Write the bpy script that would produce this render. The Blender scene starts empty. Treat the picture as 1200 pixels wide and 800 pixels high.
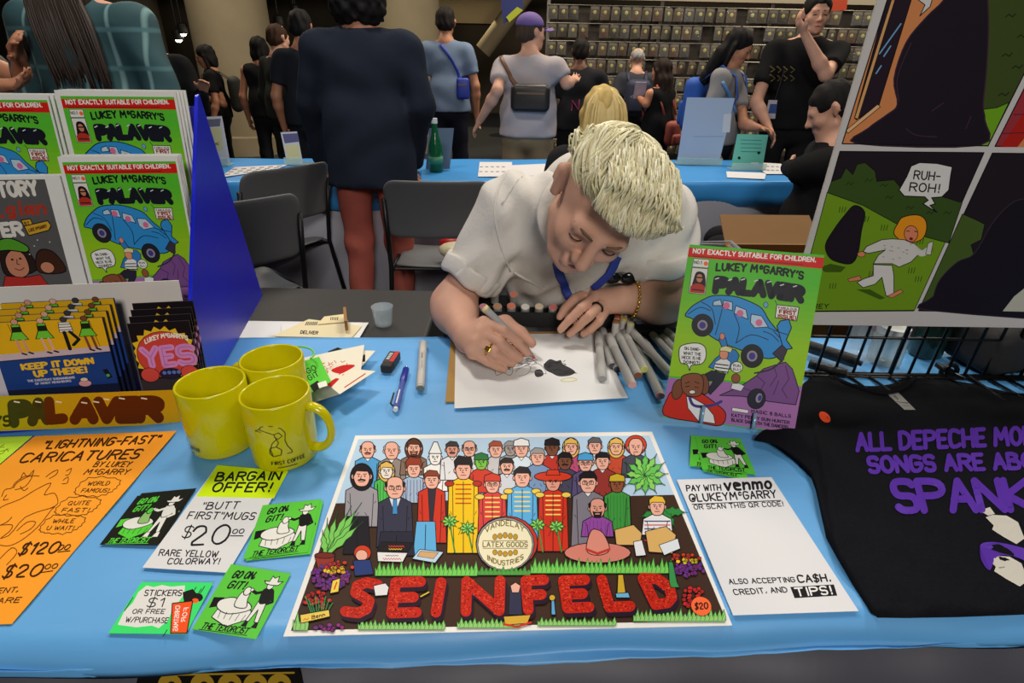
import bpy, math, random
import numpy as np
from mathutils import Vector, Matrix
SC = bpy.context.scene
COL = SC.collection
# ---------------------------------------------------------------- camera
CAMZ, FPX, PITCH, ROLL = 1.32, 660.0, math.radians(26.5), math.radians(1.2)
TZ = 0.74                                   # height of the signing table
_f = np.array([0, math.cos(PITCH), -math.sin(PITCH)])
_u = np.array([0, math.sin(PITCH), math.cos(PITCH)])
_r = np.array([1.0, 0, 0])
CR = math.cos(ROLL) * _r + math.sin(ROLL) * _u
CU = -math.sin(ROLL) * _r + math.cos(ROLL) * _u
CF = _f
CO = np.array([0, 0, CAMZ])
cam_d = bpy.data.cameras.new('camera')
cam_d.sensor_width = 36.0
cam_d.lens = 36.0 * FPX / 1200.0
cam_d.clip_start = 0.05
cam = bpy.data.objects.new('camera', cam_d)
COL.objects.link(cam)
cam.matrix_world = Matrix(((CR[0], CU[0], -CF[0], 0), (CR[1], CU[1], -CF[1], 0), (CR[2], CU[2], -CF[2], CAMZ), (0, 0, 0, 1)))
SC.camera = cam
# ---------------------------------------------------------------- light and exposure
SC.view_settings.view_transform = 'Standard'
SC.view_settings.look = 'None'
SC.view_settings.gamma = 1.0
SC.view_settings.use_curve_mapping = False
SC.view_settings.exposure = -0.15
W = bpy.data.worlds.new('hall_air')
SC.world = W
W.use_nodes = True
W.node_tree.nodes['Background'].inputs[0].default_value = (1.0, 0.93, 0.85, 1)
W.node_tree.nodes['Background'].inputs[1].default_value = 0.06
def area(name, loc, to, size, power, col=(1, .95, .88)):
    d = bpy.data.lights.new(name, 'AREA')
    d.shape = 'DISK'; d.size = size; d.energy = power; d.color = col
    o = bpy.data.objects.new(name, d); COL.objects.link(o)
    o.location = loc
    o.rotation_euler = (Vector(to) - Vector(loc)).to_track_quat('-Z', 'Y').to_euler()
    return o
area('hall_and_fill_lamp', (-1.1, 1.9, 3.6), (0, .8, .7), .5, 47)
area('hall_and_fill_lamp', (1.6, 1.7, 3.6), (0.1, .8, .7), .6, 34)
area('hall_and_fill_lamp', (0.6, -3.0, 3.3), (.3, 1.1, .9), 1.4, 120)  # added fill from behind the camera for upright faces, no known fixture there
area('hall_and_fill_lamp', (0.3, 5.2, 4.6), (0.3, 5.4, 0), 1.5, 150, (1, .86, .68))
area('hall_and_fill_lamp', (2.2, 4.9, 4.6), (2.2, 7.6, 1.3), 1.0, 70, (1, .9, .75))
area('hall_and_fill_lamp', (4.5, 6.0, 4.6), (3.2, 7.5, 1), 1.5, 150, (1, .88, .7))
area('hall_and_fill_lamp', (-4.0, 6.5, 4.6), (-3.4, 6.0, 0), 1.5, 120, (1, .86, .68))
try:
    SC.cycles.max_bounces = 6; SC.cycles.diffuse_bounces = 3; SC.cycles.glossy_bounces = 3
    SC.cycles.transmission_bounces = 6; SC.cycles.transparent_max_bounces = 8
    SC.cycles.use_denoising = True
    SC.cycles.adaptive_threshold = 0.02
    SC.cycles.caustics_reflective = False; SC.cycles.caustics_refractive = False
except Exception:
    pass
# ---------------------------------------------------------------- pixel helpers
def ray(px, py):
    return CR * ((px - 600) / FPX) + CU * ((400 - py) / FPX) + CF
def P(px, py, z=TZ):                        # point of the photograph on the level plane z
    d = ray(px, py); return CO + d * ((z - CAMZ) / d[2])
def PY(px, py, y):                          # the same on the upright plane y
    d = ray(px, py); return CO + d * (y / d[1])
def PP(px, py, o, n):
    d = ray(px, py); return CO + d * (np.dot(o - CO, n) / np.dot(d, n))
def proj(p):
    v = np.asarray(p, float) - CO
    w = v @ CF
    return np.array([600 + FPX * (v @ CR) / w, 400 - FPX * (v @ CU) / w])
# ---------------------------------------------------------------- materials
def lin(c):
    return tuple((x / 255 / 12.92) if x / 255 <= .04045 else ((x / 255 + .055) / 1.055) ** 2.4 for x in c)
_MATS = {}
def M(rgb, rough=.6, metal=0.0, var=0.0, vscale=20.0, bump=0.0, bscale=200.0, spec=.5, alpha=1.0, trans=0.0, emit=0.0, stretch=None, name=None):
    key = (tuple(rgb), rough, metal, var, vscale, bump, bscale, spec, alpha, trans, emit, stretch)
    if key in _MATS: return _MATS[key]
    m = bpy.data.materials.new(name or 'colour_%02x%02x%02x' % tuple(int(x) for x in rgb))
    m.use_nodes = True
    nt = m.node_tree; b = nt.nodes['Principled BSDF']
    c = lin(rgb)
    b.inputs['Base Color'].default_value = (*c, 1)
    b.inputs['Roughness'].default_value = rough
    b.inputs['Metallic'].default_value = metal
    b.inputs['Specular IOR Level'].default_value = spec
    if alpha < 1: b.inputs['Alpha'].default_value = alpha
    if trans > 0:
        b.inputs['Transmission Weight'].default_value = trans; b.inputs['IOR'].default_value = 1.2
    if emit > 0:
        b.inputs['Emission Color'].default_value = (*c, 1); b.inputs['Emission Strength'].default_value = emit
    if var > 0 or bump > 0:
        tc = nt.nodes.new('ShaderNodeTexCoord'); mp = nt.nodes.new('ShaderNodeMapping')
        nt.links.new(tc.outputs['Object'], mp.inputs['Vector'])
        if stretch: mp.inputs['Scale'].default_value = stretch
    if var > 0:
        n = nt.nodes.new('ShaderNodeTexNoise'); n.inputs['Scale'].default_value = vscale; n.inputs['Detail'].default_value = 4
        mx = nt.nodes.new('ShaderNodeMix'); mx.data_type = 'RGBA'
        mx.inputs['A'].default_value = (*[max(0, x * (1 - var)) for x in c], 1)
        mx.inputs['B'].default_value = (*[min(1, x * (1 + var) + var * .01) for x in c], 1)
        nt.links.new(mp.outputs[0], n.inputs['Vector']); nt.links.new(n.outputs['Fac'], mx.inputs['Factor'])
        nt.links.new(mx.outputs['Result'], b.inputs['Base Color'])
    if bump > 0:
        n = nt.nodes.new('ShaderNodeTexNoise'); n.inputs['Scale'].default_value = bscale; n.inputs['Detail'].default_value = 3
        bp = nt.nodes.new('ShaderNodeBump'); bp.inputs['Strength'].default_value = bump; bp.inputs['Distance'].default_value = .004
        nt.links.new(mp.outputs[0], n.inputs['Vector']); nt.links.new(n.outputs['Fac'], bp.inputs['Height'])
        nt.links.new(bp.outputs[0], b.inputs['Normal'])
    _MATS[key] = m
    return m
# ---------------------------------------------------------------- objects, labels
def tag(o, label=None, cat=None, group=None, kind=None):
    if label: o['label'] = label
    if cat: o['category'] = cat
    if group: o['group'] = group
    if kind: o['kind'] = kind
    return o
def thing(name, loc, label, cat, group=None, rz=0.0):
    o = bpy.data.objects.new(name, None); COL.objects.link(o)
    o.empty_display_size = .05
    o.location = tuple(loc); o.rotation_euler = (0, 0, rz)
    return tag(o, label, cat, group)
def copy_tree(o, parent=None):
    c = o.copy(); COL.objects.link(c)
    if parent is not None: c.parent = parent
    for ch in list(o.children): copy_tree(ch, c)
    return c
def link_mesh(name, verts, faces, mats, mi=None, parent=None, origin=(0, 0, 0), smooth=False):
    """verts in world space; origin is the world place of the object's own zero (of the parent's, for a part)."""
    org = np.array(origin, float)
    v = np.asarray(verts, float).reshape(-1, 3) - org
    me = bpy.data.meshes.new(name)
    me.from_pydata(v.tolist(), [], [list(f) for f in faces])
    for m in mats: me.materials.append(m)
    if mi is not None: me.polygons.foreach_set('material_index', mi)
    if smooth: me.polygons.foreach_set('use_smooth', [True] * len(me.polygons))
    me.validate(); me.update()
    o = bpy.data.objects.new(name, me); COL.objects.link(o)
    if parent is not None: o.parent = parent
    else: o.location = tuple(org)
    return o
def basis(d):
    d = np.asarray(d, float); d = d / np.linalg.norm(d)
    a = np.array([0, 0, 1.0]) if abs(d[2]) < .9 else np.array([1.0, 0, 0])
    x = np.cross(a, d); x /= np.linalg.norm(x)
    return x, np.cross(d, x), d
class MB:                                    # collects shapes, links them as ONE mesh object
    def __init__(s): s.v = []; s.f = []; s.m = []; s.mats = []; s.cur = 0
    def use(s, mat):
        if mat not in s.mats: s.mats.append(mat)
        s.cur = s.mats.index(mat); return s
    def add(s, vs, fs):
        k = len(s.v); s.v += [tuple(map(float, p)) for p in vs]
        for f in fs: s.f.append([i + k for i in f]); s.m.append(s.cur)
        return s
    def box(s, c, h, R=None):
        c = np.asarray(c, float); R = np.eye(3) if R is None else R
        vs = [c + R @ (np.array([x, y, z]) * np.array(h)) for x in (-1, 1) for y in (-1, 1) for z in (-1, 1)]
        return s.add(vs, [(0, 1, 3, 2), (4, 6, 7, 5), (0, 4, 5, 1), (2, 3, 7, 6), (0, 2, 6, 4), (1, 5, 7, 3)])
    def rbox(s, c, h, r, R=None, seg=3):      # box with rounded edges all round
        c = np.asarray(c, float); R = np.eye(3) if R is None else R; h = np.asarray(h, float); r = min(r, *(h * .999))
        n = seg * 2 + 2; us = []
        a = np.linspace(-np.pi / 2, 0, seg + 1)
        prof = [(-1, t) for t in a] + [(1, t + np.pi / 2) for t in a]
        vs = []; fs = []
        lon = []
        for q, (sx, sy) in enumerate(((1, 1), (-1, 1), (-1, -1), (1, -1))):
            for t in np.linspace(0, np.pi / 2, seg + 1): lon.append((sx, sy, q * np.pi / 2 + t))
        L = len(lon)
        for sz, lat in prof:
            for sx, sy, th in lon:
                p = np.array([sx * (h[0] - r) + r * math.cos(lat) * math.cos(th), sy * (h[1] - r) + r * math.cos(lat) * math.sin(th), sz * (h[2] - r) + r * math.sin(lat)])
                vs.append(c + R @ p)
        for i in range(len(prof) - 1):
            for j in range(L):
                fs.append((i * L + j, i * L + (j + 1) % L, (i + 1) * L + (j + 1) % L, (i + 1) * L + j))
        fs.append(tuple(range(L))[::-1]); fs.append(tuple((len(prof) - 1) * L + j for j in range(L)))
        return s.add(vs, fs)
    def tube(s, pts, r, n=10, cap=True, flat=1.0, ref=None):
        pts = [np.asarray(p, float) for p in pts]; k = len(pts)
        rs = [r] * k if np.isscalar(r) else list(r)
        vs = []; px = None
        for i, p in enumerate(pts):
            d = pts[min(i + 1, k - 1)] - pts[max(i - 1, 0)]
            x, y, d = basis(d)
            if ref is not None:
                x = np.asarray(ref, float) - d * np.dot(ref, d); x /= np.linalg.norm(x); y = np.cross(d, x)
            elif px is not None:
                x = px - d * np.dot(px, d); x /= max(1e-9, np.linalg.norm(x)); y = np.cross(d, x)
            px = x
            for j in range(n):
                t = 2 * math.pi * j / n
                vs.append(p + x * rs[i] * math.cos(t) + y * rs[i] * flat * math.sin(t))
        fs = [(i * n + j, i * n + (j + 1) % n, (i + 1) * n + (j + 1) % n, (i + 1) * n + j) for i in range(k - 1) for j in range(n)]
        if cap: fs += [tuple(range(n))[::-1], tuple((k - 1) * n + j for j in range(n))]
        return s.add(vs, fs)
    def lathe(s, c, prof, n=32, R=None):       # prof: (radius, height) pairs
        c = np.asarray(c, float); R = np.eye(3) if R is None else R; vs = []
        for r, z in prof:
            for j in range(n):
                t = 2 * math.pi * j / n
                vs.append(c + R @ np.array([r * math.cos(t), r * math.sin(t), z]))
        k = len(prof)
        fs = [(i * n + j, i * n + (j + 1) % n, (i + 1) * n + (j + 1) % n, (i + 1) * n + j) for i in range(k - 1) for j in range(n)]
        fs += [tuple(range(n))[::-1], tuple((k - 1) * n + j for j in range(n))]
        return s.add(vs, fs)
    def ell(s, c, r, R=None, n=14):
        pr = [(max(1e-4, math.cos(t)), math.sin(t)) for t in np.linspace(-math.pi / 2, math.pi / 2, n // 2 + 2)]
        R = np.eye(3) if R is None else R
        return s.lathe(c, pr, n, R @ np.diag(np.broadcast_to(np.asarray(r, float), (3,))))
    def prism(s, poly, t):                      # closed 3-D polygon pushed along vector t
        a = [np.asarray(p, float) for p in poly]; t = np.asarray(t, float); n = len(a)
        fs = [tuple(range(n))[::-1], tuple(range(n, 2 * n))] + [(i, (i + 1) % n, n + (i + 1) % n, n + i) for i in range(n)]
        return s.add(a + [p + t for p in a], fs)
    def grid(s, g):                             # g[i][j] of points
        a = np.asarray(g, float); n, m = a.shape[:2]
        return s.add(a.reshape(-1, 3), [(i * m + j, i * m + j + 1, (i + 1) * m + j + 1, (i + 1) * m + j) for i in range(n - 1) for j in range(m - 1)])
    def build(s, name, mat=None, parent=None, origin=(0, 0, 0), smooth=False, bevel=0.0, solid=0.0, sub=0, auto=None):
        mats = s.mats or [mat]
        o = link_mesh(name, s.v, s.f, mats, s.m if s.mats else None, parent, origin, smooth or auto is not None)
        if solid:
            md = o.modifiers.new('solid', 'SOLIDIFY'); md.thickness = solid; md.offset = 0
        if bevel:
            md = o.modifiers.new('bevel', 'BEVEL'); md.width = bevel; md.segments = 2; md.limit_method = 'ANGLE'
        if sub:
            md = o.modifiers.new('sub', 'SUBSURF'); md.levels = sub; md.render_levels = sub
        if auto is not None:
            import bmesh
            bm = bmesh.new(); bm.from_mesh(o.data)
            for e in bm.edges:
                if len(e.link_faces) == 2 and e.calc_face_angle(0) > auto: e.smooth = False
            bm.to_mesh(o.data); bm.free()
        return o
def org_of(o):
    return np.array(o.location)
# ---------------------------------------------------------------- smooth bodies: a blended distance field turned into one skin
def _sd(p, q):
    k = q[0]
    if k == 'c':
        a, b, ra, rb = np.asarray(q[1], np.float32), np.asarray(q[2], np.float32), q[3], q[4]
        ba = b - a; t = np.clip(((p - a) @ ba) / max(1e-9, float(ba @ ba)), 0, 1)
        return np.linalg.norm(p - a - t[..., None] * ba, axis=-1) - (ra + (rb - ra) * t)
    if k == 'e':
        R = q[3] if len(q) > 3 and q[3] is not None else np.eye(3)
        l = (p - np.asarray(q[1], np.float32)) @ np.asarray(R, np.float32)
        r = np.asarray(q[2], np.float32)
        k0 = np.linalg.norm(l / r, axis=-1); k1 = np.linalg.norm(l / (r * r), axis=-1)
        return k0 * (k0 - 1) / np.maximum(k1, 1e-6)
    if k == 'b':
        R = q[3] if len(q) > 3 and q[3] is not None else np.eye(3)
        rr = q[4] if len(q) > 4 else .01
        l = np.abs((p - np.asarray(q[1], np.float32)) @ np.asarray(R, np.float32)) - (np.asarray(q[2], np.float32) - rr)
        return np.linalg.norm(np.maximum(l, 0), axis=-1) + np.minimum(l.max(axis=-1), 0) - rr
def _box(q):
    if q[0] == 'c':
        a, b, r = np.asarray(q[1]), np.asarray(q[2]), max(q[3], q[4])
        return np.minimum(a, b) - r, np.maximum(a, b) + r
    r = np.linalg.norm(q[2]) if (len(q) > 3 and q[3] is not None) else np.asarray(q[2])
    return np.asarray(q[1]) - r, np.asarray(q[1]) + r
def body(name, prims, mat, vox=.008, k=.02, parent=None, origin=(0, 0, 0), sub=(), cuts=(), noise=None, smooth=1):
    """prims: shapes joined with soft blends; sub: shapes taken away; cuts: (point, normal, radius) flat trims."""
    lo = np.min([_box(q)[0] for q in prims], axis=0) - 3 * vox - .01
    hi = np.max([_box(q)[1] for q in prims], axis=0) + 3 * vox + .01
    n = np.ceil((hi - lo) / vox).astype(int) + 1
    F = np.full(n, 1.0, np.float32)
    ax = [(lo[i] + vox * np.arange(n[i])).astype(np.float32) for i in range(3)]
    def blk(q, pad):
        l, h = _box(q)
        i0 = np.clip(np.floor((l - pad - lo) / vox).astype(int), 0, n); i1 = np.clip(np.ceil((h + pad - lo) / vox).astype(int) + 1, 0, n)
        s = tuple(slice(a, b) for a, b in zip(i0, i1))
        g = np.stack(np.meshgrid(ax[0][s[0]], ax[1][s[1]], ax[2][s[2]], indexing='ij'), -1)
        return s, g
    for q in prims:
        kk = q[5] if q[0] == 'c' and len(q) > 5 else (q[4] if q[0] == 'e' and len(q) > 4 else k)
        s, g = blk(q, kk + 2 * vox)
        if g.size == 0: continue
        d = _sd(g, q).astype(np.float32); a = F[s]
        h = np.maximum(kk - np.abs(a - d), 0) / max(kk, 1e-6)
        F[s] = np.minimum(a, d) - h * h * kk * .25
    if noise is not None:
        g = np.stack(np.meshgrid(*ax, indexing='ij'), -1)
        F += noise(g).astype(np.float32)
    for q in sub:
        kk = .006
        s, g = blk(q, .02)
        if g.size == 0: continue
        d = -_sd(g, q).astype(np.float32); a = F[s]
        h = np.maximum(kk - np.abs(a - d), 0) / kk
        F[s] = np.maximum(a, d) + h * h * kk * .25
    for c in cuts:
        pt, nr, rad = np.asarray(c[0], np.float32), np.asarray(c[1], np.float32), c[2]
        nr = nr / np.linalg.norm(nr)
        q = ('e', pt, (rad,) * 3)
        s, g = blk(q, 0)
        if g.size == 0: continue
        d = (g - pt) @ nr; near = np.linalg.norm(g - pt, axis=-1) < rad
        F[s] = np.where(near, np.maximum(F[s], d), F[s])
    F[0] = F[-1] = 1; F[:, 0] = F[:, -1] = 1; F[:, :, 0] = F[:, :, -1] = 1
    ins = F < 0
    c8 = [ins[i:n[0] - 1 + i, j:n[1] - 1 + j, l:n[2] - 1 + l] for i in (0, 1) for j in (0, 1) for l in (0, 1)]
    allin = np.logical_and.reduce(c8); anyin = np.logical_or.reduce(c8)
    act = anyin & ~allin
    idx = np.argwhere(act)
    if len(idx) == 0: raise ValueError('empty body ' + name)
    num = np.full(act.shape, -1, np.int64); num[act] = np.arange(len(idx))
    pos = np.zeros((len(idx), 3)); cnt = np.zeros(len(idx))
    cs = [(i, j, l) for i in (0, 1) for j in (0, 1) for l in (0, 1)]
    for a in cs:
        for x in range(3):
            if a[x]: continue
            b = list(a); b[x] = 1
            fa = F[tuple((idx + a).T)]; fb = F[tuple((idx + b).T)]
            cr = (fa < 0) != (fb < 0)
            t = np.where(cr, fa / np.where(cr, fa - fb, 1), 0)
            pt = np.tile(np.array(a, float), (len(idx), 1)); pt[:, x] += t
            pos += pt * cr[:, None]; cnt += cr
    V = lo + vox * (idx + pos / cnt[:, None])
    faces = []
    for x in range(3):
        y, z = (x + 1) % 3, (x + 2) % 3
        s0 = [slice(None)] * 3; s1 = [slice(None)] * 3
        s0[x] = slice(0, -1); s1[x] = slice(1, None)
        A = ins[tuple(s0)]; B = ins[tuple(s1)]
        e = np.argwhere(A != B)
        fl = A[tuple(e.T)]
        q4 = []
        for dy, dz in ((-1, -1), (0, -1), (0, 0), (-1, 0)):
            c = e.copy(); c[:, y] += dy; c[:, z] += dz
            q4.append(num[tuple(c.T)])
        Q = np.stack(q4, 1)
        Q[~fl] = Q[~fl][:, ::-1]
        faces.append(Q)
    Fc = np.concatenate(faces)
    Fc = Fc[(Fc >= 0).all(1)]
    for _ in range(smooth):
        acc = np.zeros_like(V); c = np.zeros(len(V))
        for i in range(4):
            j = (i + 1) % 4
            np.add.at(acc, Fc[:, i], V[Fc[:, j]]); np.add.at(c, Fc[:, i], 1)
            np.add.at(acc, Fc[:, j], V[Fc[:, i]]); np.add.at(c, Fc[:, j], 1)
        V = .5 * V + .5 * acc / np.maximum(c, 1)[:, None]
    return link_mesh(name, V, Fc.tolist(), [mat], None, parent, origin, True)
# ---------------------------------------------------------------- lettering: a hand drawn stroke alphabet (x across, y up, 0-8)
GL = {'A': '00 38 60|13 53', 'B': '00 08|08 38 57 56 45 04|34 54 63 61 50 00', 'C': '67 48 18 06 02 10 40 61', 'D': '00 08|08 38 66 62 30 00',
      'E': '58 08 00 50|04 44', 'F': '58 08 00|04 44', 'G': '67 48 18 06 02 10 40 62 64 34', 'H': '00 08|60 68|04 64', 'I': '10 18', 'J': '48 42 30 10 02',
      'K': '00 08|68 04 60', 'L': '08 00 50', 'M': '00 18 43 78 80', 'N': '00 08 60 68', 'O': '28 06 02 20 40 62 66 48 28', 'P': '00 08|08 48 67 65 44 04',
      'Q': '28 06 02 20 40 62 66 48 28|42 70', 'R': '00 08|08 48 67 65 44 04|34 60', 'S': '57 48 18 07 05 14 44 53 51 40 10 01', 'T': '08 68|38 30',
      'U': '08 02 20 40 62 68', 'V': '08 30 68', 'W': '08 20 46 60 88', 'X': '08 60|00 68', 'Y': '08 34 68|34 30', 'Z': '08 58 00 50',
      '0': '28 06 02 20 40 62 66 48 28', '1': '06 28 20', '2': '06 18 48 56 55 00 60', '3': '07 18 48 56 55 44 24|44 53 52 40 10 01', '4': '48 03 63|50 56',
      '5': '58 08 05 44 53 51 40 10 01', '6': '58 25 02 10 40 52 44 24 03', '7': '08 58 20', '8': '18 06 15 44 52 40 10 02 14 45 56 48 18', '9': '54 24 06 18 48 55 30',
      '!': '18 13|11 10', '.': '10 11', ',': '12 00', "'": '18 06', '"': '08 06|28 26', '-': '04 44', '$': '57 48 18 06 14 44 52 40 10 01|39 2/', '@': '61 40 20 02 06 28 58 76 73 52 54|54 44 33 32 42 53',
      '/': '00 58', '?': '06 18 48 56 34 33|31 30', '_': '00 60', '&': '60 06 18 36 02 10 30 63', ':': '11 12|15 16', '~': '04 15 34 45',
      'v': '05 20 45', 'e': '03 43 44 25 05 02 10 40', 'n': '00 05|03 25 44 40', 'm': '00 05|03 15 34 30|34 55 64 60', 'o': '15 03 02 10 30 42 43 35 15', 'c': '47 28 16 15 24 45',
      'a': '44 15 03 10 44|45 40', 'i': '10 15|17 18', 'g': '45 15 03 11 42|45 4/ 1/'}
ROUND = set('BCDGJOPQRSU023569$@8?&eomncag')
def glyph(ch):
    if ch not in GL: return [], 3.0
    out = []
    for s in GL[ch].split('|'):
        p = [(float(t[0]), -1.0 if t[1] == '/' else float(t[1])) for t in s.split()]
        if ch in ROUND and len(p) > 2:
            closed = p[0] == p[-1]
            q = [] if closed else [p[0]]
            for a, b in zip(p[:-1], p[1:]):
                q += [(a[0] * .75 + b[0] * .25, a[1] * .75 + b[1] * .25), (a[0] * .25 + b[0] * .75, a[1] * .25 + b[1] * .75)]
            if closed: q.append(q[0])
            else: q = [q[0]] + q[2:-1] + [p[-1]]
            p = q
        out.append(p)
    return out, max(x for s in out for x, y in s)
def homog(src, dst):
    A = []; b = []
    for (x, y), (u, v) in zip(src, dst):
        A += [[x, y, 1, 0, 0, 0, -u * x, -u * y], [0, 0, 0, x, y, 1, -v * x, -v * y]]; b += [u, v]
    h = np.linalg.solve(np.array(A, float), np.array(b, float))
    return np.append(h, 1).reshape(3, 3)
INK = (24, 22, 26)
class Art:
    """A printed flat thing. quad = its four corners TL,TR,BR,BL in the photograph, lying in the plane (o, n);
    src = the same corners in drawing units. Print lies as thin ink on the face of a slab of real thickness."""
    DZ = 1.5e-6
    def __init__(s, src, quad, o, n, thick=.0008, base=(240, 240, 240), side=None, rough=.45):
        s.H = homog(src, quad); s.o = np.asarray(o, float); s.n = np.asarray(n, float) / np.linalg.norm(n)
        if s.n @ (CO - s.o) < 0: s.n = -s.n
        s.src = src; s.t = thick; s.rough = rough; s.lay = 0
        s.v = []; s.f = []; s.m = []; s.mats = []; s.hold = False
        s.base = base
        top = [s.w(p) + s.n * thick for p in src]; bot = [s.w(p) for p in src]
        s.top = top
        s._f([*bot, *top], [(0, 1, 2, 3), (4, 5, 6, 7), (0, 1, 5, 4), (1, 2, 6, 5), (2, 3, 7, 6), (3, 0, 4, 7)], base)
        s.cen = sum(bot) / 4
    def w(s, p):
        q = s.H @ np.array([p[0], p[1], 1.0]); q = q[:2] / q[2]
        return PP(q[0], q[1], s.o, s.n)
    def _f(s, vs, fs, col):
        m = M(col, s.rough, spec=.06)
        if m not in s.mats: s.mats.append(m)
        i = s.mats.index(m); k = len(s.v); s.v += [tuple(p) for p in vs]
        for f in fs: s.f.append([a + k for a in f]); s.m.append(i)
    def up(s, n=1): s.lay += n
    def poly(s, pts, col, ink=0, inkcol=INK, smooth=False):
        if smooth: pts = cr(pts, True)
        s.lay += .02 if s.hold else 1
        vs = [s.w(p) + s.n * (s.t + s.DZ * s.lay) for p in pts]
        s._f(vs, [tuple(range(len(vs)))], col)
        if ink: s.line(list(pts) + [pts[0]], ink, inkcol)
        return s
    def line(s, pts, wd, col=INK, smooth=False):
        if smooth: pts = cr(pts, False)
        s.lay += .02 if s.hold else 1
        n = 3 if wd < 4 else 6
        for i, (a, b) in enumerate(zip(pts[:-1], pts[1:])):
            a = np.array(a, float); b = np.array(b, float); d = b - a; L = np.hypot(*d)
            if L < 1e-6: continue
            th = math.atan2(d[1], d[0]); r = wd / 2
            cap = [a + r * np.array([math.cos(th + math.pi / 2 + math.pi * j / n), math.sin(th + math.pi / 2 + math.pi * j / n)]) for j in range(n + 1)]
            cap += [b + r * np.array([math.cos(th - math.pi / 2 + math.pi * j / n), math.sin(th - math.pi / 2 + math.pi * j / n)]) for j in range(n + 1)]
            h = s.t + s.DZ * (s.lay + (i % 9) * .1)
            s._f([s.w(p) + s.n * h for p in cap], [tuple(range(len(cap)))], col)
        return s
    def oval(s, c, rx, ry, col, ink=0, rot=0.0, n=20, inkcol=INK):
        pts = []
        for j in range(n):
            t = 2 * math.pi * j / n; x, y = rx * math.cos(t), ry * math.sin(t)
            pts.append((c[0] + x * math.cos(rot) - y * math.sin(rot), c[1] + x * math.sin(rot) + y * math.cos(rot)))
        return s.poly(pts, col, ink, inkcol)
    def text(s, txt, p0, p1, up, wd, col=INK, arc=0.0, gap=2.4, slant=0.0, each=None):
        """letters from p0 to p1 along the baseline; up = vector of one capital's height; wd = stroke width in drawing units"""
        p0 = np.array(p0, float); p1 = np.array(p1, float); up = np.array(up, float)
        G = []; x = 0
        for ch in txt:
            g, w_ = glyph(ch)
            if ch == ' ': x += 4.2; continue
            G.append((ch, g, x, w_)); x += w_ + gap
        L = max(x - gap, 1)
        e = (p1 - p0) / L
        for k, (ch, g, x0, w_) in enumerate(G):
            for st in g:
                pts = []
                for x, y in st:
                    t = (x0 + x) / L
                    pts.append(p0 + e * (x0 + x + slant * y) + up * (y / 8 + arc * 4 * t * (1 - t)))
                if each: each(ch, pts)
                else: s.line([tuple(p) for p in pts], wd, col)
        return s
    def build(s, name, label=None, cat=None, group=None, parent=None, origin=None):
        o = link_mesh(name, s.v, s.f, s.mats, s.m, parent, s.cen if origin is None else origin)
        return tag(o, label, cat, group)
def cr(pts, closed, k=4):                     # smooth curve through points
    p = [np.array(q, float) for q in pts]; n = len(p); out = []
    rng = range(n if closed else n - 1)
    for i in rng:
        if closed: a, b, c, d = p[i - 1], p[i], p[(i + 1) % n], p[(i + 2) % n]
        else: a, b, c, d = p[max(i - 1, 0)], p[i], p[i + 1], p[min(i + 2, n - 1)]
        for j in range(k):
            t = j / k
            out.append(tuple(.5 * ((2 * b) + (c - a) * t + (2 * a - 5 * b + 4 * c - d) * t * t + (3 * b - a - 3 * c + d) * t ** 3)))
    if not closed: out.append(tuple(p[-1]))
    return out
UP = np.array([0, 0, 1.0])
def flat(src, quad, lift=0.0, **kw):            # a sheet lying on the signing table
    return Art(src, quad, (0, 0, TZ + .0005 + lift), UP, **kw)
def rect(w, h): return [(0, 0), (w, 0), (w, h), (0, h)]
def rotz(a): c, s = math.cos(a), math.sin(a); return np.array([[c, -s, 0], [s, c, 0], [0, 0, 1.0]])
def rotx(a): c, s = math.cos(a), math.sin(a); return np.array([[1.0, 0, 0], [0, c, -s], [0, s, c]])
def roty(a): c, s = math.cos(a), math.sin(a); return np.array([[c, 0, s], [0, 1.0, 0], [-s, 0, c]])
def frame(x, y): # rotation with given x axis and roughly given y
    x = np.array(x, float); x /= np.linalg.norm(x); y = np.array(y, float); y = y - x * (x @ y); y /= np.linalg.norm(y)
    return np.stack([x, y, np.cross(x, y)], 1)
rnd = random.Random(7)
# ================================================================ the hall
def struct(o): o['kind'] = 'structure'; return o
carpet = M((52, 52, 56), .95, var=.5, vscale=160, bump=.3, bscale=400)
b = MB(); b.box((0, 5, -.05), (14, 13, .05)); struct(b.build('floor', carpet))
b = MB(); b.box((0, 5, 6.55), (14, 13, .05)); struct(b.build('ceiling', M((40, 37, 34), .9, var=.2, vscale=3)))
wallm = M((98, 88, 72), .9, var=.15, vscale=2)
b = MB(); b.box((0, 17, 3.25), (14, .1, 3.25)); struct(b.build('wall_back', wallm))
b = MB(); b.box((-13.5, 5, 3.25), (.1, 12, 3.25)); struct(b.build('wall_left', wallm))
b = MB(); b.box((13.5, 5, 3.25), (.1, 12, 3.25)); struct(b.build('wall_right', wallm))
b = MB(); b.box((0, -7.5, 3.25), (14, .1, 3.25)); struct(b.build('wall_front', wallm))
concrete = M((150, 138, 112), .9, var=.12, vscale=5, bump=.15, bscale=60)
for px, py, y, r in ((270, 30, 9.0, .52), (476, 60, 9.6, .52), (152, 5, 13.0, .5)):
    c = PY(px, py, y)
    b = MB(); b.lathe((c[0], y, 0), [(r, 0), (r, 6.5)], 40)
    b.lathe((c[0], y, 0), [(r + .04, 0), (r + .04, .25), (r, .27)], 40)
    struct(b.build('column', concrete, origin=(c[0], y, 0), auto=.6))
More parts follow.
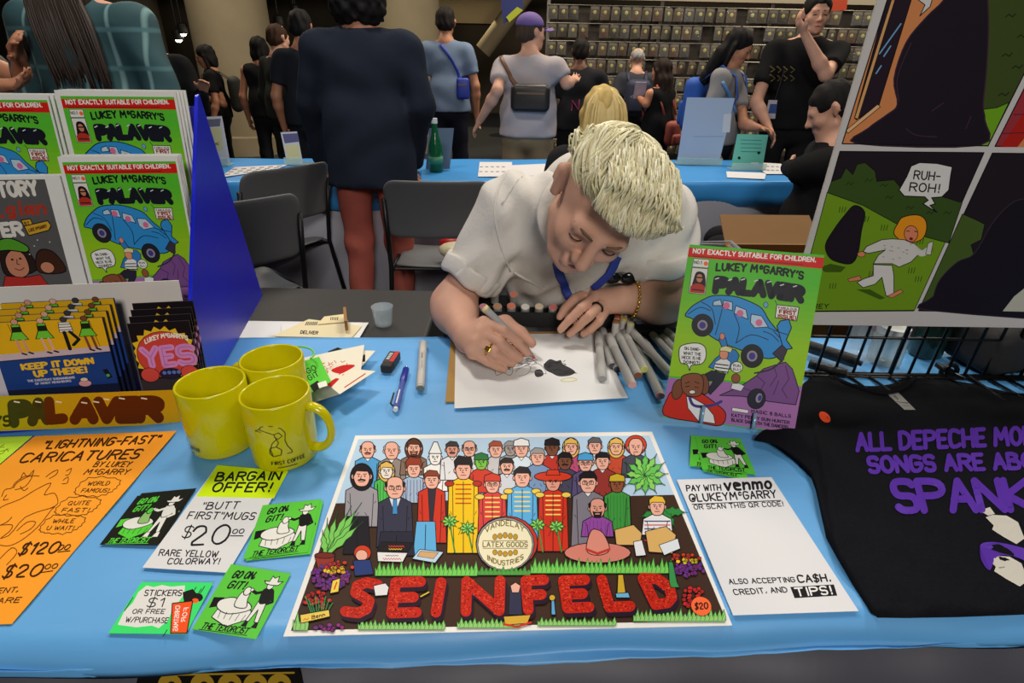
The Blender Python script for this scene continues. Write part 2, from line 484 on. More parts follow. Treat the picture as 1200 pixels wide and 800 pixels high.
# soffit with its uplight and a sloping beam beyond the blue shirt
c0, c1 = PY(508, 52, 12.5), PY(592, 40, 12.5)
b = MB(); b.box(((c0[0] + c1[0]) / 2, 12.8, 4.2), ((c1[0] - c0[0]) / 2, .3, 2.25)); struct(b.build('trim_1', M((150, 132, 96), .9, var=.1, vscale=2)))
a, e = PY(566, 60, 12.0), PY(594, 22, 12.0)
b = MB(); b.tube([a, a + (e - a) * 2.4], .16, 12); struct(b.build('trim_2', M((128, 116, 92), .9), auto=.6))
d = bpy.data.lights.new('soffit_light', 'SPOT'); d.energy = 90; d.spot_size = 1.3; d.color = (1, .85, .55)
o = bpy.data.objects.new('soffit_light', d); COL.objects.link(o); q = PY(548, 12, 12.2); o.location = (q[0], 12.2, q[2] + .5); o.rotation_euler = (math.radians(-15), 0, 0)
# ceiling trusses and the little spot lamps of the far hall
b = MB()
for z in (2.75, 3.0):
    pass
for k, (y, z) in enumerate(((11.0, 2.95), (13.5, 3.2), (15.5, 3.45))):
    b = MB(); b.box((-3.5, y, z), (6.0, .12, .10)); struct(b.build('trim_%d' % (3 + k), M((70, 64, 56), .8)))
lampm = M((255, 240, 215), emit=22.0)
lamps = [(24, 27), (39, 34), (215, 39), (232, 32), (210, 46), (347, 18), (327, 30), (347, 36), (304, 37), (329, 44)]
for px, py in lamps:
    p = PY(px, py, 10.4)
    t = thing('ceiling_spotlight', p, 'small bright round spot lamp under the dark far ceiling', 'lamp', 'spot lamps of the far hall')
    b = MB(); b.lathe(p, [(.03, .16), (.075, .13), (.08, 0), (.07, -.01), (.068, .02)], 16); b.build('lamp_housing', M((30, 28, 26)), t, p, auto=.6)
    b = MB(); b.ell(p + np.array([0, -.02, 0]), (.062, .03, .045)); b.build('bulb', lampm, t, p, smooth=True)
    b = MB(); b.tube([p + np.array([0, 0, .15]), p + np.array([0, 0, 6.55 - p[2]])], .012, 6); b.build('hanger', M((30, 28, 26)), t, p)
# ---------------------------------------------------------------- the signing table and its cloths
YAW = math.radians(3.2)
tx, ty = np.array([math.cos(YAW), math.sin(YAW), 0]), np.array([-math.sin(YAW), math.cos(YAW), 0])
A0 = P(600, 748); B0 = P(470, 394)
depth = (B0 - A0) @ ty
def TB(u, v, z=TZ): return np.array([A0[0], A0[1], 0]) + tx * u + ty * v + np.array([0, 0, z])
t = thing('folding_table', TB(0, depth / 2, 0), 'long folding table under the blue cloth in front', 'table')
b = MB(); b.rbox(TB(.15, depth / 2 + .01, TZ - .03), (1.7, depth / 2 - .03, .022), .01, rotz(YAW)); b.build('tabletop', M((190, 185, 178), .5), t, t.location)
for u in (-1.3, 1.6):
    for v in (.1, depth - .1):
        b = MB(); b.tube([TB(u, v, TZ - .05), TB(u, v, 0)], .015, 10); b.build('leg', M((90, 90, 92), .4, .8), t, t.location)
# blue plastic cloth: top, rounded edge, short front overhang with creases
bluem = M((98, 170, 230), .45, var=.03, vscale=6, bump=.4, bscale=10, stretch=(1, 2.6, 1), name='blue_cloth_film')
us = np.linspace(-1.75, 1.95, 150)
def crease(u, v):
    z = .0012 * math.sin(u * 23 + 2.2 * math.sin(v * 9)) * math.sin(v * 31 + u * 5)
    for c, w in ((-.62, .012), (-.1, .010), (.44, .012), (.98, .012)):
        z += .0020 * math.exp(-((u - c) / w) ** 2)
    for c, w in ((.04, .010), (.30, .012), (.56, .012)):
        z += .0018 * math.exp(-((v - c) / w) ** 2)
    return min(z - .0026, -.0004)
fr = [(785 + 3, 0), ]
g = []
for u in us:
    row = []
    x_px = proj(TB(u, 0))[0]
    ypx = np.interp(x_px, (-150, 20, 300, 600, 900, 1180, 1400), (784, 785.5, 784, 779, 766, 751.5, 738)) + 1.2 * math.sin(u * 31) + .8 * math.sin(u * 83)
    lip_z = PP(x_px, ypx, TB(0, -.004, 0), ty)[2]
    lip = .062 + .010 * math.sin(u * 6.1) + .006 * math.sin(u * 17) - .012 * (u > .4) * (u - .4)
    for v in np.linspace(depth, .035, 56): row.append(TB(u, v, TZ + crease(u, v)))
    wob = .006 * math.sin(u * 5.0 + 1) + .003 * math.sin(u * 19)
    for k in range(1, 7):
        a = k / 6 * math.pi / 2; row.append(TB(u, .035 - .035 * math.sin(a) + wob * k / 6, TZ - .035 * (1 - math.cos(a))))
    for k in range(1, 5): row.append(TB(u, wob * (1 - k / 4) - .001 * k, TZ - .035 + (lip_z - TZ + .035) * k / 4))
    g.append(row)
b = MB(); b.grid(g)
o = b.build('tablecloth', bluem, smooth=True, solid=.0006, origin=TB(0, depth / 2)); tag(o, 'bright blue plastic cloth covering the signing table in front', 'tablecloth')
greym = M((74, 74, 84), .55, var=.12, vscale=4, bump=.3, bscale=14, stretch=(1, 1, .25))
def skirt(p0, p1, z0, z1, n=200, amp=.012, fr=34):
    p0 = np.array(p0, float); p1 = np.array(p1, float); d = (p1 - p0); L = np.linalg.norm(d); d /= L; nn = np.array([d[1], -d[0], 0])
    return [[p0 + d * L * i / n + nn * (amp * (1 + .6 * k) * (math.sin(L * i / n * fr + 1.3 * math.sin(L * i / n * 5.1)) * .6 + .4 * math.sin(L * i / n * fr * .37)) + .02 * k) + np.array([0, 0, z0 + (z1 - z0) * k / 8]) for k in range(9)] for i in range(n + 1)]
b = MB(); b.grid(skirt(TB(-1.74, .012, 0), TB(1.94, .012, 0), TZ - .045, .01, 260, .004)); o = b.build('table_skirt', greym, smooth=True, solid=.001, origin=TB(0, 0, 0)); tag(o, 'grey cloth skirt hanging below the front blue cloth', 'table skirt')
# black and gold banner pinned on the skirt, only its upper edge in view
bo, bn = TB(0, .003, 0), -ty
q = [(165, 783), (350, 781), (372, 850), (145, 855)]
ar = Art(q, q, bo, bn, .002, (24, 22, 20), rough=.5)
for cx in (200, 238, 270, 300, 328): ar.oval((cx, 800), 14, 13, (176, 142, 44)); ar.oval((cx + 2, 801), 5, 5, (30, 26, 20))
ar.line([(170, 789), (345, 786)], 2.2, (176, 142, 44))
ar.build('banner', 'black banner with gold letters hung low on the grey front skirt', 'banner')
# ---------------------------------------------------------------- the booth table behind
F0, F1 = P(330, 209), P(800, 209)
fd = (F1 - F0) / np.linalg.norm(F1 - F0); fn = np.array([-fd[1], fd[0], 0])
L0 = P(176, 213); Lr = P(955, 212)
flen = (Lr - L0) @ fd; F0 = L0
def FB(u, v, z=TZ): return np.array([F0[0], F0[1], 0]) + fd * u + fn * v + np.array([0, 0, z])
t = thing('folding_table', FB(flen / 2, .37, 0), 'long folding table under the darker blue cloth of the booth behind', 'table')
FYAW = math.atan2(fd[1], fd[0])
b = MB(); b.rbox(FB(flen / 2, .38, TZ - .03), (flen / 2 - .03, .35, .022), .01, rotz(FYAW)); b.build('tabletop', M((190, 185, 178), .5), t, t.location)
for u in (.3, flen - .3):
    for v in (.12, .66):
        b = MB(); b.tube([FB(u, v, TZ - .05), FB(u, v, 0)], .015, 10); b.build('leg', M((90, 90, 92), .4, .8), t, t.location)
blue2 = M((58, 148, 222), .4, var=.06, vscale=5, bump=.25, bscale=9, stretch=(1, 2, 1))
g = []
for i in range(130):
    u = flen * i / 129; row = [FB(u, .78 + .004 * math.sin(u * 9), .62), FB(u, .77, TZ - .02)]
    for v in np.linspace(.755, .02, 24): row.append(FB(u, v, TZ + .0015 * math.sin(u * 13 + v * 7)))
    w = .010 * math.sin(u * 8.0) + .006 * math.sin(u * 21)
    row += [FB(u, .004, TZ - .004), FB(u, -.004 + w * .2, TZ - .03), FB(u, -.006 - abs(w) * .5, TZ - .08), FB(u, -.008 - w, .60 + .008 * math.sin(u * 4))]
    g.append(row)
b = MB(); b.grid(g); o = b.build('tablecloth', blue2, smooth=True, solid=.0006, origin=FB(flen / 2, .37)); tag(o, 'blue cloth over the long table of the booth behind the artist', 'tablecloth')
grey2 = M((150, 150, 162), .42, var=.2, vscale=3, bump=.5, bscale=7, stretch=(1, 1, .6))
b = MB(); b.grid(skirt(FB(.01, .03, 0), FB(flen - .01, .03, 0), TZ - .03, .02, 200, .012, 13)); o = b.build('table_skirt', grey2, smooth=True, solid=.001, origin=FB(flen / 2, 0, 0)); tag(o, 'silvery grey skirt hanging from the booth table behind the artist', 'table skirt')
b = MB(); b.grid([[FB(0.0, .03 + .72 * i / 30, 0) + fd * (-.008 * math.sin(i * .9) - .02 * k / 6) + np.array([0, 0, TZ - .03 - (TZ - .05) * k / 6]) for k in range(7)] for i in range(31)]); o2 = b.build('end_skirt', grey2, smooth=True, solid=.001, parent=o, origin=FB(flen / 2, 0, 0))
# ================================================================ printed sheets on the table
GREEN = (96, 205, 66)
def texorcist(ar, bg, fg, second):
    # 100 x 100 drawing: bed, sitting patient, cowboy with raised arm
    white = (235, 235, 228)
    ar.text('GO ON,', (13, 20), (47, 17), (2, -11), 2.6, fg); ar.text('GIT!', (15, 36), (40, 34), (2, -11), 2.6, fg)
    ar.poly([(4, 52), (20, 50), (24, 62), (6, 68)], INK if second is None else fg)
    ar.poly([(20, 66), (70, 62), (76, 74), (46, 90), (18, 80)], white if second is None else second, 1.4)
    ar.poly([(16, 55), (34, 48), (60, 52), (68, 62), (40, 72), (18, 66)], white, 1.4, smooth=True)
    ar.poly([(42, 60), (40, 44), (46, 34), (54, 36), (56, 48), (60, 60)], white if second is None else (150, 200, 120), 1.4, smooth=True)
    ar.oval((49, 36), 5.5, 6.5, white if second is None else second, 1.4)
    for k in range(5): ar.line([(26 + k * 10, 70), (28 + k * 9, 80)], .9)
    wear = (24, 24, 26) if second is None else white
    ar.poly([(74, 44), (72, 66), (70, 78), (75, 78), (80, 60), (84, 78), (90, 78), (88, 58), (86, 44)], white, 1.4)
    ar.poly([(72, 30), (86, 28), (92, 40), (88, 48), (76, 50)], wear, 1.4, smooth=True)
    ar.line([(75, 33), (64, 37), (56, 34)], 4.5, wear); ar.line([(90, 36), (95, 46), (88, 50)], 4, wear)
    ar.oval((55, 33), 2.6, 2.4, white, 1)
    ar.oval((79, 23), 5, 6, white, 1.2)
    ar.poly([(66, 17), (74, 17), (75, 8), (80, 11), (85, 7), (87, 16), (95, 14), (90, 21), (80, 22), (70, 21)], white, 1.3)
    for x in (70, 86): ar.poly([(x, 78), (x + 5, 78), (x + 6, 86), (x - 3, 86)], INK if second is None else white)
    ar.text('THE TEXORCIST', (12, 97), (82, 95), (1.5, -8), 1.7, fg); ar.line([(10, 99), (84, 97)], 1, fg)
def sticker(quad, lift, label, bg=GREEN, fg=INK, second=None, group=None):
    ar = flat(rect(100, 100), quad, lift, thick=.0004, base=bg, rough=.35)
    texorcist(ar, bg, fg, second)
    return ar.build('sticker', label, 'sticker', group)
sh = lambda q, dx, dy: [(x + dx, y + dy) for x, y in q]
# ---- big orange price sheet
oq = [(41, 511), (207, 505), (14, 731), (-234, 739)]
ar = flat(oq, oq, .0004, thick=.0004, base=(255, 164, 48), rough=.6)
BR = (66, 34, 16)
ar.text('"LIGHTNING-FAST"', (49, 526), (183, 519), (7, -9), 2.0, BR)
ar.text('CARICATURES', (22, 542), (160, 537), (9, -10.5), 2.2, BR)
ar.text('BY LUKEY', (109, 547), (151, 547), (5, -6), 1.2, BR); ar.text('McGARRY', (98, 556), (149, 556), (5, -6), 1.2, BR)
def burst(ar, pts, n, amp, wd, col):
    p = cr(pts, True, n); c = np.mean(p, axis=0)
    q = [tuple(np.array(a) + (np.array(a) - c) / np.linalg.norm(np.array(a) - c) * (amp if i % 2 else 0)) for i, a in enumerate(p)]
    ar.line(q + [q[0]], wd, col)
for c, l1, l2 in (((113, 570), 'WORLD', 'FAMOUS!'), ((90, 593), 'QUITE', 'FAST!'), ((72, 614), 'WHILE', 'U WAIT!')):
    burst(ar, [(c[0] - 24, c[1] + 5), (c[0] - 8, c[1] - 9), (c[0] + 25, c[1] - 8), (c[0] + 22, c[1] + 2), (c[0] + 6, c[1] + 10), (c[0] - 18, c[1] + 10)], 5, 2.0, .8, BR)
    ar.text(l1, (c[0] - 11, c[1] - 1), (c[0] + 14, c[1] - 1.5), (3, -4.5), .9, BR); ar.text(l2, (c[0] - 18, c[1] + 7), (c[0] + 13, c[1] + 7), (3, -4.5), .9, BR)
ar.text('$120', (21, 650), (65, 648), (9, -13), 2.2, BR); ar.text('00', (67, 645), (80, 644), (4, -6), 1.3, BR); ar.line([(68, 647), (82, 645.5)], 1.2, BR)
ar.text('$20', (2, 677), (45, 675), (9, -14), 2.2, BR); ar.text('00', (52, 667), (66, 666), (3, -5.5), 1.2, BR); ar.line([(48, 671), (62, 669)], 1.2, BR)
ar.text('PAYMENT,', (-36, 697), (20, 694), (4, -6), 1.1, BR); ar.text('SQUARE', (-34, 708), (22, 706), (4, -6), 1.1, BR)
for s in ([(-10, 606), (2, 594), (24, 585), (42, 574), (60, 566), (52, 580), (64, 578), (68, 590), (58, 596)], [(-10, 632), (10, 628), (30, 606), (62, 595), (60, 598), (44, 618), (24, 634), (8, 640), (-8, 636)],
          [(2, 582), (6, 574), (14, 572), (18, 566), (30, 558), (46, 558)], [(16, 572), (20, 566), (30, 560), (38, 558), (30, 570), (18, 574)], [(24, 562), (28, 554), (32, 559), (40, 551), (37, 559)], [(54, 559), (62, 553), (68, 551), (66, 556), (58, 561)], [(8, 580), (4, 586), (10, 585)], [(24, 570), (28, 575), (33, 572)],
          [(78, 552), (84, 549), (81, 556), (77, 557)], [(74, 563), (80, 559), (79, 566), (73, 567)], [(20, 622), (32, 612), (42, 612), (36, 620), (24, 626)], [(0, 655), (14, 642), (20, 648), (8, 662)], [(-6, 618), (8, 612), (14, 606)], [(-4, 616), (14, 615), (12, 622), (2, 630)]):
    ar.line(cr(s, False, 3), .9, (120, 62, 14))
ar.build('price_sheet', 'large orange sheet offering lightning-fast caricatures at the left table edge', 'sign')
# ---- yellow-green sheet at the left edge
q = [(-150, 516), (38, 511), (-66, 600), (-330, 606)]
ar = flat(q, q, .0010, thick=.0004, base=(196, 240, 66), rough=.6)
for s in ([(-6, 524), (-1, 526), (2, 522), (5, 521)], [(-4, 528), (1, 524), (5, 524)], [(0, 529), (5, 528), (10, 526)], [(4, 530), (8, 526), (10, 529)], [(-4, 533), (0, 532), (4, 531)], [(-5, 538), (0, 537)]): ar.line(s, .9, (120, 140, 24))
ar.build('price_sheet', 'lime sheet half out of view beside the orange caricature sheet', 'sign')
# ---- bargain sign
q = [(255, 545), (338, 552), (267, 671), (167, 665)]
ar = flat(q, q, .0004, thick=.0005, base=(226, 226, 228), rough=.6)
ar.poly([(255, 545), (338, 552), (321, 584), (230, 582)], (214, 246, 24))
K = (34, 32, 36)
ar.text('BARGAIN', (252, 563.5), (327, 562), (4, -9.5), 2.3, K); ar.text('OFFER!', (248, 576), (315, 576), (5, -10), 2.3, K)
ar.text('"BUTT', (236, 597), (278, 596), (4, -8), 1.4, K); ar.text('FIRST"MUGS', (219, 608), (297, 609), (4, -8), 1.4, K)
ar.text('$', (213, 630), (223, 630), (5, -13), 1.5, K); ar.text('20', (220, 639), (264, 637), (9, -22), 2.4, K)
ar.text('00', (272, 625.5), (285, 625), (2, -5), 1.2, K); ar.line([(270, 628), (285, 628)], 1.2, K)
ar.text('RARE YELLOW', (186, 651), (254, 653), (2.5, -7), 1.3, K); ar.text('COLORWAY!', (196, 661), (256, 661), (2.5, -6.5), 1.3, K)
ar.build('price_sign', 'white sign with lime top reading bargain offer in front of the yellow mugs', 'sign')
# ---- stickers
bq = [(161, 581), (225, 575), (184, 639), (117, 638)]
sticker(sh(bq, 5, -3), 0, 'lower black sticker peeking out under the black cowboy sticker', (34, 36, 30), (92, 214, 66), (92, 214, 66))
sticker(bq, .0007, 'black sticker with green bed drawing between the orange and white sheets', (34, 36, 30), (92, 214, 66), (92, 214, 66))
gq = [(308, 592), (376, 585), (361, 647), (285, 655)]
sticker(sh(gq, 3, 2), 0, 'lower green sticker peeking out beside the white bargain sign')
sticker(gq, .0007, 'upper green cowboy sticker lying on another between bargain sign and poster')
g2 = [(271, 661), (341, 672), (300, 749), (225, 737)]
sticker(g2, .0009, 'lone green cowboy sticker below the bargain sign, touching the sticker price card')
g3 = [(815, 512), (868, 514), (886, 556), (823, 550)]
gg = 'green stickers stacked above the payment sheet'
sticker([(812, 520), (866, 516), (877, 563), (824, 552)], 0, 'bottom green sticker of the stack above the payment sheet')
sticker([(810, 510), (862, 514), (876, 553), (808, 546)], .0007, 'middle green sticker of the stack above the payment sheet')
sticker(g3, .0014, 'top green sticker of the stack above the payment sheet')
# ---- sticker price card
q = [(166, 682), (250, 682.5), (218, 743), (127, 742)]
ar = flat(q, q, .0003, thick=.0004, base=(66, 232, 116), rough=.45)
ar.poly([(172, 686), (180, 688), (190, 685.5), (200, 687.5), (217, 686), (216, 696), (202, 716), (196, 728), (186, 736), (178, 733), (160, 735), (138, 732), (146, 716), (156, 706), (162, 694)], (232, 230, 226))
ar.poly([(214, 694), (226, 690), (234, 700), (216, 708)], (30, 26, 24)); ar.oval((232, 700), 6, 5, (30, 26, 24)); ar.oval((229, 704), 4, 3, (250, 100, 40))
ar.poly([(202, 707), (226, 704), (219, 742), (200, 742)], (250, 88, 32), 1.2)
ar.text('FOR', (221, 712), (217, 728), (-5, 0.5), .9, (245, 236, 225)); ar.text('CHRISTMAS', (211, 710), (208, 739), (-5, 0), .9, (245, 236, 225))
ar.text('STICKERS', (169, 698), (212, 698), (2, -6.5), 1.2, K); ar.text('$1', (172, 711), (190, 711), (3.5, -10), 1.3, K)
ar.text('OR FREE', (155, 719), (192, 719), (2, -5), 1.0, K); ar.text('W/PURCHASE', (147, 729), (196, 730), (2, -6), 1.0, K)
for x, y in ((236, 690), (240, 687), (230, 688), (156, 700), (151, 708), (196, 738)): ar.line([(x, y), (x - 5, y + 8)], .9, K)
ar.build('price_card', 'bright green card pricing stickers at one dollar, near the front edge', 'sign')
# ---- payment sheet (its code square left blank)
q = [(793, 562), (904, 559), (1006, 716), (859, 721)]
ar = flat(q, q, .0006, thick=.0005, base=(228, 228, 232), rough=.5)
ar.text('PAY WITH', (805, 575.5), (845, 574.5), (-1, -6.5), 1.5, K)
ar.text('venmo', (850, 574.5), (904, 572), (-2, -12.5), 3.0, K)
ar.text('@LUKEYMcGARRY', (809, 588), (910, 583), (-2, -8.5), 1.7, K); ar.line([(811, 591), (915, 586.5)], 1.0, K)
ar.text('OR SCAN THIS QR CODE!', (814, 597), (918, 593), (-1.5, -5.2), 1.1, K)
ar.text('ALSO ACCEPTING', (855, 684.5), (932, 682), (-2, -5.5), 1.2, K); ar.text('CA$H.', (936, 682.5), (973, 681), (-2.5, -8), 1.9, K)
ar.text('CREDIT, AND', (861, 697), (923, 694), (-2.5, -6), 1.2, K)
ar.poly([(926, 688), (977, 685), (981, 698), (931, 701)], K); ar.text('TIPS!', (934, 698.5), (975, 696), (-3, -9), 1.9, (235, 235, 235))
ar.build('payment_sheet', 'white sheet with payment instructions beside the black shirt', 'sign')
# ---- drawing board and paper
q = [(529, 391), (700, 389), (733, 462), (522, 472)]
ar = flat(q, q, 0, thick=.003, base=(178, 140, 84), rough=.8); ar.build('backing_board', 'brown cardboard backing board under the white drawing paper', 'board')
q = [(534, 393), (699, 390), (736, 466), (532.5, 478.5)]
ar = flat(q, q, .0032, thick=.0004, base=(236, 235, 233), rough=.7)
G1 = (70, 68, 70)
r5 = random.Random(3)
def scrib(pts, col, n, wd=.8):
    c = np.array(pts, float)
    for _ in range(n):
        a = c[r5.randrange(len(c))]; b_ = c[r5.randrange(len(c))]
        p = a + (b_ - a) * r5.uniform(.1, .9); ar.line([tuple(p), tuple(p + np.array([r5.uniform(-6, 6), r5.uniform(-2, 2)]))], wd, col)
ar.poly([(637, 428), (644, 421), (652, 423), (657, 422), (660, 427), (668, 431), (674, 436), (668, 440), (655, 441), (646, 437), (640, 434)], G1, smooth=True)
ar.poly([(627, 434), (634, 433), (637, 439), (631, 442), (627, 440)], G1, smooth=True)
scrib([(586, 428), (600, 424), (620, 420), (628, 424), (606, 432), (590, 432)], (120, 116, 116), 40)
scrib([(640, 426), (660, 424), (672, 436), (650, 440)], (40, 38, 42), 30, .6)
for s in ([(580, 433), (584, 428), (590, 432), (596, 429), (601, 433), (598, 440), (590, 437), (582, 440), (580, 434)], [(604, 436), (612, 430), (622, 430), (618, 438), (608, 441)], [(622, 428), (630, 426), (636, 430), (640, 438), (632, 436), (622, 436)], [(588, 430), (588, 432)], [(596, 430), (596, 432)]): ar.line(cr(s, False, 3), .6, (120, 116, 116))
ar.line(cr([(657, 446), (662, 443.5), (672, 443), (676, 445), (670, 447), (660, 447), (657, 446)], False), .8, (214, 208, 80))
ar.build('drawing_paper', 'white paper with half finished grey animal drawing under the drawing hand', 'paper')
# ---------------------------------------------------------------- the big crowd poster
q = [(416.5, 510.5), (764, 506), (858, 733), (332, 746)]
ar = flat(q, q, .0004, thick=.0008, base=(240, 238, 234), rough=.4)
inn = [(420, 515), (761, 510.5), (851, 727), (341, 739.5)]
ar.poly(inn, (66, 46, 36))
def edge(y, side):       # x of the picture's left or right edge at height y
    a, b_ = (inn[0], inn[3]) if side == 0 else (inn[1], inn[2])
    return a[0] + (b_[0] - a[0]) * (y - a[1]) / (b_[1] - a[1])
ar.poly([inn[0], inn[1], (edge(580, 1), 580), (edge(590, 0), 590)], (186, 214, 240))
SK, SK2, DK = (236, 178, 158), (222, 156, 136), (122, 76, 56)
def bust(x, y, s, skin, hair, shirt, style='short', low=40, wear=()):
    sw = s * 1.55
    ar.poly([(x - s * .5, y + s * .9), (x - sw, y + s * 1.45), (x - sw * 1.12, y + low), (x + sw * 1.12, y + low), (x + sw, y + s * 1.45), (x + s * .5, y + s * .9)], shirt, 1.0)
    for k in (-1, 1):
        ar.line([(x + k * sw * .74, y + s * 1.75), (x + k * sw * .70, y + low * .62), (x + k * sw * .62, y + low)], .8)
        ar.line([(x + k * sw * .9, y + low * .5), (x + k * sw * .78, y + low * .54)], .6); ar.line([(x + k * s * .3, y + low * .72), (x + k * s * .5, y + low * .78)], .6)
    if 'collar' in wear: ar.poly([(x - s * .5, y + s * .9), (x, y + s * 1.5), (x + s * .5, y + s * .9)], (235, 235, 238), .6)
    if 'tie' in wear:
        ar.poly([(x - s * .55, y + s), (x, y + s * 2.6), (x + s * .55, y + s)], (220, 226, 236), .6); ar.poly([(x - 2, y + s * 1.1), (x + 2, y + s * 1.1), (x + 3, y + s * 2.5), (x - 3, y + s * 2.5)], (66, 140, 200), .5)
    if 'stripe' in wear:
        for k in range(6): ar.line([(x - sw * .9, y + s * 1.7 + k * 4.5), (x + sw * .9, y + s * 1.7 + k * 4.5)], 1.3, (210, 60, 60) if k % 2 else (40, 50, 90))
    if 'frog' in wear:
        for k in range(5): ar.line([(x - s * .8, y + s * 1.6 + k * 5.5), (x + s * .8, y + s * 1.6 + k * 5.5)], 1.6, (196, 70, 30) if shirt[0] > 210 and shirt[1] > 150 else (246, 214, 110))
        for k in (-1, 1): ar.oval((x + k * sw * .95, y + s * 1.5), 5.5, 3.2, (180, 50, 36) if shirt[1] > 150 and shirt[0] > 200 else (238, 204, 80), .8)
        ar.line([(x, y + s * 1.3), (x, y + low)], .9)
    if 'open' in wear: ar.poly([(x - s * .45, y + s), (x - 1, y + low), (x + s * .5, y + s)], (52, 48, 60), .6)
    if 'line' in wear:
        for k in range(-3, 4): ar.line([(x + k * s * .4, y + s * 1.4), (x + k * s * .44, y + low - 1)], .7, (120, 60, 130) if shirt[2] > 120 else (44, 120, 50))
    if style in ('long', 'curls'): ar.oval((x, y + s * .15), s * 1.12, s * 1.35, hair, 1.0)
    if style == 'afro': ar.oval((x, y - s * .2), s * 1.25, s * 1.15, hair, 1.0)
    ar.oval((x - s * .82, y + s * .1), s * .2, s * .26, skin, .8); ar.oval((x + s * .82, y + s * .1), s * .2, s * .26, skin, .8)
    ar.poly([(x - s * .8, y - s * .4), (x - s * .4, y - s * .92), (x + s * .4, y - s * .92), (x + s * .8, y - s * .4), (x + s * .76, y + s * .4), (x + s * .4, y + s), (x - s * .4, y + s), (x - s * .76, y + s * .4)], skin, 1.0, smooth=True)
    if style == 'short': ar.poly([(x - s * .86, y - s * .05), (x - s * .9, y - s * .7), (x - s * .3, y - s * 1.15), (x + s * .6, y - s * 1.05), (x + s * .92, y - s * .5), (x + s * .84, y - s * .05), (x + s * .66, y - s * .42), (x - s * .6, y - s * .42)], hair, .8)
    if style == 'tall': ar.poly([(x - s * .86, y), (x - s * 1.0, y - s * .9), (x - s * .5, y - s * 1.5), (x + s * .2, y - s * 1.35), (x + s * .8, y - s * 1.4), (x + s * 1.0, y - s * .6), (x + s * .84, y), (x + s * .66, y - s * .5), (x - s * .6, y - s * .5)], hair, .8)
    if style == 'bald':
        for k in (-1, 1): ar.poly([(x + k * s * .86, y + s * .1), (x + k * s * .98, y - s * .4), (x + k * s * .7, y - s * .62), (x + k * s * .72, y - s * .1)], hair, .6)
    if style in ('long', 'curls'): ar.poly([(x - s * .85, y + s * .2), (x - s * .8, y - s * .8), (x, y - s * 1.2), (x + s * .8, y - s * .8), (x + s * .85, y + s * .2), (x + s * .6, y - s * .4), (x - s * .5, y - s * .45)], hair, .8)
    if style == 'cap': ar.poly([(x - s, y - s * .3), (x - s * .9, y - s * 1.0), (x, y - s * 1.3), (x + s * .9, y - s * 1.0), (x + s, y - s * .3)], hair, 1.0)
    if style == 'brim': ar.oval((x, y - s * .55), s * 2.1, s * .55, hair, 1.0); ar.poly([(x - s * .8, y - s * .7), (x - s * .6, y - s * 1.3), (x + s * .6, y - s * 1.3), (x + s * .8, y - s * .7)], hair, .8)
    if style == 'cone': ar.poly([(x - s * .9, y - s * .5), (x - s * .2, y - s * 2.1), (x + s * .3, y - s * 2.1), (x + s * .9, y - s * .5)], hair, 1.0)
    for k in (-1, 1):
        ar.line([(x + k * s * .16, y - s * .12), (x + k * s * .46, y - s * .16)], .9); ar.oval((x + k * s * .3, y + s * .06), .9, .8, (20, 20, 24))
    ar.line([(x, y), (x - s * .14, y + s * .32), (x + s * .08, y + s * .36)], .7)
    ar.line([(x - s * .26, y + s * .62), (x + s * .26, y + s * .6)], .9, (130, 50, 44))
    if 'mous' in wear: ar.line([(x - s * .32, y + s * .46), (x, y + s * .4), (x + s * .32, y + s * .46)], 2.0, hair)
    if 'beard' in wear: ar.poly([(x - s * .5, y + s * .4), (x, y + s * .5), (x + s * .5, y + s * .4), (x + s * .36, y + s * 1.0), (x - s * .36, y + s * 1.0)], hair, .5); ar.line([(x - s * .2, y + s * .66), (x + s * .2, y + s * .66)], 1.2, SK2)
    if 'specs' in wear:
        for k in (-1, 1): ar.line([(x + k * s * .1, y - s * .08), (x + k * s * .56, y - s * .08), (x + k * s * .54, y + s * .22), (x + k * s * .14, y + s * .22), (x + k * s * .1, y - s * .08)], .7)
bk, br, gy, rd, bl = (34, 30, 34), (96, 54, 36), (158, 154, 154), (206, 66, 40), (226, 184, 92)
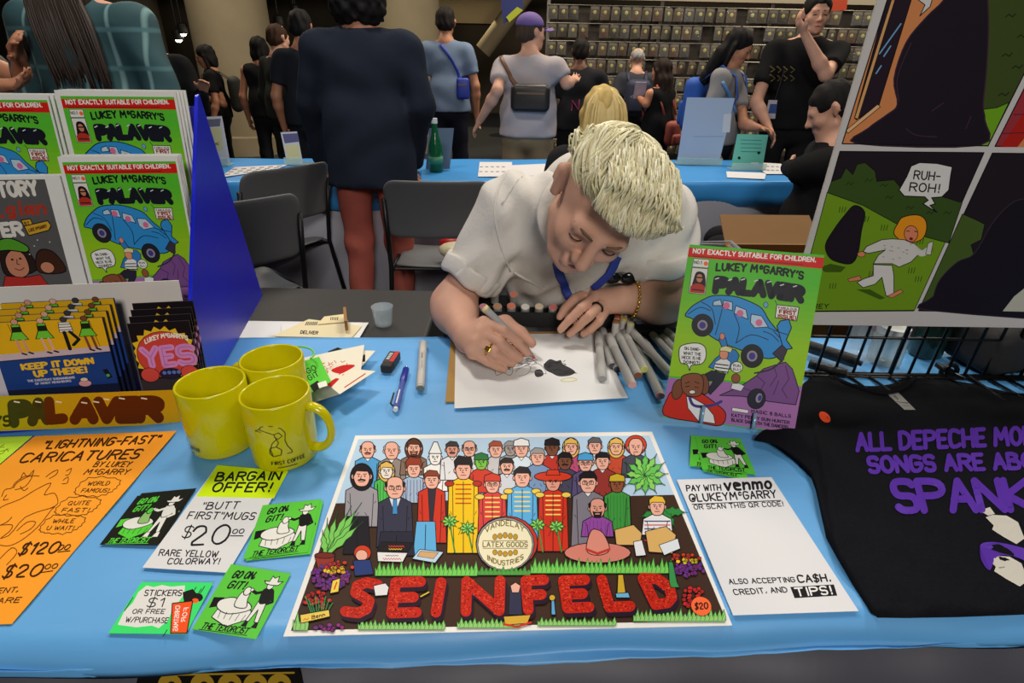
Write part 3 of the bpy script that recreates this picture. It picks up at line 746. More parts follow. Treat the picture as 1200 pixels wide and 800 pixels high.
rows = [(431, 527, 9.5, SK, br, (84, 160, 214), 'bald', 50, ('mous', 'collar')), (459, 528, 10, SK, gy, (146, 134, 128), 'bald', 40, ('collar',)), (485, 525, 9.5, SK, br, (132, 108, 92), 'long', 32, ('beard',)),
        (510, 536, 8.5, (240, 238, 236), (238, 238, 236), (240, 238, 236), 'cone', 40, ()), (530, 527, 8.5, SK2, (58, 58, 62), (226, 226, 230), 'short', 36, ('mous', 'collar')), (550, 526, 9, SK, br, (220, 224, 232), 'bald', 30, ('specs',)),
        (581, 527, 9, SK, (168, 74, 48), (198, 196, 200), 'short', 32, ()), (598, 526, 8, gy, (150, 150, 152), (150, 150, 152), 'short', 30, ()), (611, 526, 9.5, SK, (240, 240, 242), (214, 228, 240), 'cap', 36, ('collar',)), (647, 525, 9, DK, bk, (188, 54, 44), 'cap', 34, ('collar',)),
        (669, 524, 9, SK, bl, (186, 80, 120), 'curls', 32, ()), (697, 523, 9, SK, (98, 96, 100), (214, 218, 226), 'short', 30, ('collar',)), (722, 524, 9, SK, bl, (200, 78, 50), 'long', 34, ('mous',)), (745, 524, 10, SK, rd, (74, 76, 92), 'afro', 36, ()),
        (453, 552, 9, (232, 222, 214), bl, (82, 190, 84), 'long', 50, ('line',)), (485, 550, 9.5, SK, (150, 62, 44), (160, 186, 210), 'tall', 40, ('line',)), (564, 542, 8.5, (120, 196, 70), (40, 120, 60), (206, 60, 44), 'cap', 36, ()),
        (594, 547, 9, SK, bk, (206, 210, 220), 'short', 40, ('mous', 'collar')), (630, 536, 9.5, SK, gy, (120, 150, 190), 'short', 44, ()), (662, 541, 9.5, DK, bk, (72, 70, 90), 'short', 40, ('mous',)), (686, 543, 9.5, SK, (78, 160, 214), (88, 78, 120), 'cap', 40, ('specs',)), (706, 541, 9.5, SK, bk, (150, 56, 50), 'short', 50, ('collar',)),
        (506, 563, 10, SK, (140, 66, 48), (206, 56, 36), 'short', 74, ('open',)), (424, 558, 12, SK, bk, (156, 152, 160), 'long', 60, ('mous',)),
        (543, 551, 11, SK, bk, (240, 196, 26), 'tall', 98, ('frog',)), (577, 568, 10, SK, (206, 62, 44), (214, 64, 62), 'cap', 66, ('specs', 'frog')), (612, 560, 11, SK, bk, (92, 176, 230), 'short', 84, ('frog',)), (648, 565, 10.5, SK2, (206, 60, 36), (208, 52, 32), 'brim', 82, ('frog',)),
        (689, 566, 11.5, SK, bk, (126, 122, 134), 'short', 76, ('specs', 'collar')), (723, 568, 9.5, (140, 84, 56), (206, 176, 44), (66, 150, 66), 'cap', 56, ('line',)), (463, 572, 12.5, SK, (40, 36, 40), (58, 58, 78), 'bald', 70, ('tie', 'specs'))]
for (x, y, s, sk, hr, shirt, st, low, wear) in rows:
    bust(x, y, s, sk, hr, shirt, st, low, wear)
for x0, x1, y0, y1, c in ((488, 510, 612, 652, (98, 176, 226)), (446, 484, 624, 652, (44, 44, 60)), (406, 432, 606, 650, (36, 32, 40))):
    ar.poly([(x0, y0), (x1, y0), (x1 + 2, y1), (x0 - 4, y1)], c, .8); ar.line([((x0 + x1) / 2, y0 + 4), ((x0 + x1) / 2 - 1, y1)], .9)
bust(700, 596, 11, SK2, bk, (146, 74, 160), 'bald', 34, ('beard', 'line'))
bust(770, 594, 10.5, SK, (232, 190, 60), (232, 232, 236), 'short', 34, ('stripe',))
GRN, GR2 = (108, 200, 92), (52, 140, 66)
def frond(x0, y0, x1, y1, w, col=GRN):
    d = np.array([x1 - x0, y1 - y0], float); L = np.hypot(*d); d /= L; n = np.array([-d[1], d[0]]); p = np.array([x0, y0], float)
    L_ = [p + d * L * t + n * w * math.sin(math.pi * min(1, t * 1.1 + .05)) * (1 if i % 2 else .55) for i, t in enumerate(np.linspace(0, 1, 9))]
    R_ = [p + d * L * t - n * w * math.sin(math.pi * min(1, t * 1.1 + .05)) * (1 if i % 2 else .55) for i, t in enumerate(np.linspace(1, 0, 9))]
    ar.poly([tuple(a) for a in L_ + R_], col, .8, (30, 84, 40))
for a in range(0, 360, 30): frond(756, 558, 756 + 27 * math.cos(math.radians(a)), 556 + 27 * math.sin(math.radians(a)), 5, GRN if a % 60 else (142, 214, 98))
for a in (20, 60, 110, 150): frond(776, 600, 776 + 32 * math.cos(math.radians(a)), 590 + 34 * math.sin(math.radians(a)), 6, GR2)
bust(770, 594, 10.5, SK, (232, 190, 60), (232, 232, 236), 'short', 34, ('stripe',))
for x1, y1 in ((424, 590), (412, 594), (396, 600), (384, 608), (378, 622), (420, 606), (426, 612)): frond(382, 652, x1, y1, 4.5, (128, 206, 96))
ar.poly([(369, 652), (393, 650), (390, 668), (374, 672)], (150, 56, 44), 1.0); ar.oval((381, 652), 12, 3.6, (120, 44, 36), .9)
for cx, cy in ((527, 612), (548, 620), (630, 616), (652, 618)):
    for a in range(0, 360, 45): frond(cx, cy, cx + 11 * math.cos(math.radians(a)), cy + 9 * math.sin(math.radians(a)), 2.4, (142, 214, 98))
    ar.line([(cx, cy), (cx + 6, 648)], 1.6, GR2)
ar.poly([(720, 622), (742, 616), (752, 626), (750, 640), (722, 640)], (222, 178, 106), .9); ar.poly([(756, 624), (780, 618), (792, 628), (788, 650), (760, 648)], (222, 178, 106), .9)
ar.poly([(772, 640), (794, 632), (797, 644), (778, 652)], (226, 232, 240), .8); ar.poly([(742, 636), (752, 634), (757, 652), (745, 653)], (232, 232, 236), .8)
ar.oval((700, 649), 39, 12, (214, 130, 116), 1.0); ar.poly([(687, 646), (692, 624), (700, 622), (708, 628), (714, 646), (700, 652)], (222, 142, 126), 1.0, smooth=True); ar.line([(687, 645), (700, 650), (714, 645)], 3, (190, 60, 50))
ar.oval((425, 649), 10, 9, (206, 64, 34), .9); ar.oval((424, 652), 7, 6.5, SK, .7); ar.poly([(414, 658), (434, 657), (438, 674), (416, 676)], (44, 62, 120), .9)
ar.poly([(447, 636), (485, 637), (478, 648), (442, 647)], (36, 32, 36), .8); ar.poly([(442, 648), (478, 649), (472, 660), (443, 659)], (232, 230, 230), .8); ar.line([(449 + 1.6 * k, 656 + (1.2 if k % 2 else -.8)) for k in range(14)], .7, (190, 70, 70)); ar.line([(452 + 1.5 * k, 652.4 + (.5 if k % 2 else -.5)) for k in range(11)], .6, (60, 50, 60)); ar.line([(456 + 1.6 * k, 641.5 + (.8 if k % 2 else -.8)) for k in range(12)], 1.0, (200, 60, 40)); ar.line([(456 + 1.5 * k, 644.8 + (.6 if k % 2 else -.6)) for k in range(11)], .9, (220, 180, 60))
ar.poly([(492, 645), (520, 648), (510, 661), (483, 656)], (190, 216, 240), .8); ar.poly([(493, 647), (514, 649), (508, 656), (489, 653)], (214, 170, 120), .5)
# round emblem
ar.oval((594, 637), 36, 31, (196, 54, 40), 1.0); ar.oval((592, 639), 34, 31.5, (150, 150, 150), 1.0); ar.oval((592, 639.5), 32, 29.5, (238, 230, 196), .7)
OL = (120, 104, 40)
ar.text('VANDELAY', (569, 626), (614, 625), (0, -6), 1.1, OL, arc=1.4); ar.text('LATEX GOODS', (566, 642), (618, 642), (0, -5.5), 1.1, OL); ar.text('INDUSTRIES', (571, 657), (613, 656), (0, -5.5), 1.1, OL, arc=-1.3)
ar.line([(566, 635), (618, 635)], .7, OL); ar.line([(566, 643.8), (618, 643.8)], .7, OL)
for k in range(-2, 3):
    ar.oval((592 + k * 6, 630.5 - (2 - abs(k))), 2.6, 3.4, (196, 150, 40), .5); ar.oval((592 + k * 6, 648.5 + (2 - abs(k))), 2.6, 3.2, (196, 150, 40), .5)
# hedge strips
def hedge(x0, x1, y, h, col=(124, 208, 92)):
    n = max(3, int((x1 - x0) / 5)); top = []
    for i in range(n + 1):
        x = x0 + (x1 - x0) * i / n; top += [(x, y - h * (.55 + .45 * abs(math.sin(i * 1.3)))), (x + 2, y - h * .35)]
    ar.poly(top + [(x1 + 1, y), (x0, y)], col, .7, (60, 140, 60))
    for i in range(n): x = x0 + (x1 - x0) * (i + .5) / n; ar.line([(x, y - 1), (x + 1.5, y - h * .5)], .7, (60, 140, 60))
hedge(440, 558, 676, 17); hedge(622, 786, 673, 18); hedge(560, 620, 675, 10, (84, 160, 70))
hedge(420, 520, 742 - 3, 12, (150, 206, 116)); hedge(536, 608, 737, 12, (150, 206, 116)); hedge(630, 720, 734.5, 10, (150, 206, 116)); hedge(742, 848, 729.5, 15, (150, 206, 116)); hedge(344, 360, 740, 22, (150, 206, 116))
# flower beds
ar.hold = True
r6 = random.Random(5)
for (cx, cy, rx, ry, col, n, rr) in ((386, 678, 24, 14, (122, 52, 140), 70, 3.0), (398, 665, 16, 6, (206, 60, 44), 18, 2.8), (392, 670, 14, 4, (238, 196, 40), 12, 3.0), (372, 706, 16, 11, (196, 44, 40), 26, 3.0), (388, 737, 18, 3.5, (140, 50, 130), 14, 3.0), (806, 668, 19, 9, (122, 52, 140), 50, 2.8), (802, 655, 18, 5, (206, 60, 44), 20, 2.6), (806, 659, 14, 2, (238, 196, 40), 9, 2.8), (812, 700, 15, 14, (196, 44, 40), 26, 3.0)):
    for _ in range(n):
        a = r6.uniform(0, 6.28); k = math.sqrt(r6.random()); ar.oval((cx + rx * k * math.cos(a), cy + ry * k * math.sin(a)), rr * r6.uniform(.7, 1.1), rr * .8, tuple(int(c * r6.uniform(.8, 1.12)) for c in col), .5 if n < 40 else .35, n=8)
ar.hold = False
for k in range(9): ar.line([(366 + k * 2, 722), (358 + k * 4, 700 + (k % 3) * 4)], 1.2, (50, 140, 80))
ar.poly([(352, 722), (386, 716), (387, 724), (353, 732)], (238, 206, 90), .9); ar.line([(356, 728.5), (358, 726.5), (360, 728), (362, 726)], 1.0, (220, 110, 40)); ar.text('Benn', (366, 727), (381, 723.4), (0, -4), .9, (60, 34, 24))
ar.poly([(390, 682), (399, 679), (397, 695), (387, 697)], (240, 214, 80), .8); ar.line([(392, 692), (395, 684)], 1.6, (214, 60, 50))
# the big red letters
RED, SHD = (196, 40, 24), (40, 26, 44)
LET = [('S', (405, 722), (444, 722), (5, -40)), ('E', (459, 720), (488, 719), (5, -36)), ('I', (511, 719), (517, 719), (5, -37)), ('N', (546, 718), (585, 717), (1, -35)),
       ('F', (619, 716), (640, 715), (-3, -34)), ('E', (665, 714), (690, 713), (-5, -32)), ('L', (714, 713), (738, 712), (-9, -32)), ('D', (768, 711), (779, 710), (-14, -31))]
for pas, (col, dx, dy, wd) in enumerate(((SHD, 2.0, 4.5, 13.5), (RED, 0, 0, 12.5))):
    for ch, p0, p1, up in LET:
        if ch == 'D':
            st = [[(768, 710), (753, 679), (770, 680), (784, 690), (787, 702), (782, 708), (768, 710)]]
        elif ch == 'I': st = [[(511, 719), (517, 684)]]
        elif ch == 'S': st = [[(443, 687), (430, 684), (419, 688), (417, 696), (426, 701), (433, 706), (430, 715), (420, 720), (405, 718)]]
        else:
            g_, w_ = glyph(ch); st = [[tuple(np.array(p0) + (np.array(p1) - np.array(p0)) * x / w_ + np.array(up) * y / 8) for x, y in s_] for s_ in g_]
        for s_ in st: ar.line([(x + dx, y + dy) for x, y in s_], wd, col)
        if pas:
            ar.hold = True
            for s_ in st:
                for (xa, ya), (xb, yb) in zip(s_[:-1], s_[1:]):
                    nn = int(np.hypot(xb - xa, yb - ya) / 2.0) + 1
                    for i in range(nn):
                        x = xa + (xb - xa) * (i + .5) / nn; y = ya + (yb - ya) * (i + .5) / nn
                        for _ in range(3): ar.oval((x + r6.uniform(-5, 5), y + r6.uniform(-5, 5)), 1.1, .8, (148, 24, 18) if r6.random() < .6 else (224, 74, 46), n=6)
            ar.hold = False; ar.up()
for s_, c in (([(597, 690), (610, 689), (612, 722), (596, 722)], (52, 54, 80)), ([(598, 688), (604, 684), (610, 688), (608, 696), (600, 696)], SK), ([(646, 701), (649, 701), (651, 722), (646, 722)], (96, 168, 220)), ([(724, 675), (730, 675), (733, 698), (723, 698)], (208, 172, 50)), ([(721, 697), (736, 696), (738, 702), (722, 702)], (110, 180, 220)), ([(783, 660), (788, 660), (793, 684), (796, 690), (786, 690), (784, 684)], (60, 150, 80)), ([(438, 688), (452, 685), (456, 690), (454, 699), (440, 700)], (232, 230, 232)), ([(590, 724), (622, 722), (618, 732), (592, 734)], (214, 170, 60)), ([(492, 700), (503, 694), (504, 696), (493, 702)], (226, 200, 70))):
    ar.poly(s_, c, .8)
ar.oval((647, 702), 3.5, 3.5, (214, 170, 50), .7)
ar.line([(590, 733), (606, 736), (622, 731)], 2.4, (206, 54, 40))
po = ar.build('crowd_poster', 'large colourful crowd poster with big red letters at front centre of table', 'poster')
s2 = Art([(0, 0), (10, 0), (10, 10), (0, 10)], [(809, 699), (832, 699), (835, 721), (811, 721)], (0, 0, TZ + .0045), UP, .00005, (255, 110, 60), rough=.5)
s2.v = []; s2.f = []; s2.m = []
s2.oval((5, 5), 5, 5, (255, 110, 60)); s2.text('$20', (1.9, 6.8), (8.2, 6.4), (.2, -3.2), .7, (70, 30, 30))
s2.build('price_sticker', 'round orange price sticker', None, None, parent=po, origin=po.location)
# ================================================================ comics, rack, mugs, pens
# cover drawing, traced in the drawing units of the copy on the easel
ESRC = [(808, 286.5), (966, 299), (930, 508), (776, 488)]
def palaver(ar, full=True):
    G_, G2_, PU, BLU = (86, 186, 52), (150, 200, 36), (168, 112, 176), (50, 142, 212)
    def gl(y): return 808 - (y - 286.5) * 32 / 201.5
    def gr(y): return 966 - (y - 299) * 36 / 209
    n = 10
    for k in range(n):
        f0, f1 = k / n, (k + 1) / n
        ya, yb = 322 + (398 - 322) * f0, 322 + (398 - 322) * f1
        c = tuple(int(a + (b_ - a) * (k + 1) / n) for a, b_ in zip(G_, G2_))
        ar.poly([(gl(ya), ya), (gr(ya + 14), ya + 14), (gr(yb + 16), yb + 16), (gl(yb), yb)], c)
    ar.poly([(gl(398), 398), (gr(414), 414), (gr(452), 452), (gl(440), 440)], G2_)
    ar.poly([(gl(290), 290), (gr(302), 302), (gr(315), 315), (gl(301), 301)], (208, 36, 30))
    ar.text('NOT EXACTLY SUITABLE FOR CHILDREN.', (812, 296.5), (955, 307), (.6, -5), 1.3, (240, 236, 232))
    ar.line([(812, 300.2), (940, 310)], .9, (120, 24, 20))
    ar.poly([(813, 303), (831, 304.5), (829.5, 314), (811, 312.5)], (226, 226, 220), .5); ar.oval((827, 309), 2.6, 2.6, (240, 110, 60)); ar.text('NO.1', (813.5, 309), (822, 309.5), (0, -3.4), .7)
    ar.poly([(811, 313.5), (829.5, 315), (826, 345), (807, 343)], (222, 220, 214), .6)
    ar.poly([(813, 326), (816, 319), (822, 318.5), (826, 323), (826.5, 336), (823, 340), (811, 338)], (34, 26, 26), smooth=True)
    ar.oval((819.5, 326), 3.6, 4.8, (196, 128, 100)); ar.line([(816.5, 325), (823, 325.5)], 1.6, (30, 20, 20)); ar.poly([(809, 335), (815, 332), (822, 333), (826, 336), (825.5, 344), (808, 342.5)], (180, 52, 40)); ar.line([(811, 339), (824, 340.5)], 1.4, (40, 30, 30))
    ar.text("LUKEY McGARRY'S", (839, 317), (940, 327), (1, -8), 2.4, (28, 34, 30), arc=.35)
    # fat balloon letters
    B_ = (28, 30, 40)
    ar.text('PALAVER', (838, 341), (938, 352), (2, -14), 8.2, B_, gap=1.9, arc=.12)
    for k in range(7):
        x = 838 + k * 15.2; y = 327 + k * 1.5 - (2 if 1 < k < 5 else 0); ar.line([(x, y), (x + 4, y - 1.2)], 1.2, (210, 214, 220))
    # sloping blue saloon with a crumpled nose
    ar.poly([(806, 364), (812, 358), (822, 352), (833, 347), (846, 346), (864, 348), (882, 355), (893, 362), (900, 374), (908, 384), (914, 392), (918, 402), (912, 416), (900, 420), (884, 416), (868, 410), (852, 404), (836, 396), (826, 388), (812, 374), (803, 370)], BLU, 1.2, smooth=True)
    ar.poly([(910, 382), (914, 376), (924, 374), (927, 384), (921, 398), (928, 408), (918, 410)], BLU, 1.2)
    ar.poly([(905, 414), (916, 404), (922, 410), (916, 424)], (64, 56, 72), 1.0)
    for pl in ([(836, 353), (844, 351), (846, 358), (835, 358)], [(848, 352), (858, 354), (858, 364), (846, 360)], [(862, 358), (874, 363), (876, 374), (860, 367)], [(880, 368), (892, 370), (900, 383), (884, 384), (879, 378)]): ar.poly(pl, (182, 206, 226), .9)
    for x, y in ((851, 358), (867, 367), (889, 378)): ar.oval((x, y), 4, 4, (214, 110, 150))
    for s_ in ([(846, 362), (842, 378), (838, 392)], [(860, 368), (866, 384), (862, 402)], [(822, 354), (834, 362), (838, 380)], [(894, 388), (904, 392), (912, 400)], [(862, 402), (880, 392), (900, 398)], [(806, 368), (820, 360), (832, 364)], [(906, 388), (914, 396)], [(900, 384), (910, 388), (922, 392)]): ar.line(cr(s_, False, 3), .9)
    for x, y, r_ in ((823, 381, 12.5), (881, 417, 13)): ar.oval((x, y), r_, r_ * 1.05, (40, 40, 48), .8); ar.oval((x, y), r_ * .5, r_ * .52, (148, 146, 160), .6); ar.oval((x, y), r_ * .3, r_ * .32, (74, 60, 140))
    ar.line([(908, 352), (912, 362), (908, 372)], .7); ar.oval((897, 357), 2.6, 3.2, (110, 170, 220), .6)
    ar.poly([(910, 357), (936, 360), (933, 376), (908, 372)], (232, 228, 222), .9); ar.text('FABULOUS', (912, 361.5), (933, 364), (0, -2.4), .6, (60, 30, 30)); ar.text('FIRST', (913, 367), (932, 369), (0, -4), 1.3, (150, 30, 26)); ar.text('ISSUE!', (911, 372.5), (932, 374.5), (0, -4), 1.3, (150, 30, 26))
    if not full: return
    # ground, rock, men
    ar.poly([(gl(442), 442), (830, 448), (850, 447), (880, 452), (gr(452), 452), (gr(507), 507), (gl(487), 487)], PU)
    ar.poly([(843, 463), (868, 452), (886, 440), (894, 432), (906, 428), (920, 424), (928, 432), (932, 444), (936, 458), (932, 474), (900, 470), (870, 464)], (122, 78, 140), 1.0)
    for s_ in ([(886, 440), (896, 448), (890, 458)], [(906, 428), (910, 440), (902, 452)], [(920, 428), (924, 444), (916, 456), (922, 466)], [(870, 454), (880, 458)], [(912, 446), (906, 462)]): ar.line(s_, .9, (70, 44, 84))
    ar.oval((886, 467), 10.5, 12, (40, 42, 56), .8, .3); ar.oval((889, 466), 4, 6, (150, 146, 170), .6, .3); ar.oval((890, 466), 2.2, 3.6, (74, 60, 140), 0, .3)
    ar.line(cr([(884, 437), (904, 432), (918, 420)], False), 2, (60, 50, 70))
    # running man holding up the car
    ar.poly([(830, 430), (838, 420), (848, 412), (842, 398), (845, 393), (850, 396), (853, 408), (862, 410), (866, 416), (862, 428), (848, 436)], (52, 128, 200), .9)
    ar.oval((846, 394), 3, 4, (222, 140, 120), .6)
    ar.poly([(838, 424), (848, 418), (856, 424), (852, 438), (836, 432)], (232, 232, 232), .6)
    for k in range(3): ar.line([(838, 426 + k * 4), (853, 428 + k * 4)], 1.3)
    ar.poly([(834, 434), (850, 438), (847, 446), (838, 456), (832, 462), (828, 458), (836, 446), (828, 446), (822, 456), (817, 450), (826, 438)], (44, 44, 60), .9)
    ar.oval((848, 415), 5.2, 6, (226, 150, 120), .7); ar.poly([(843, 411), (844, 407), (850, 405), (858, 408), (856, 413), (849, 411)], (226, 220, 160), .6)
    ar.oval((862, 443), 5, 5.5, (150, 88, 58), .7); ar.poly([(856, 455), (858, 449), (866, 449), (872, 452), (868, 458)], (230, 230, 232), .6)
    ar.poly([(796, 408), (804, 403), (818, 402), (826, 407), (827, 418), (822, 426), (810, 428), (808, 434), (805, 427), (797, 424)], (236, 236, 234), 1.0, smooth=True)
    ar.text('OH, DANG-', (802, 409.5), (820, 411), (0, -3.2), .7); ar.text('WHAT THE', (801, 415), (821, 416.5), (0, -3.2), .7); ar.text('HECK IS HE', (799, 420), (821, 421.5), (0, -3.2), .7); ar.text('DOING?!', (801, 425.5), (819, 426.5), (0, -3.2), .8)
    ar.oval((863, 430), 7, 6.5, (236, 236, 234), .8); ar.text('RUN', (859, 429), (867, 430), (0, -2.6), .6); ar.text('ELL!', (859, 433.5), (867, 434), (0, -2.6), .6)
    ar.poly([(778, 486), (782, 466), (788, 458), (800, 456), (820, 460), (838, 472), (850, 484), (844, 498), (816, 494)], (206, 46, 32), 1.1, smooth=True)
    ar.poly([(804, 464), (812, 466), (826, 474), (836, 486), (838, 496), (818, 493), (806, 478)], (232, 232, 236), .9)
    ar.line(cr([(808, 466), (812, 474), (822, 476), (836, 474), (845, 470)], False), 3.4, (74, 62, 140))
    ar.oval((794, 456), 6.5, 12, (126, 74, 50), .9, .25); ar.oval((825, 450), 5.5, 12, (126, 74, 50), .9, -.1)
    ar.poly([(798, 446), (800, 440), (812, 437), (822, 440), (824, 452), (820, 463), (808, 464), (800, 458)], (138, 82, 56), 1.0, smooth=True)
    for s_ in ([(803, 449), (808, 447)], [(814, 447), (819, 449)], [(803, 453), (808, 452)], [(814, 453), (818, 454)]): ar.line(s_, .9)
    ar.oval((811, 459), 3.6, 2.2, (236, 230, 226), .7)
    ar.poly([(858, 477), (877, 480), (876, 484), (857, 481)], (232, 230, 230), .6)
    for k, s_ in enumerate(('MAGIC 8 BALLS', 'KATY PERRY GUN HUNTER', 'BLACK SABBATH THE DANCERS')):
        x0 = 880 if k == 0 else 857; y = (483, 487.5, 493, 498)[k]
        ar.text(s_.replace('*', ' '), (x0, y), (926 - k * 1.5, y + (926 - x0) * .13), (0, -3.4), .9, (50, 34, 60))
# ---- the copy on the easel
bl, brp = P(776, 490, TZ + .004), P(931, 509, TZ + .004)
ex = (brp - bl) / np.linalg.norm(brp - bl)
hz = np.cross(UP, ex); hz /= np.linalg.norm(hz)           # level, away from the camera side
best = None
for a in np.linspace(5, 50, 91):
    upv = UP * math.cos(math.radians(a)) + hz * math.sin(math.radians(a)); nn_ = np.cross(ex, upv)
    TLp, TRp = PP(808, 286.5, bl, nn_), PP(966, 299, bl, nn_)
    e_ = abs(np.linalg.norm(TRp - TLp) - np.linalg.norm(brp - bl))
    if best is None or e_ < best[0]: best = (e_, a, upv, nn_)
EA, eup, en = best[1], best[2], best[3]
ar = Art(ESRC, ESRC, bl, en, .002, (86, 186, 52), rough=.35)
palaver(ar)
ar.build('comic_book', 'green comic standing upright in a clear easel on the table', 'comic')
if en @ (CO - bl) < 0: en = -en
mid = lambda px, py: PP(px, py, bl, en)
st = thing('comic_easel', P(840, 470), 'clear plastic easel holding the upright green comic', 'easel')
clr = M((205, 225, 235), .08, alpha=.35)
b = MB(); q4 = [mid(800, 480), mid(905, 492), mid(915, 400), mid(826, 388)]
b.prism([p - en * .004 for p in q4], -en * .003); b.build('back_plate', clr, st, st.location)
for px, py in ((821, 494), (881, 502)):
    p = mid(px, py); b = MB(); top = mid(px + 3, py - 19) + en * .008
    b.tube([p - en * .006 + UP * .001, p + en * .008, top], .0032, 8); b.build('front_pin', M((150, 195, 220), .15, .3), st, st.location, smooth=True)
b = MB(); p = mid(853, 470) - en * .008; q = P(*proj(p), TZ + .004); bk_ = np.array([p[0], p[1], TZ + .003]) - np.array([en[0], en[1], 0]) * .09
b.tube([mid(860, 400) - en * .008, bk_], .004, 8); b.build('rear_strut', clr, st, st.location)
# ---- the blue rack
RYAW = math.atan2(P(222, 492)[1] - P(0, 510)[1], P(222, 492)[0] - P(0, 510)[0])
rx = np.array([math.cos(RYAW), math.sin(RYAW), 0]); ry = np.array([-math.sin(RYAW), math.cos(RYAW), 0])
R0 = P(222, 492)                               # front right foot of the tray
def RB(u, v, w): return np.array([R0[0], R0[1], TZ + .004]) + rx * u + ry * v + UP * w
# slanted plane through the front edge of the right side wall
pt, pb = np.array([.0, .0, .0]), None
f_bot = RB(.004, .01, .05)
topv = PP(229, 113, RB(.004, 0, 0), rx)
sl = topv - f_bot; sl -= rx * (sl @ rx); sl /= np.linalg.norm(sl)
sn = np.cross(rx, sl); sn /= np.linalg.norm(sn)
if sn @ (CO - f_bot) < 0: sn = -sn
backv = PP(316, 402, RB(.004, 0, 0), rx)
rl = lambda p: np.array([(p - RB(0, 0, 0)) @ rx, (p - RB(0, 0, 0)) @ ry, (p - RB(0, 0, 0))[2]])
tv, bv = rl(topv), rl(backv)
rackblue = M((16, 30, 196), .32, var=.08, vscale=6, stretch=(1, 1, 8))
rk = thing('display_rack', RB(-.45, .12, -.002), 'blue corrugated display rack full of comics at the left table edge', 'rack')
ro = rk.location
b = MB(); prof = [(0, 0), (bv[1], 0), (bv[1] * .995, .02), (tv[1] + .012, tv[2] + .004), (tv[1], tv[2]), (.012, .055), (0, .05)]
b.prism([RB(.002, v, w) for v, w in prof], rx * .007); b.build('side_panel', rackblue, rk, ro, bevel=.001)
b = MB(); b.prism([RB(-1.0, v, w) for v, w in prof], rx * .006); b.build('side_panel', rackblue, rk, ro, bevel=.001)
b = MB(); b.box(RB(-.5, .19, .003), (.5, .19, .003), rotz(RYAW)); b.build('base_panel', rackblue, rk, ro)
b = MB(); b.rbox(RB(-.5, .004, .026), (.5, .004, .026), .0035, rotz(RYAW)); front = b.build('front_lip', rackblue, rk, ro, smooth=False)
bo_ = RB(0, tv[1] + .02, tv[2])
BKV = rl(CO + ray(206, 107) * 1.075)
b = MB(); vb = BKV[1] + .05; b.prism([RB(-.998, vb - .062, .006), RB(-.003, vb - .062, .006), RB(-.003, vb, BKV[2] - .03), RB(-.998, vb, BKV[2] - .03)], ry * .005); b.build('back_panel', rackblue, rk, ro)
print('RACK', BKV, rl(CO + ray(209, 182.5) * 1.035), tv, bv)
# header strip on the lip
hq = [(-60, 466), (205.5, 456.5), (214, 496), (-60, 507)]
ar = Art(hq, hq, RB(0, 0, 0) - ry * .0005, -ry, .0008, (206, 158, 24), rough=.4)
ar.poly([(-60, 466), (60, 461.5), (70, 502), (-60, 507)], (186, 166, 26)); ar.poly([(60, 461.5), (110, 459.7), (116, 500), (70, 502)], (200, 160, 24))
def hd(ch, pts): ar.line([tuple(p) for p in pts], 12.5, {'P': (66, 66, 26), 'A': (70, 62, 24)}.get(ch, (98, 44, 14)))
ar.text('PAL', (17, 495), (74, 490), (-2, -21), 10, each=hd, gap=1.4); ar.text('AVER', (88, 491), (186, 489), (1, -20), 10, each=lambda ch, pts: ar.line([tuple(p) for p in pts], 13, (98, 44, 14)), gap=1.4)
for x, y in ((17, 470), (42, 470), (66, 470), (96, 471), (110, 470), (122, 467), (140, 466), (166, 466)): ar.line([(x, y), (x + 6, y + 1)], 1.6, (230, 224, 200))
ar.text("GARRY'S", (-60, 503), (12, 498), (0, -11), 3, (60, 60, 24))
ar.build('header_strip', parent=rk, origin=ro)
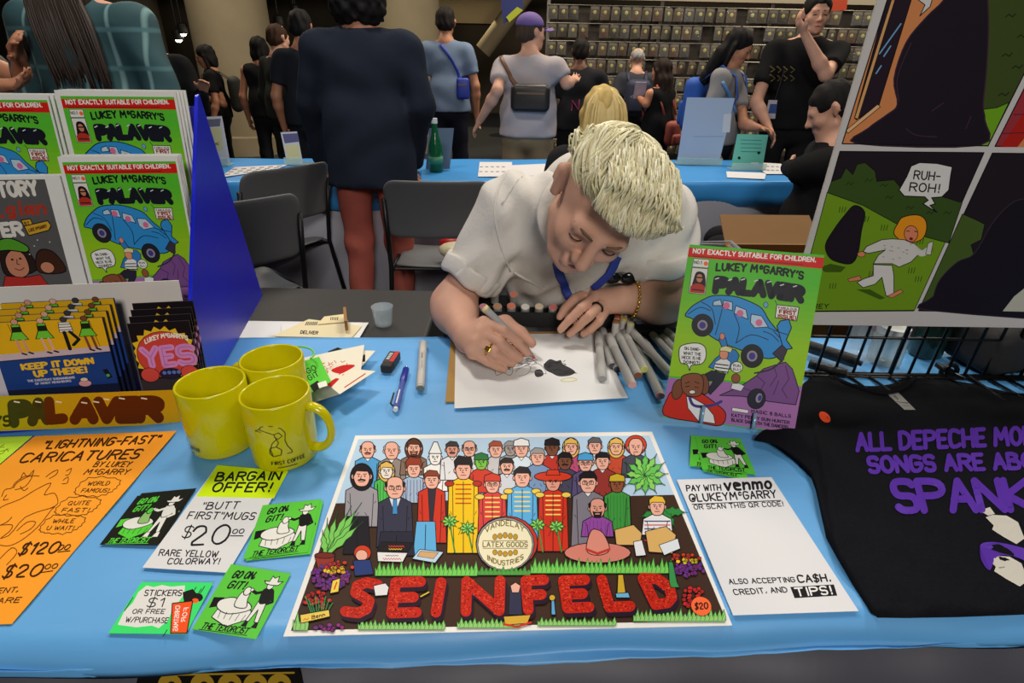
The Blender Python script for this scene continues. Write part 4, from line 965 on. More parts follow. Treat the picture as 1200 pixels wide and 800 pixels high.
# tier planes: the comics stand steeper than the slanted side walls
cl_ = UP * math.cos(math.radians(7.5)) + ry * math.sin(math.radians(7.5)); cn_ = np.cross(rx, cl_)
if cn_ @ (CO - f_bot) < 0: cn_ = -cn_
def rackflat(tl, tr, ratio, dist):
    # top edge traced, sides dropped along the lean of the tier
    B_ = CO + ray(*tr) * dist if np.isscalar(dist) else PP(*tr, dist, cn_); A = PP(*tl, B_, cn_); A = B_ - rx * abs((B_ - A) @ rx) + cl_ * 0
    sh_ = max(0, rl(B_)[0] + .006); print('U', rl(B_)); B_ = B_ - rx * sh_
    wv = np.linalg.norm(B_ - A); D = B_ - cl_ * wv * ratio; C = A - cl_ * wv * ratio
    return B_, [proj(A), proj(B_), proj(D), proj(C)]
WHT = (226, 226, 222)
def bagged(tl, tr, ratio, dist, label, group, blabel, n, art, margin, dx=.005):
    o_, qs = rackflat(tl, tr, ratio, dist)
    uu = rl(PP(*qs[1], o_, cn_))[0]; dx = min(dx, max(.0002, (-.005 - uu) / max(1, n - 1)))
    ar = Art(rect(100, 100), qs, o_, cn_, .0035, WHT, rough=.22)
    l, t_, r_, b_ = margin
    inner = [ar.H @ np.array([x, y, 1]) for x, y in ((l, t_), (100 - r_, t_), (100 - r_, 100 - b_), (l, 100 - b_))]
    inner = [(p[0] / p[2], p[1] / p[2]) for p in inner]
    ar2 = Art(art[1], inner, o_ + cn_ * .0035, cn_, .0002, art[2], rough=.22)
    art[0](ar2)
    k = len(ar.v); ar.v += ar2.v
    for f, m_ in zip(ar2.f, ar2.m):
        ar.f.append([i + k for i in f]); mm = ar2.mats[m_]
        if mm not in ar.mats: ar.mats.append(mm)
        ar.m.append(ar.mats.index(mm))
    o = ar.build('comic_book', label, 'comic', None)
    # only the front copy has its print; the ones behind show white edges
    ar3 = Art(rect(100, 100), qs, o_, cn_, .0035, WHT, rough=.22)
    ar3.poly([(l, t_), (100 - r_, t_), (100 - r_, 100 - b_), (l, 100 - b_)], art[2])
    me = None
    for i in range(1, n):
        if me is None:
            c = ar3.build('comic_book', blabel, 'comic', group); me = c.data
        else:
            c = bpy.data.objects.new('comic_book', me); COL.objects.link(c); tag(c, blabel, 'comic', group)
        c.location = Vector(o.location) + Vector(-cn_ * .0065 * i + rx * dx * i + cl_ * .0012 * i)
    return o
PAL = (palaver, ESRC, (86, 186, 52))
bagged((70, 190), (209, 182.5), 1.52, 1.035, 'green bagged comic in front of the middle right rack stack', 'copies behind the middle right rack stack', 'bagged comic showing only its edge behind the middle right rack stack', 4, PAL, (2, 3.2, 2.5, 2))
bagged((67, 116), (206, 107), 1.52, 1.075, 'green bagged comic in front of the upper right rack stack', 'copies behind the upper right rack stack', 'bagged comic showing only its edge behind the upper right rack stack', 4, PAL, (3, 3.2, 2.5, 2))
bagged((-86, 120), (57, 111), 1.52, CO + ray(206, 107) * 1.075, 'green bagged comic in front of the upper left rack stack, cut by the frame', 'copies behind the upper left rack stack', 'bagged comic showing only its edge behind the upper left rack stack', 4, PAL, (2, 3, 2.5, 2))
def history(a):
    WH = (222, 218, 210)
    a.text('HISTORY', (40, 14), (91, 12), (0, -10.5), 3.2, WH)
    a.text('BELgian', (24, 31), (93, 28), (1, -11), 2.8, (168, 58, 44))
    a.text('ER', (53, 46), (69, 45), (0, -10), 3.4, WH)
    a.poly([(71, 33), (79, 32), (80, 37), (72, 38)], (206, 160, 50), .8); a.poly([(72, 38), (93, 34), (95, 38), (92, 42), (74, 46)], (206, 160, 50), .8); a.text('LUKE McGARRY', (75, 43), (91, 39.5), (0, -2.4), .6, (90, 60, 30)); a.text('BY', (73, 37), (77, 36.5), (0, -2.4), .6, (90, 60, 30))
    a.poly([(44, 66), (46, 56), (60, 54), (69, 58), (72, 76), (46, 80)], (46, 34, 30), .9, smooth=True); a.poly([(48, 66), (56, 58), (65, 62), (66, 76), (58, 82), (49, 78)], (196, 130, 100), .8, smooth=True)
    a.poly([(40, 58), (46, 50), (58, 48), (70, 55), (68, 60), (54, 58)], (84, 156, 44), 1.0, smooth=True)
    for x, y in ((54, 66), (61, 65.5)): a.oval((x, y), 1.2, .9, (40, 30, 30))
    a.line([(58, 66), (57, 70), (59, 70.5)], .7); a.line(cr([(54, 74), (58, 75.5), (62, 73.5)], False), .8, (110, 50, 40))
    a.poly([(74, 78), (75, 64), (82, 58), (92, 62), (97, 78)], (64, 40, 30), .9, smooth=True); a.oval((82, 74), 6, 5, (196, 130, 100), .6)
    a.poly([(38, 92), (44, 80), (60, 82), (74, 80), (80, 92)], (180, 50, 44), .6)
    for x, y in ((70, 62), (76, 55), (90, 52), (80, 50)): a.oval((x, y), .6, .6, (200, 200, 200))
bagged((-96, 214), (71, 205.5), 1.4, CO + ray(209, 182.5) * 1.035 + ry * .004, 'grey bagged history comic with white and red title in the middle left of the rack', 'copies behind the grey history comic', 'bagged comic showing only its edge behind the grey history comic', 3, (history, rect(100, 140), (88, 88, 88)), (2, 2, 12, 2), .004)
# white divider card
do_ = RB(0, .082, 0); A = PP(120, 331, do_, cn_); hA = (A - RB(0, 0, 0))[2]
b = MB(); A0_ = RB(-.003, .082, 0); b.prism([A0_ - rx * .98 + cl_ * (hA + .004), A0_ + cl_ * hA, A0_ + cl_ * .006, A0_ - rx * .98 + cl_ * .006], -cn_ * .003); b.build('divider_card', M((216, 210, 204), .7), rk, ro)
# yellow books and the YES comics
def keepit(a):
    a.poly([(0, 0), (100, 0), (100, 50), (0, 50)], (222, 172, 28)); a.poly([(0, 46), (100, 42), (100, 52), (0, 56)], (196, 176, 190)); a.poly([(0, 56), (100, 51), (100, 100), (0, 100)], (34, 64, 134))
    a.line([(0, 56), (100, 51)], 1.4, (40, 34, 60)); a.line([(18, 2), (22, 44)], .6, (120, 80, 20)); a.line([(88, 2), (92, 42)], .6, (120, 80, 20))
    for x, col, dress in ((24, (206, 150, 130), 1), (46, (220, 170, 150), 1), (66, (60, 60, 66), 0), (84, (120, 70, 50), 1)):
        a.oval((x, 0), 3, 4, col, .5)
        if dress:
            a.poly([(x - 3.5, 4), (x + 3.5, 4), (x + 4, 14), (x + 8, 26), (x - 8, 26), (x - 4, 14)], (110, 196, 56), .8); a.poly([(x - 4, 7), (x + 4, 7), (x + 4, 15), (x - 4, 15)], (30, 40, 26))
            a.line([(x - 3, 26), (x - 1, 46)], 2.4, col); a.line([(x + 3, 26), (x + 5, 45)], 2.4, col); a.line([(x - 1, 46), (x + 2, 48)], 2.2); a.line([(x + 5, 45), (x + 8, 47)], 2.2)
        else:
            a.poly([(x - 5, 4), (x + 5, 4), (x + 6, 18), (x - 6, 18)], (226, 224, 224), .6)
            for k in range(3): a.line([(x - 5, 7 + k * 4), (x + 5, 7 + k * 4)], 1)
            a.line([(x - 2, 18), (x - 1, 44)], 3.4, (30, 30, 34)); a.line([(x + 3, 18), (x + 9, 30), (x + 3, 38)], 3.4, (30, 30, 34))
    a.text('KEEP IT DOWN', (19, 70), (82, 67), (0, -8), 2.4, (232, 186, 40)); a.text('UP THERE!', (28, 82), (74, 80), (0, -8.5), 2.4, (232, 186, 40))
    a.text('THE EVERYDAY SHENANIGANS', (20, 89), (62, 88), (0, -3), .7, (190, 190, 210)); a.text('OF NOISY NEIGHBORS', (26, 94), (58, 93), (0, -3), .7, (190, 190, 210))
    a.oval((70, 97), 6, 5, (226, 160, 170), .6); a.oval((70, 91), 3.5, 3, (226, 214, 180), .5); a.poly([(89, 78), (93, 77), (96, 90), (92, 92)], (26, 26, 36), .4); a.oval((92.5, 87), 1.6, 2.4, (70, 180, 90))
def yes(a):
    a.poly([(0, 0), (100, 0), (100, 100), (0, 100)], (30, 24, 28))
    pts = []
    for k in range(40):
        t = 2 * math.pi * k / 40; r_ = 1.0 if k % 2 else .86; pts.append((min(100, max(0, 50 + 56 * r_ * math.cos(t))), min(100, max(0, 56 + 50 * r_ * math.sin(t)))))
    a.poly(pts, (230, 186, 40), .8); a.oval((50, 58), 46, 42, (206, 70, 62), 1)
    a.text('LUKEY McGARRY\'S', (22, 36), (92, 34), (0, -7), 1.8, (240, 236, 230), arc=1.1)
    for ch, x0, x1 in (('Y', 14, 36), ('E', 46, 62), ('S', 72, 96)): a.text(ch, (x0, 76), (x1, 75), (0, -30), 11, (214, 140, 206))
    for ch, x0, x1 in (('Y', 14, 36), ('E', 46, 62), ('S', 72, 96)): a.text(ch, (x0, 76), (x1, 75), (0, -30), 1, (170, 90, 160))
    a.oval((18, 92), 15, 13, (214, 76, 68), 1); a.oval((84, 92), 15, 13, (214, 76, 68), 1); a.oval((52, 92), 18, 10, (40, 34, 60), 1)
    for x in (42, 50, 58, 66): a.oval((x, 90), 3.6, 3.6, (90, 120, 200), .5)
def stackart(fn, tl, tr, v0, ratio, thick, src, base, label, name, cat, n, group, blabel, dv, dx, dup_=0.0):
    o_ = RB(0, v0, 0); A, B_ = PP(*tl, o_, cn_), PP(*tr, o_, cn_); A = B_ - rx * abs((B_ - A) @ rx); h_ = (B_[2] - TZ - .008) / cl_[2]
    qs = [proj(A), proj(B_), proj(B_ - cl_ * h_), proj(A - cl_ * h_)]
    a = Art(src, qs, o_, cn_, thick, base, rough=.3); fn(a)
    f = a.build(name, label, cat)
    for k in range(1, n):
        c = f.copy(); COL.objects.link(c); c.location = Vector(f.location) + Vector(-cn_ * dv * k + rx * dx * k + cl_ * dup_ * k)
        tag(c, blabel, cat, group)
    return f
stackart(keepit, (-14, 379.5), (121, 371), .018, 1.0, .005, [(0, 0), (100, 0), (100, 155), (0, 155)], (28, 34, 60), 'yellow and blue hardback reading keep it down up there, front of its stack', 'hardback_book', 'book', 4, 'hardbacks behind the yellow and blue front book', 'yellow and blue hardback peeking out behind the front copy in the rack tray', .010, .003, .008)
stackart(yes, (149.5, 378.5), (222, 375), .018, 1.0, .0025, [(0, 0), (100, 0), (100, 165), (0, 165)], (60, 52, 56), 'black and red comic titled yes at the front of its rack stack', 'comic_book', 'comic', 4, 'comics behind the black and red front comic', 'black and yellow comic peeking out behind the black and red one in the rack tray', .010, .0003, .009)
# ---------------------------------------------------------------- yellow mugs
mugm = M((204, 194, 8), .16, var=.05, vscale=8, name='yellow_glaze')
def mug(cbase, R_, h, ha, label, art=None):
    t = thing('coffee_mug', cbase, label, 'mug', 'yellow mugs')
    c = np.array(cbase)
    b = MB(); b.lathe(c, [(R_ * .80, .0), (R_ * .93, .001), (R_ * .96, .005), (R_ * .965, .02), (R_, h * .5), (R_, h - .002), (R_ - .0012, h), (R_ - .0030, h), (R_ - .0042, h - .002), (R_ - .0045, h * .5), (R_ - .007, .012), (R_ * .6, .008), (.0005, .0075)], 56)
    b.build('cup', mugm, t, c, smooth=True, auto=1.2)
    d = np.array([math.cos(ha), math.sin(ha), 0]); pts = []
    for k in range(17):
        a = math.pi * (k / 16) - math.pi / 2
        pts.append(c + d * (R_ * .96 + R_ * .66 * (max(0, math.cos(a)) ** .8)) + UP * (h * .5 + h * .33 * math.sin(a)))
    b = MB(); b.tube(pts, [.0075 + .0018 * abs(k - 8) / 8 for k in range(17)], 12, flat=.75, ref=np.cross(d, UP)); b.build('handle', mugm, t, c, smooth=True)
    if art:
        ang0, items = art
        def sp(u, v): a = ang0 + u / R_; return c + np.array([(R_ + .0003) * math.cos(a), (R_ + .0003) * math.sin(a), v])
        b = MB().use(M((44, 42, 14), .5))
        for pts in items:
            for (u0, v0), (u1, v1) in zip(pts[:-1], pts[1:]):
                L = math.hypot(u1 - u0, v1 - v0)
                if L < 1e-6: continue
                ox, oy = -(v1 - v0) / L * .0007, (u1 - u0) / L * .0007
                b.add([sp(u0 + ox, v0 + oy), sp(u1 + ox, v1 + oy), sp(u1 - ox, v1 - oy), sp(u0 - ox, v0 - oy)], [(0, 1, 2, 3)])
        b.build('printed_logo', parent=t, origin=c)
    return t
def mugtext(s, u0, u1, v, h):
    out = []; x = 0; G = []
    for ch in s:
        g_, w_ = glyph(ch)
        if ch == ' ': x += 4; continue
        G.append((g_, x)); x += w_ + 2.4
    for g_, x0 in G:
        for st_ in g_: out.append([(u0 + (u1 - u0) * (x0 + a) / (x - 2.4), v + h * y / 8) for a, y in st_])
    return out
fig = [[(.006, .030), (.004, .042), (.008, .052), (.014, .058), (.012, .066), (.004, .070), (-.006, .074), (-.002, .079), (.010, .080), (.022, .074), (.026, .066), (.024, .054), (.026, .044), (.030, .036)], [(.006, .030), (.002, .036), (.004, .044), (.012, .046), (.018, .040), (.016, .032), (.006, .030), (.030, .032), (.030, .036)], [(.012, .066), (.018, .068), (.022, .062), (.016, .058), (.012, .062)], [(-.006, .074), (-.012, .071), (-.004, .070)], [(.014, .058), (.016, .052), (.012, .046)]]
fig = [[(u * 1.15, v * 1.12) for u, v in s_] for s_ in fig]
m1 = P(337, 549); m2 = P(266, 522)
mr = .052
def mugat(px_rim, py_rim, px_base, py_base, h):
    c = P(px_base, py_base); return c
MH = .118
c1 = P(336, 531); c2 = P(264, 518); c3 = P(331, 486)
camdir = lambda c: math.atan2(-c[1], -c[0])
txt = mugtext('FIRST COFFEE', -.004, .046, .018, .006) + [[(.004 + .0022 * k, .0125 + (.0009 if k % 2 else -.0009)) for k in range(14)]]
c1_ = c1; E1 = camdir(c1)
mug(c1, mr, MH, math.radians(-8), 'yellow mug nearest the poster, handle right and line drawing in front', (E1 - .28, [[(u - .012, v) for u, v in s_] for s_ in fig] + [[(u - .006, v) for u, v in s_] for s_ in txt]))
mug(c2, mr, MH, math.radians(80), 'leftmost yellow mug, beside the blue rack front', (E1 - 1.0, [[(u - .03, v) for u, v in s_] for s_ in txt]))
mug(c3, mr, MH, math.radians(172), 'rear yellow mug with its handle toward the blue rack side')
# ---------------------------------------------------------------- little cards lying behind the mugs
def card(q, lift, base, label, fn=None, tilt=None, group=None):
    z = lift
    ar = Art(q, q, (0, 0, TZ + .001 + z) if tilt is None else P(*tilt[0], TZ + .001), UP if tilt is None else tilt[1], .0005, base, rough=.5)
    if fn: fn(ar)
    return ar.build('greeting_card', label, 'card', group)
REDI = (200, 36, 34)
CRM = (236, 230, 210)
def redart(a):
    for k in range(26): x, y = r5.uniform(374, 408), r5.uniform(420, 440); a.line([(x, y), (x + r5.uniform(-4, 4), y + r5.uniform(-3, 3))], .7, REDI)
    a.poly([(388, 434), (402, 428), (416, 428), (408, 434), (398, 438)], REDI, smooth=True); a.poly([(382, 450), (394, 443), (398, 444), (388, 454)], REDI); a.line([(404, 454), (428, 438)], 1.2, REDI)
tl_ = lambda ax, d: (lambda v: v / np.linalg.norm(v))(np.array([ax, d, 1.0]))
def twisted(a):
    a.poly([(420, 419), (428, 415), (428, 424), (420, 424)], (40, 34, 32))
card([(400, 410), (440, 411), (418, 436), (384, 440)], .018, CRM, 'cream card with a dark picture, partly under two others behind the mugs', twisted)
card([(352, 420), (427, 404), (423, 434), (376, 446)], .026, CRM, 'long cream card standing out at the top of the card fan')
card([(372, 441), (394, 430), (440, 435), (398, 462)], .034, CRM, 'cream card with red drawing on top of the card fan', redart)
card([(362, 457), (384, 448), (398, 462), (366, 472)], .010, CRM, 'cream card corner showing below the red drawn card')
def grn(a): a.text('GO', (361, 438), (371, 433), (-3, -5), 1.1); a.text('GIT', (363, 446), (374, 440), (-3, -5), 1.1); a.poly([(363, 452), (372, 446), (378, 452), (368, 460)], (30, 30, 30)); a.poly([(372, 449), (382, 446), (384, 452), (374, 455)], (236, 236, 230))
card([(352, 424), (374, 418), (388, 447), (362, 462)], .045, GREEN, 'green hang card leaning on the rear yellow mug', grn)
def blk(a): a.line([(338, 416), (348, 410)], 1.2, GREEN); a.line([(340, 419), (349, 413)], 1, GREEN)
card([(318, 414), (349, 407), (356, 424), (330, 432)], .06, (28, 30, 28), 'black hang card with green print behind the rear yellow mug', blk)
card([(384, 412), (396, 407), (403, 410), (394, 418)], .012, (28, 30, 28), 'black card corner poking out above the cream card fan')
b = MB(); b.tube([P(*p, TZ + .068) for p in cr([(332, 412), (340, 407), (352, 406), (364, 409), (368, 415), (364, 420)], False)], .0018, 8); tag(b.build('card_loop', M((120, 214, 40), .4), smooth=True, origin=P(350, 410, TZ + .068)), 'lime loop string tied through the hang cards behind the mugs', 'string')
# ---------------------------------------------------------------- eraser, pencil, markers
def lying(pa, pb, z): return P(*pa, z), P(*pb, z)
a_, e_ = lying((452, 433), (463, 416), TZ + .010)
t = thing('eraser', (a_ + e_) / 2 - UP * .010, 'small black eraser in a red and black paper sleeve', 'eraser')
R_ = frame(e_ - a_, UP.tolist() if False else np.cross(UP, e_ - a_)); L = np.linalg.norm(e_ - a_)
b = MB(); b.rbox((a_ + e_) / 2, (L / 2, .0115, .009), .003, R_); b.build('rubber', M((40, 40, 42), .8), t, t.location)
cc = a_ + (e_ - a_) * .64; b = MB(); b.use(M((36, 34, 36), .5)); b.rbox(cc, (L * .37, .012, .0095), .0025, R_)
yv_ = R_[:, 1]; b.use(M((196, 34, 34), .5)); b.box(cc - yv_ * .0065 * (1 if yv_[0] < 0 else -1) + UP * .0096, (L * .36, .0045, .0004), R_); b.use(M((226, 226, 226), .5))
for k in range(4): b.box(cc + (e_ - a_) * (.18 - .12 * k) + yv_ * .004 * (1 if yv_[0] < 0 else -1) + UP * .0098, (.0018, .0035, .0003), R_)
b.build('paper_sleeve', parent=t, origin=t.location)
a_, e_ = lying((463.5, 480), (477, 428), TZ + .0075)
t = thing('mechanical_pencil', (a_ + e_) / 2, 'blue mechanical pencil with clear barrel and black clip', 'pencil')
d_ = e_ - a_; L = np.linalg.norm(d_); bp = M((30, 42, 150), .3)
b = MB(); b.tube([a_ + d_ * .03, a_ + d_ * .04, a_ + d_ * .36], [.005, .0065, .0065], 14); b.tube([a_ + d_ * .36, a_ + d_ * .60], .0056, 14); b.build('barrel', M((92, 110, 190), .15, alpha=.75), t, t.location, smooth=True, auto=.7)
b = MB(); b.tube([a_ + d_ * .58, a_ + d_ * .62, a_ + d_ * .9, a_ + d_ * .93], [.0056, .0070, .0066, .004], 14); b.build('grip', bp, t, t.location, smooth=True, auto=.7)
b = MB(); b.tube([a_ + d_ * .93, a_ + d_ * .985, a_ + d_ * 1.0], [.0035, .0012, .0006], 10); b.build('tip', M((170, 172, 178), .25, .9), t, t.location, smooth=True)
b = MB(); b.tube([a_ - d_ * .005, a_ + d_ * .035], .0045, 12); b.build('end_eraser', M((226, 226, 226), .7), t, t.location)
sd = np.cross(UP, d_); sd /= np.linalg.norm(sd); b = MB(); b.tube([a_ + d_ * .05 + sd * .006 + UP * .004, a_ + d_ * .08 + sd * .0105 + UP * .005, a_ + d_ * .30 + sd * .010 + UP * .005], .0017, 8); b.build('clip', M((24, 24, 30), .3), t, t.location)
b = MB(); b.box(a_ + d_ * .22 + UP * .0064, (L * .14, .0012, .0004), frame(d_, np.cross(UP, d_))); b.build('barrel_print', M((220, 220, 230), .5), t, t.location)
greyp = M((186, 184, 180), .45)
def marker(a_, e_, label, capcol, group=None, rr=.0072, cap=.40, endcol=None, n=4):
    """a_ = the coded end, e_ = the far end; a twin tip marker with an oval barrel"""
    a_ = np.array(a_); e_ = np.array(e_); d_ = e_ - a_; L = np.linalg.norm(d_)
    t = thing('art_marker', (a_ + e_) / 2, label, 'marker', group)
    R_ = frame(d_, np.cross(UP, d_)); ref = R_[:, 1]
    b = MB(); b.tube([a_ + d_ * .30, a_ + d_ * (1 - .28)], rr * .98, 16, flat=.86, ref=ref); b.build('barrel', greyp, t, t.location, smooth=True, auto=.8)
    b = MB(); b.tube([a_ + d_ * .004, a_ + d_ * .012, a_ + d_ * .298, a_ + d_ * .30], [rr * .9, rr * 1.02, rr * 1.06, rr * .96], 16, flat=.86, ref=ref); b.build('cap', greyp, t, t.location, smooth=True, auto=.8)
    b = MB(); b.tube([a_ + d_ * (1 - .285), a_ + d_ * (1 - .28), a_ + d_ * .985, a_ + d_ * 1.0], [rr * .96, rr * 1.06, rr * 1.0, rr * .7], 16, flat=.86, ref=ref); b.build('cap', greyp, t, t.location, smooth=True, auto=.8)
    b = MB(); b.tube([a_ - d_ * .004, a_ + d_ * .03], [rr * .88, rr * 1.045], 16, flat=.86, ref=ref); b.build('colour_end', M(capcol, .5), t, t.location, smooth=True, auto=.8)
    if endcol == 'text':
        ar = Art(rect(100, 12), [proj(p) for p in (a_ + d_ * .36 + ref * .003 + UP * rr * .86, a_ + d_ * .70 + ref * .003 + UP * rr * .86, a_ + d_ * .70 - ref * .003 + UP * rr * .86, a_ + d_ * .36 - ref * .003 + UP * rr * .86)], a_ + UP * rr * .9, UP, .0001, (186, 184, 180))
        ar.line([(4 + 3 * k, 7 + (2 if k % 2 else -1)) for k in range(14)], 1.1, (110, 108, 112)); ar.line([(58 + 2.4 * k, 6 + (2.6 if k % 2 else -2.6)) for k in range(16)], 1.6, (70, 68, 74)); ar.build('barrel_print', parent=t, origin=t.location)
    return t
z = TZ + .009
marker(P(492.5, 455, z), P(496, 401, z), 'pale grey marker lying alone right of the blue pencil', (110, 118, 106), endcol='text', rr=.0085)
pile = [  # coded end, far end, lift, colour, label
    ((706, 444), (701, 391), .0125, (150, 150, 152), 'marker lying along the right edge of the drawing paper'),
    ((718, 429), (706, 386), .012, (70, 70, 76), 'dark ended marker second from the paper edge in the pile'),
    ((724, 433), (716, 392), .010, (60, 62, 70), 'slim marker with dark end half buried in the pile'),
    ((741, 451), (713, 393), .026, (230, 170, 160), 'pink ended marker lying uppermost toward the paper'),
    ((748, 440), (722, 386), .018, (136, 84, 46), 'brown ended marker beside the pink ended one'),
    ((755, 433), (731, 388), .022, (226, 222, 120), 'pale yellow ended marker in the middle of the pile'),
    ((774, 464), (744, 398), .012, (206, 112, 112), 'rose ended marker reaching furthest toward the poster'),
    ((785, 437), (737, 384), .030, (190, 190, 196), 'grey marker lying across the top of the pile'),
    ((784, 438), (752, 397), .010, (60, 64, 84), 'marker with a dark blue end under the crossing grey marker'),
    ((790, 420), (763, 390), .012, (214, 190, 60), 'marker with a yellow ring close to the easel comic'),
    ((797, 416), (776, 394), .010, (200, 200, 200), 'white marker nearest the left edge of the easel comic'),
    ((800, 404), (774, 382), .016, (196, 196, 198), 'short tipped white marker pointing at the tin behind')]
for pa, pb, lift, col, lab in pile:
    marker(P(*pa, TZ + lift), P(*pb, TZ + lift + .002), lab, col, rr=.0092)
t = thing('paint_cube', P(763, 420), 'small dark green glass block lying among the markers', 'glass block')
b = MB(); b.rbox(P(763, 420, TZ + .014), (.012, .012, .012), .002, rotz(.4)); b.build('block', M((20, 84, 84), .1, var=.3, vscale=40), t, t.location)
b = MB(); b.rbox(P(762, 413, TZ + .027), (.0122, .0122, .0015), .001, rotz(.4)); b.build('rim', M((150, 170, 160), .2), t, t.location)
b = MB(); b.tube([P(762, 385, TZ + .02), P(752, 371, TZ + .02)], .0012, 6); tag(b.build('dip_pen_nib', M((160, 130, 70), .3, .8), origin=P(757, 378, TZ + .02)), 'thin brass rod sticking up behind the yellow ringed marker', 'rod')
# ---- black marker case between the hands
ca, cb = P(553, 381, TZ + .002), P(738, 385, TZ + .002)
cx_ = (cb - ca); cw = np.linalg.norm(cx_); cx_ /= cw; cy_ = np.cross(UP, cx_)
mc = thing('marker_case', (ca + cb) / 2, 'open black marker case full of coloured markers in front of the artist', 'case')
def CB_(u, v, w): return ca + cx_ * u + cy_ * v + UP * w
blk_ = M((22, 22, 25), .55, bump=.1, bscale=300)
CD = .105
ol = [(.02, 0), (cw - .02, 0), (cw, .02), (cw, CD - .02), (cw - .02, CD), (.02, CD), (0, CD - .02), (0, .02)]
b = MB(); b.prism([CB_(u, v, 0) for u, v in ol], UP * .003); b.build('case_base', blk_, mc, mc.location)
b = MB()
for k in range(len(ol)):
    (u0, v0), (u1, v1) = ol[k], ol[(k + 1) % len(ol)]
    b.prism([CB_(u0, v0, .001), CB_(u1, v1, .001), CB_(u1, v1, .038), CB_(u0, v0, .038)], np.cross(CB_(u1, v1, 0) - CB_(u0, v0, 0), UP) / np.linalg.norm(CB_(u1, v1, 0) - CB_(u0, v0, 0)) * .003)
b.build('case_wall', blk_, mc, mc.location)
b = MB(); b.prism([CB_(.02, CD, .036), CB_(cw - .02, CD, .036), CB_(cw - .004, CD + .012, .07), CB_(cw - .03, CD + .022, .095), CB_(.03, CD + .022, .095), CB_(.004, CD + .012, .07)], cy_ * .006); b.build('case_lid', blk_, mc, mc.location)
b = MB(); b.box(CB_(cw / 2, .055, .014), (cw / 2 - .012, .004, .013), frame(cx_, cy_)); b.build('divider', blk_, mc, mc.location)
ends = [(230, 150, 170), (214, 120, 110), (240, 190, 190), (236, 230, 226), (214, 80, 160), (196, 150, 110), (222, 170, 150), (160, 110, 90), (236, 214, 180), (206, 160, 60), (226, 130, 100), (190, 150, 170)]
fr = frame(cy_, cx_)
k = 0
for rowv, wz, nn, grp in ((.022, .026, 10, 'front'), (.078, .034, 7, 'rear')):
    for i in range(nn):
        u = .028 + (cw - .056) * (i + .5 * (nn < 10)) / (nn - .2)
        c_ = CB_(u, rowv + r5.uniform(-.003, .003), wz + r5.uniform(0, .006)); tip = c_ + UP * .020 - cy_ * .016
        t = thing('art_marker', c_, 'round coloured marker end standing in the %s row of the black case' % grp, 'marker', 'marker ends in the %s row of the black case' % grp)
        b = MB(); b.tube([c_ - (tip - c_) * .25, tip], .0105, 14, flat=.8); b.build('barrel', M((206, 204, 200), .4), t, c_, smooth=True, auto=.7)
        b = MB(); b.tube([tip - (tip - c_) * .05, tip + (tip - c_) * .05], [.0108, .0090], 14, flat=.8); b.build('colour_end', M(ends[(k * 5 + (3 if grp == 'rear' else 0)) % 12], .45), t, c_, smooth=True, auto=.7); k += 1
for i, (px, py, col, lab) in enumerate(((727, 365, (190, 110, 90), 'rosy'), (735, 367, (70, 150, 190), 'blue'), (731, 374, (200, 170, 90), 'tan'), (722, 377, (140, 96, 50), 'brown'), (739, 380, (206, 196, 150), 'cream'), (724, 371, (150, 60, 40), 'dark red'))):
    c_ = P(px, py, TZ + .05); t = thing('art_marker', c_, 'marker with a %s end standing beyond the artist\'s bracelet hand' % lab, 'marker')
    b = MB(); b.tube([np.array([c_[0], c_[1], TZ + .003]), c_], .0085, 14); b.build('barrel', M((196, 192, 186), .4), t, c_, smooth=True, auto=.7)
    b = MB(); b.tube([c_ - UP * .001, c_ + UP * .004], [.0088, .0075], 14); b.build('colour_end', M(col, .45), t, c_, smooth=True, auto=.7)
# clear tin beyond the markers
t = thing('pen_tin', P(772, 385), 'small dark metal tin with a clear lid beyond the marker pile', 'tin')
b = MB(); R_ = rotz(.25); c_ = P(776, 384, TZ + .014); b.rbox(c_, (.075, .028, .012), .006, R_); b.build('tin_box', M((44, 44, 50), .3, .5), t, t.location)
b = MB(); b.rbox(c_ + UP * .03 + np.array([0, .02, 0]), (.075, .026, .0025), .002, R_ @ rotx(.5)); b.build('lid', M((140, 140, 165), .15, alpha=.5), t, t.location)
# ================================================================ right side of the table
# ---- black shirt
def lerpc(tab, x):
    for (x0, y0), (x1, y1) in zip(tab[:-1], tab[1:]):
        if x <= x1: return y0 + (y1 - y0) * (x - x0) / max(1e-6, x1 - x0)
    return tab[-1][1]
topc = [(884, 514), (890, 507), (915, 490), (938, 452), (950, 442), (965, 437.5), (990, 447), (1012, 452), (1032, 452), (1048, 449), (1063, 440), (1071, 437.5), (1078, 441), (1110, 445), (1145, 450), (1180, 459), (1230, 470), (1330, 500)]
botc = [(884, 516), (905, 520), (920, 530), (938, 545), (952, 560), (960, 590), (966, 626), (980, 652), (1000, 686), (1025, 723.5), (1060, 724), (1120, 723), (1200, 720), (1330, 716)]
xs = [884, 886, 890, 896] + list(range(902, 1331, 6))
g = []
for x in xs:
    t0, t1 = lerpc(topc, x), lerpc(botc, x); row = []
    for k in range(41):
        f = k / 40; y = t0 + (t1 - t0) * f
        ed = min(1, min(f, 1 - f) * 14, (x - 883) / 10 if x < 900 else 1)
        w = .0045 * math.sin(x * .11 + y * .05) * math.sin(y * .07 - x * .03) + .003 * math.sin(x * .05 - y * .13)
        fold = .006 * math.exp(-((x - 958 - (y - 500) * .18) / 5) ** 2) * (y > 490)
        row.append(P(x, y, TZ + .0015 + max(0, ed) ** .5 * (.011 + w * .6 + fold)))
    g.append(row)
b = MB(); b.grid(g)
shm = M((19, 20, 25), .95, var=.25, vscale=220, bump=.12, bscale=700, spec=.08, name='black_jersey')
so = P(1060, 600, TZ)
b.build('tshirt', shm, smooth=True, origin=so)
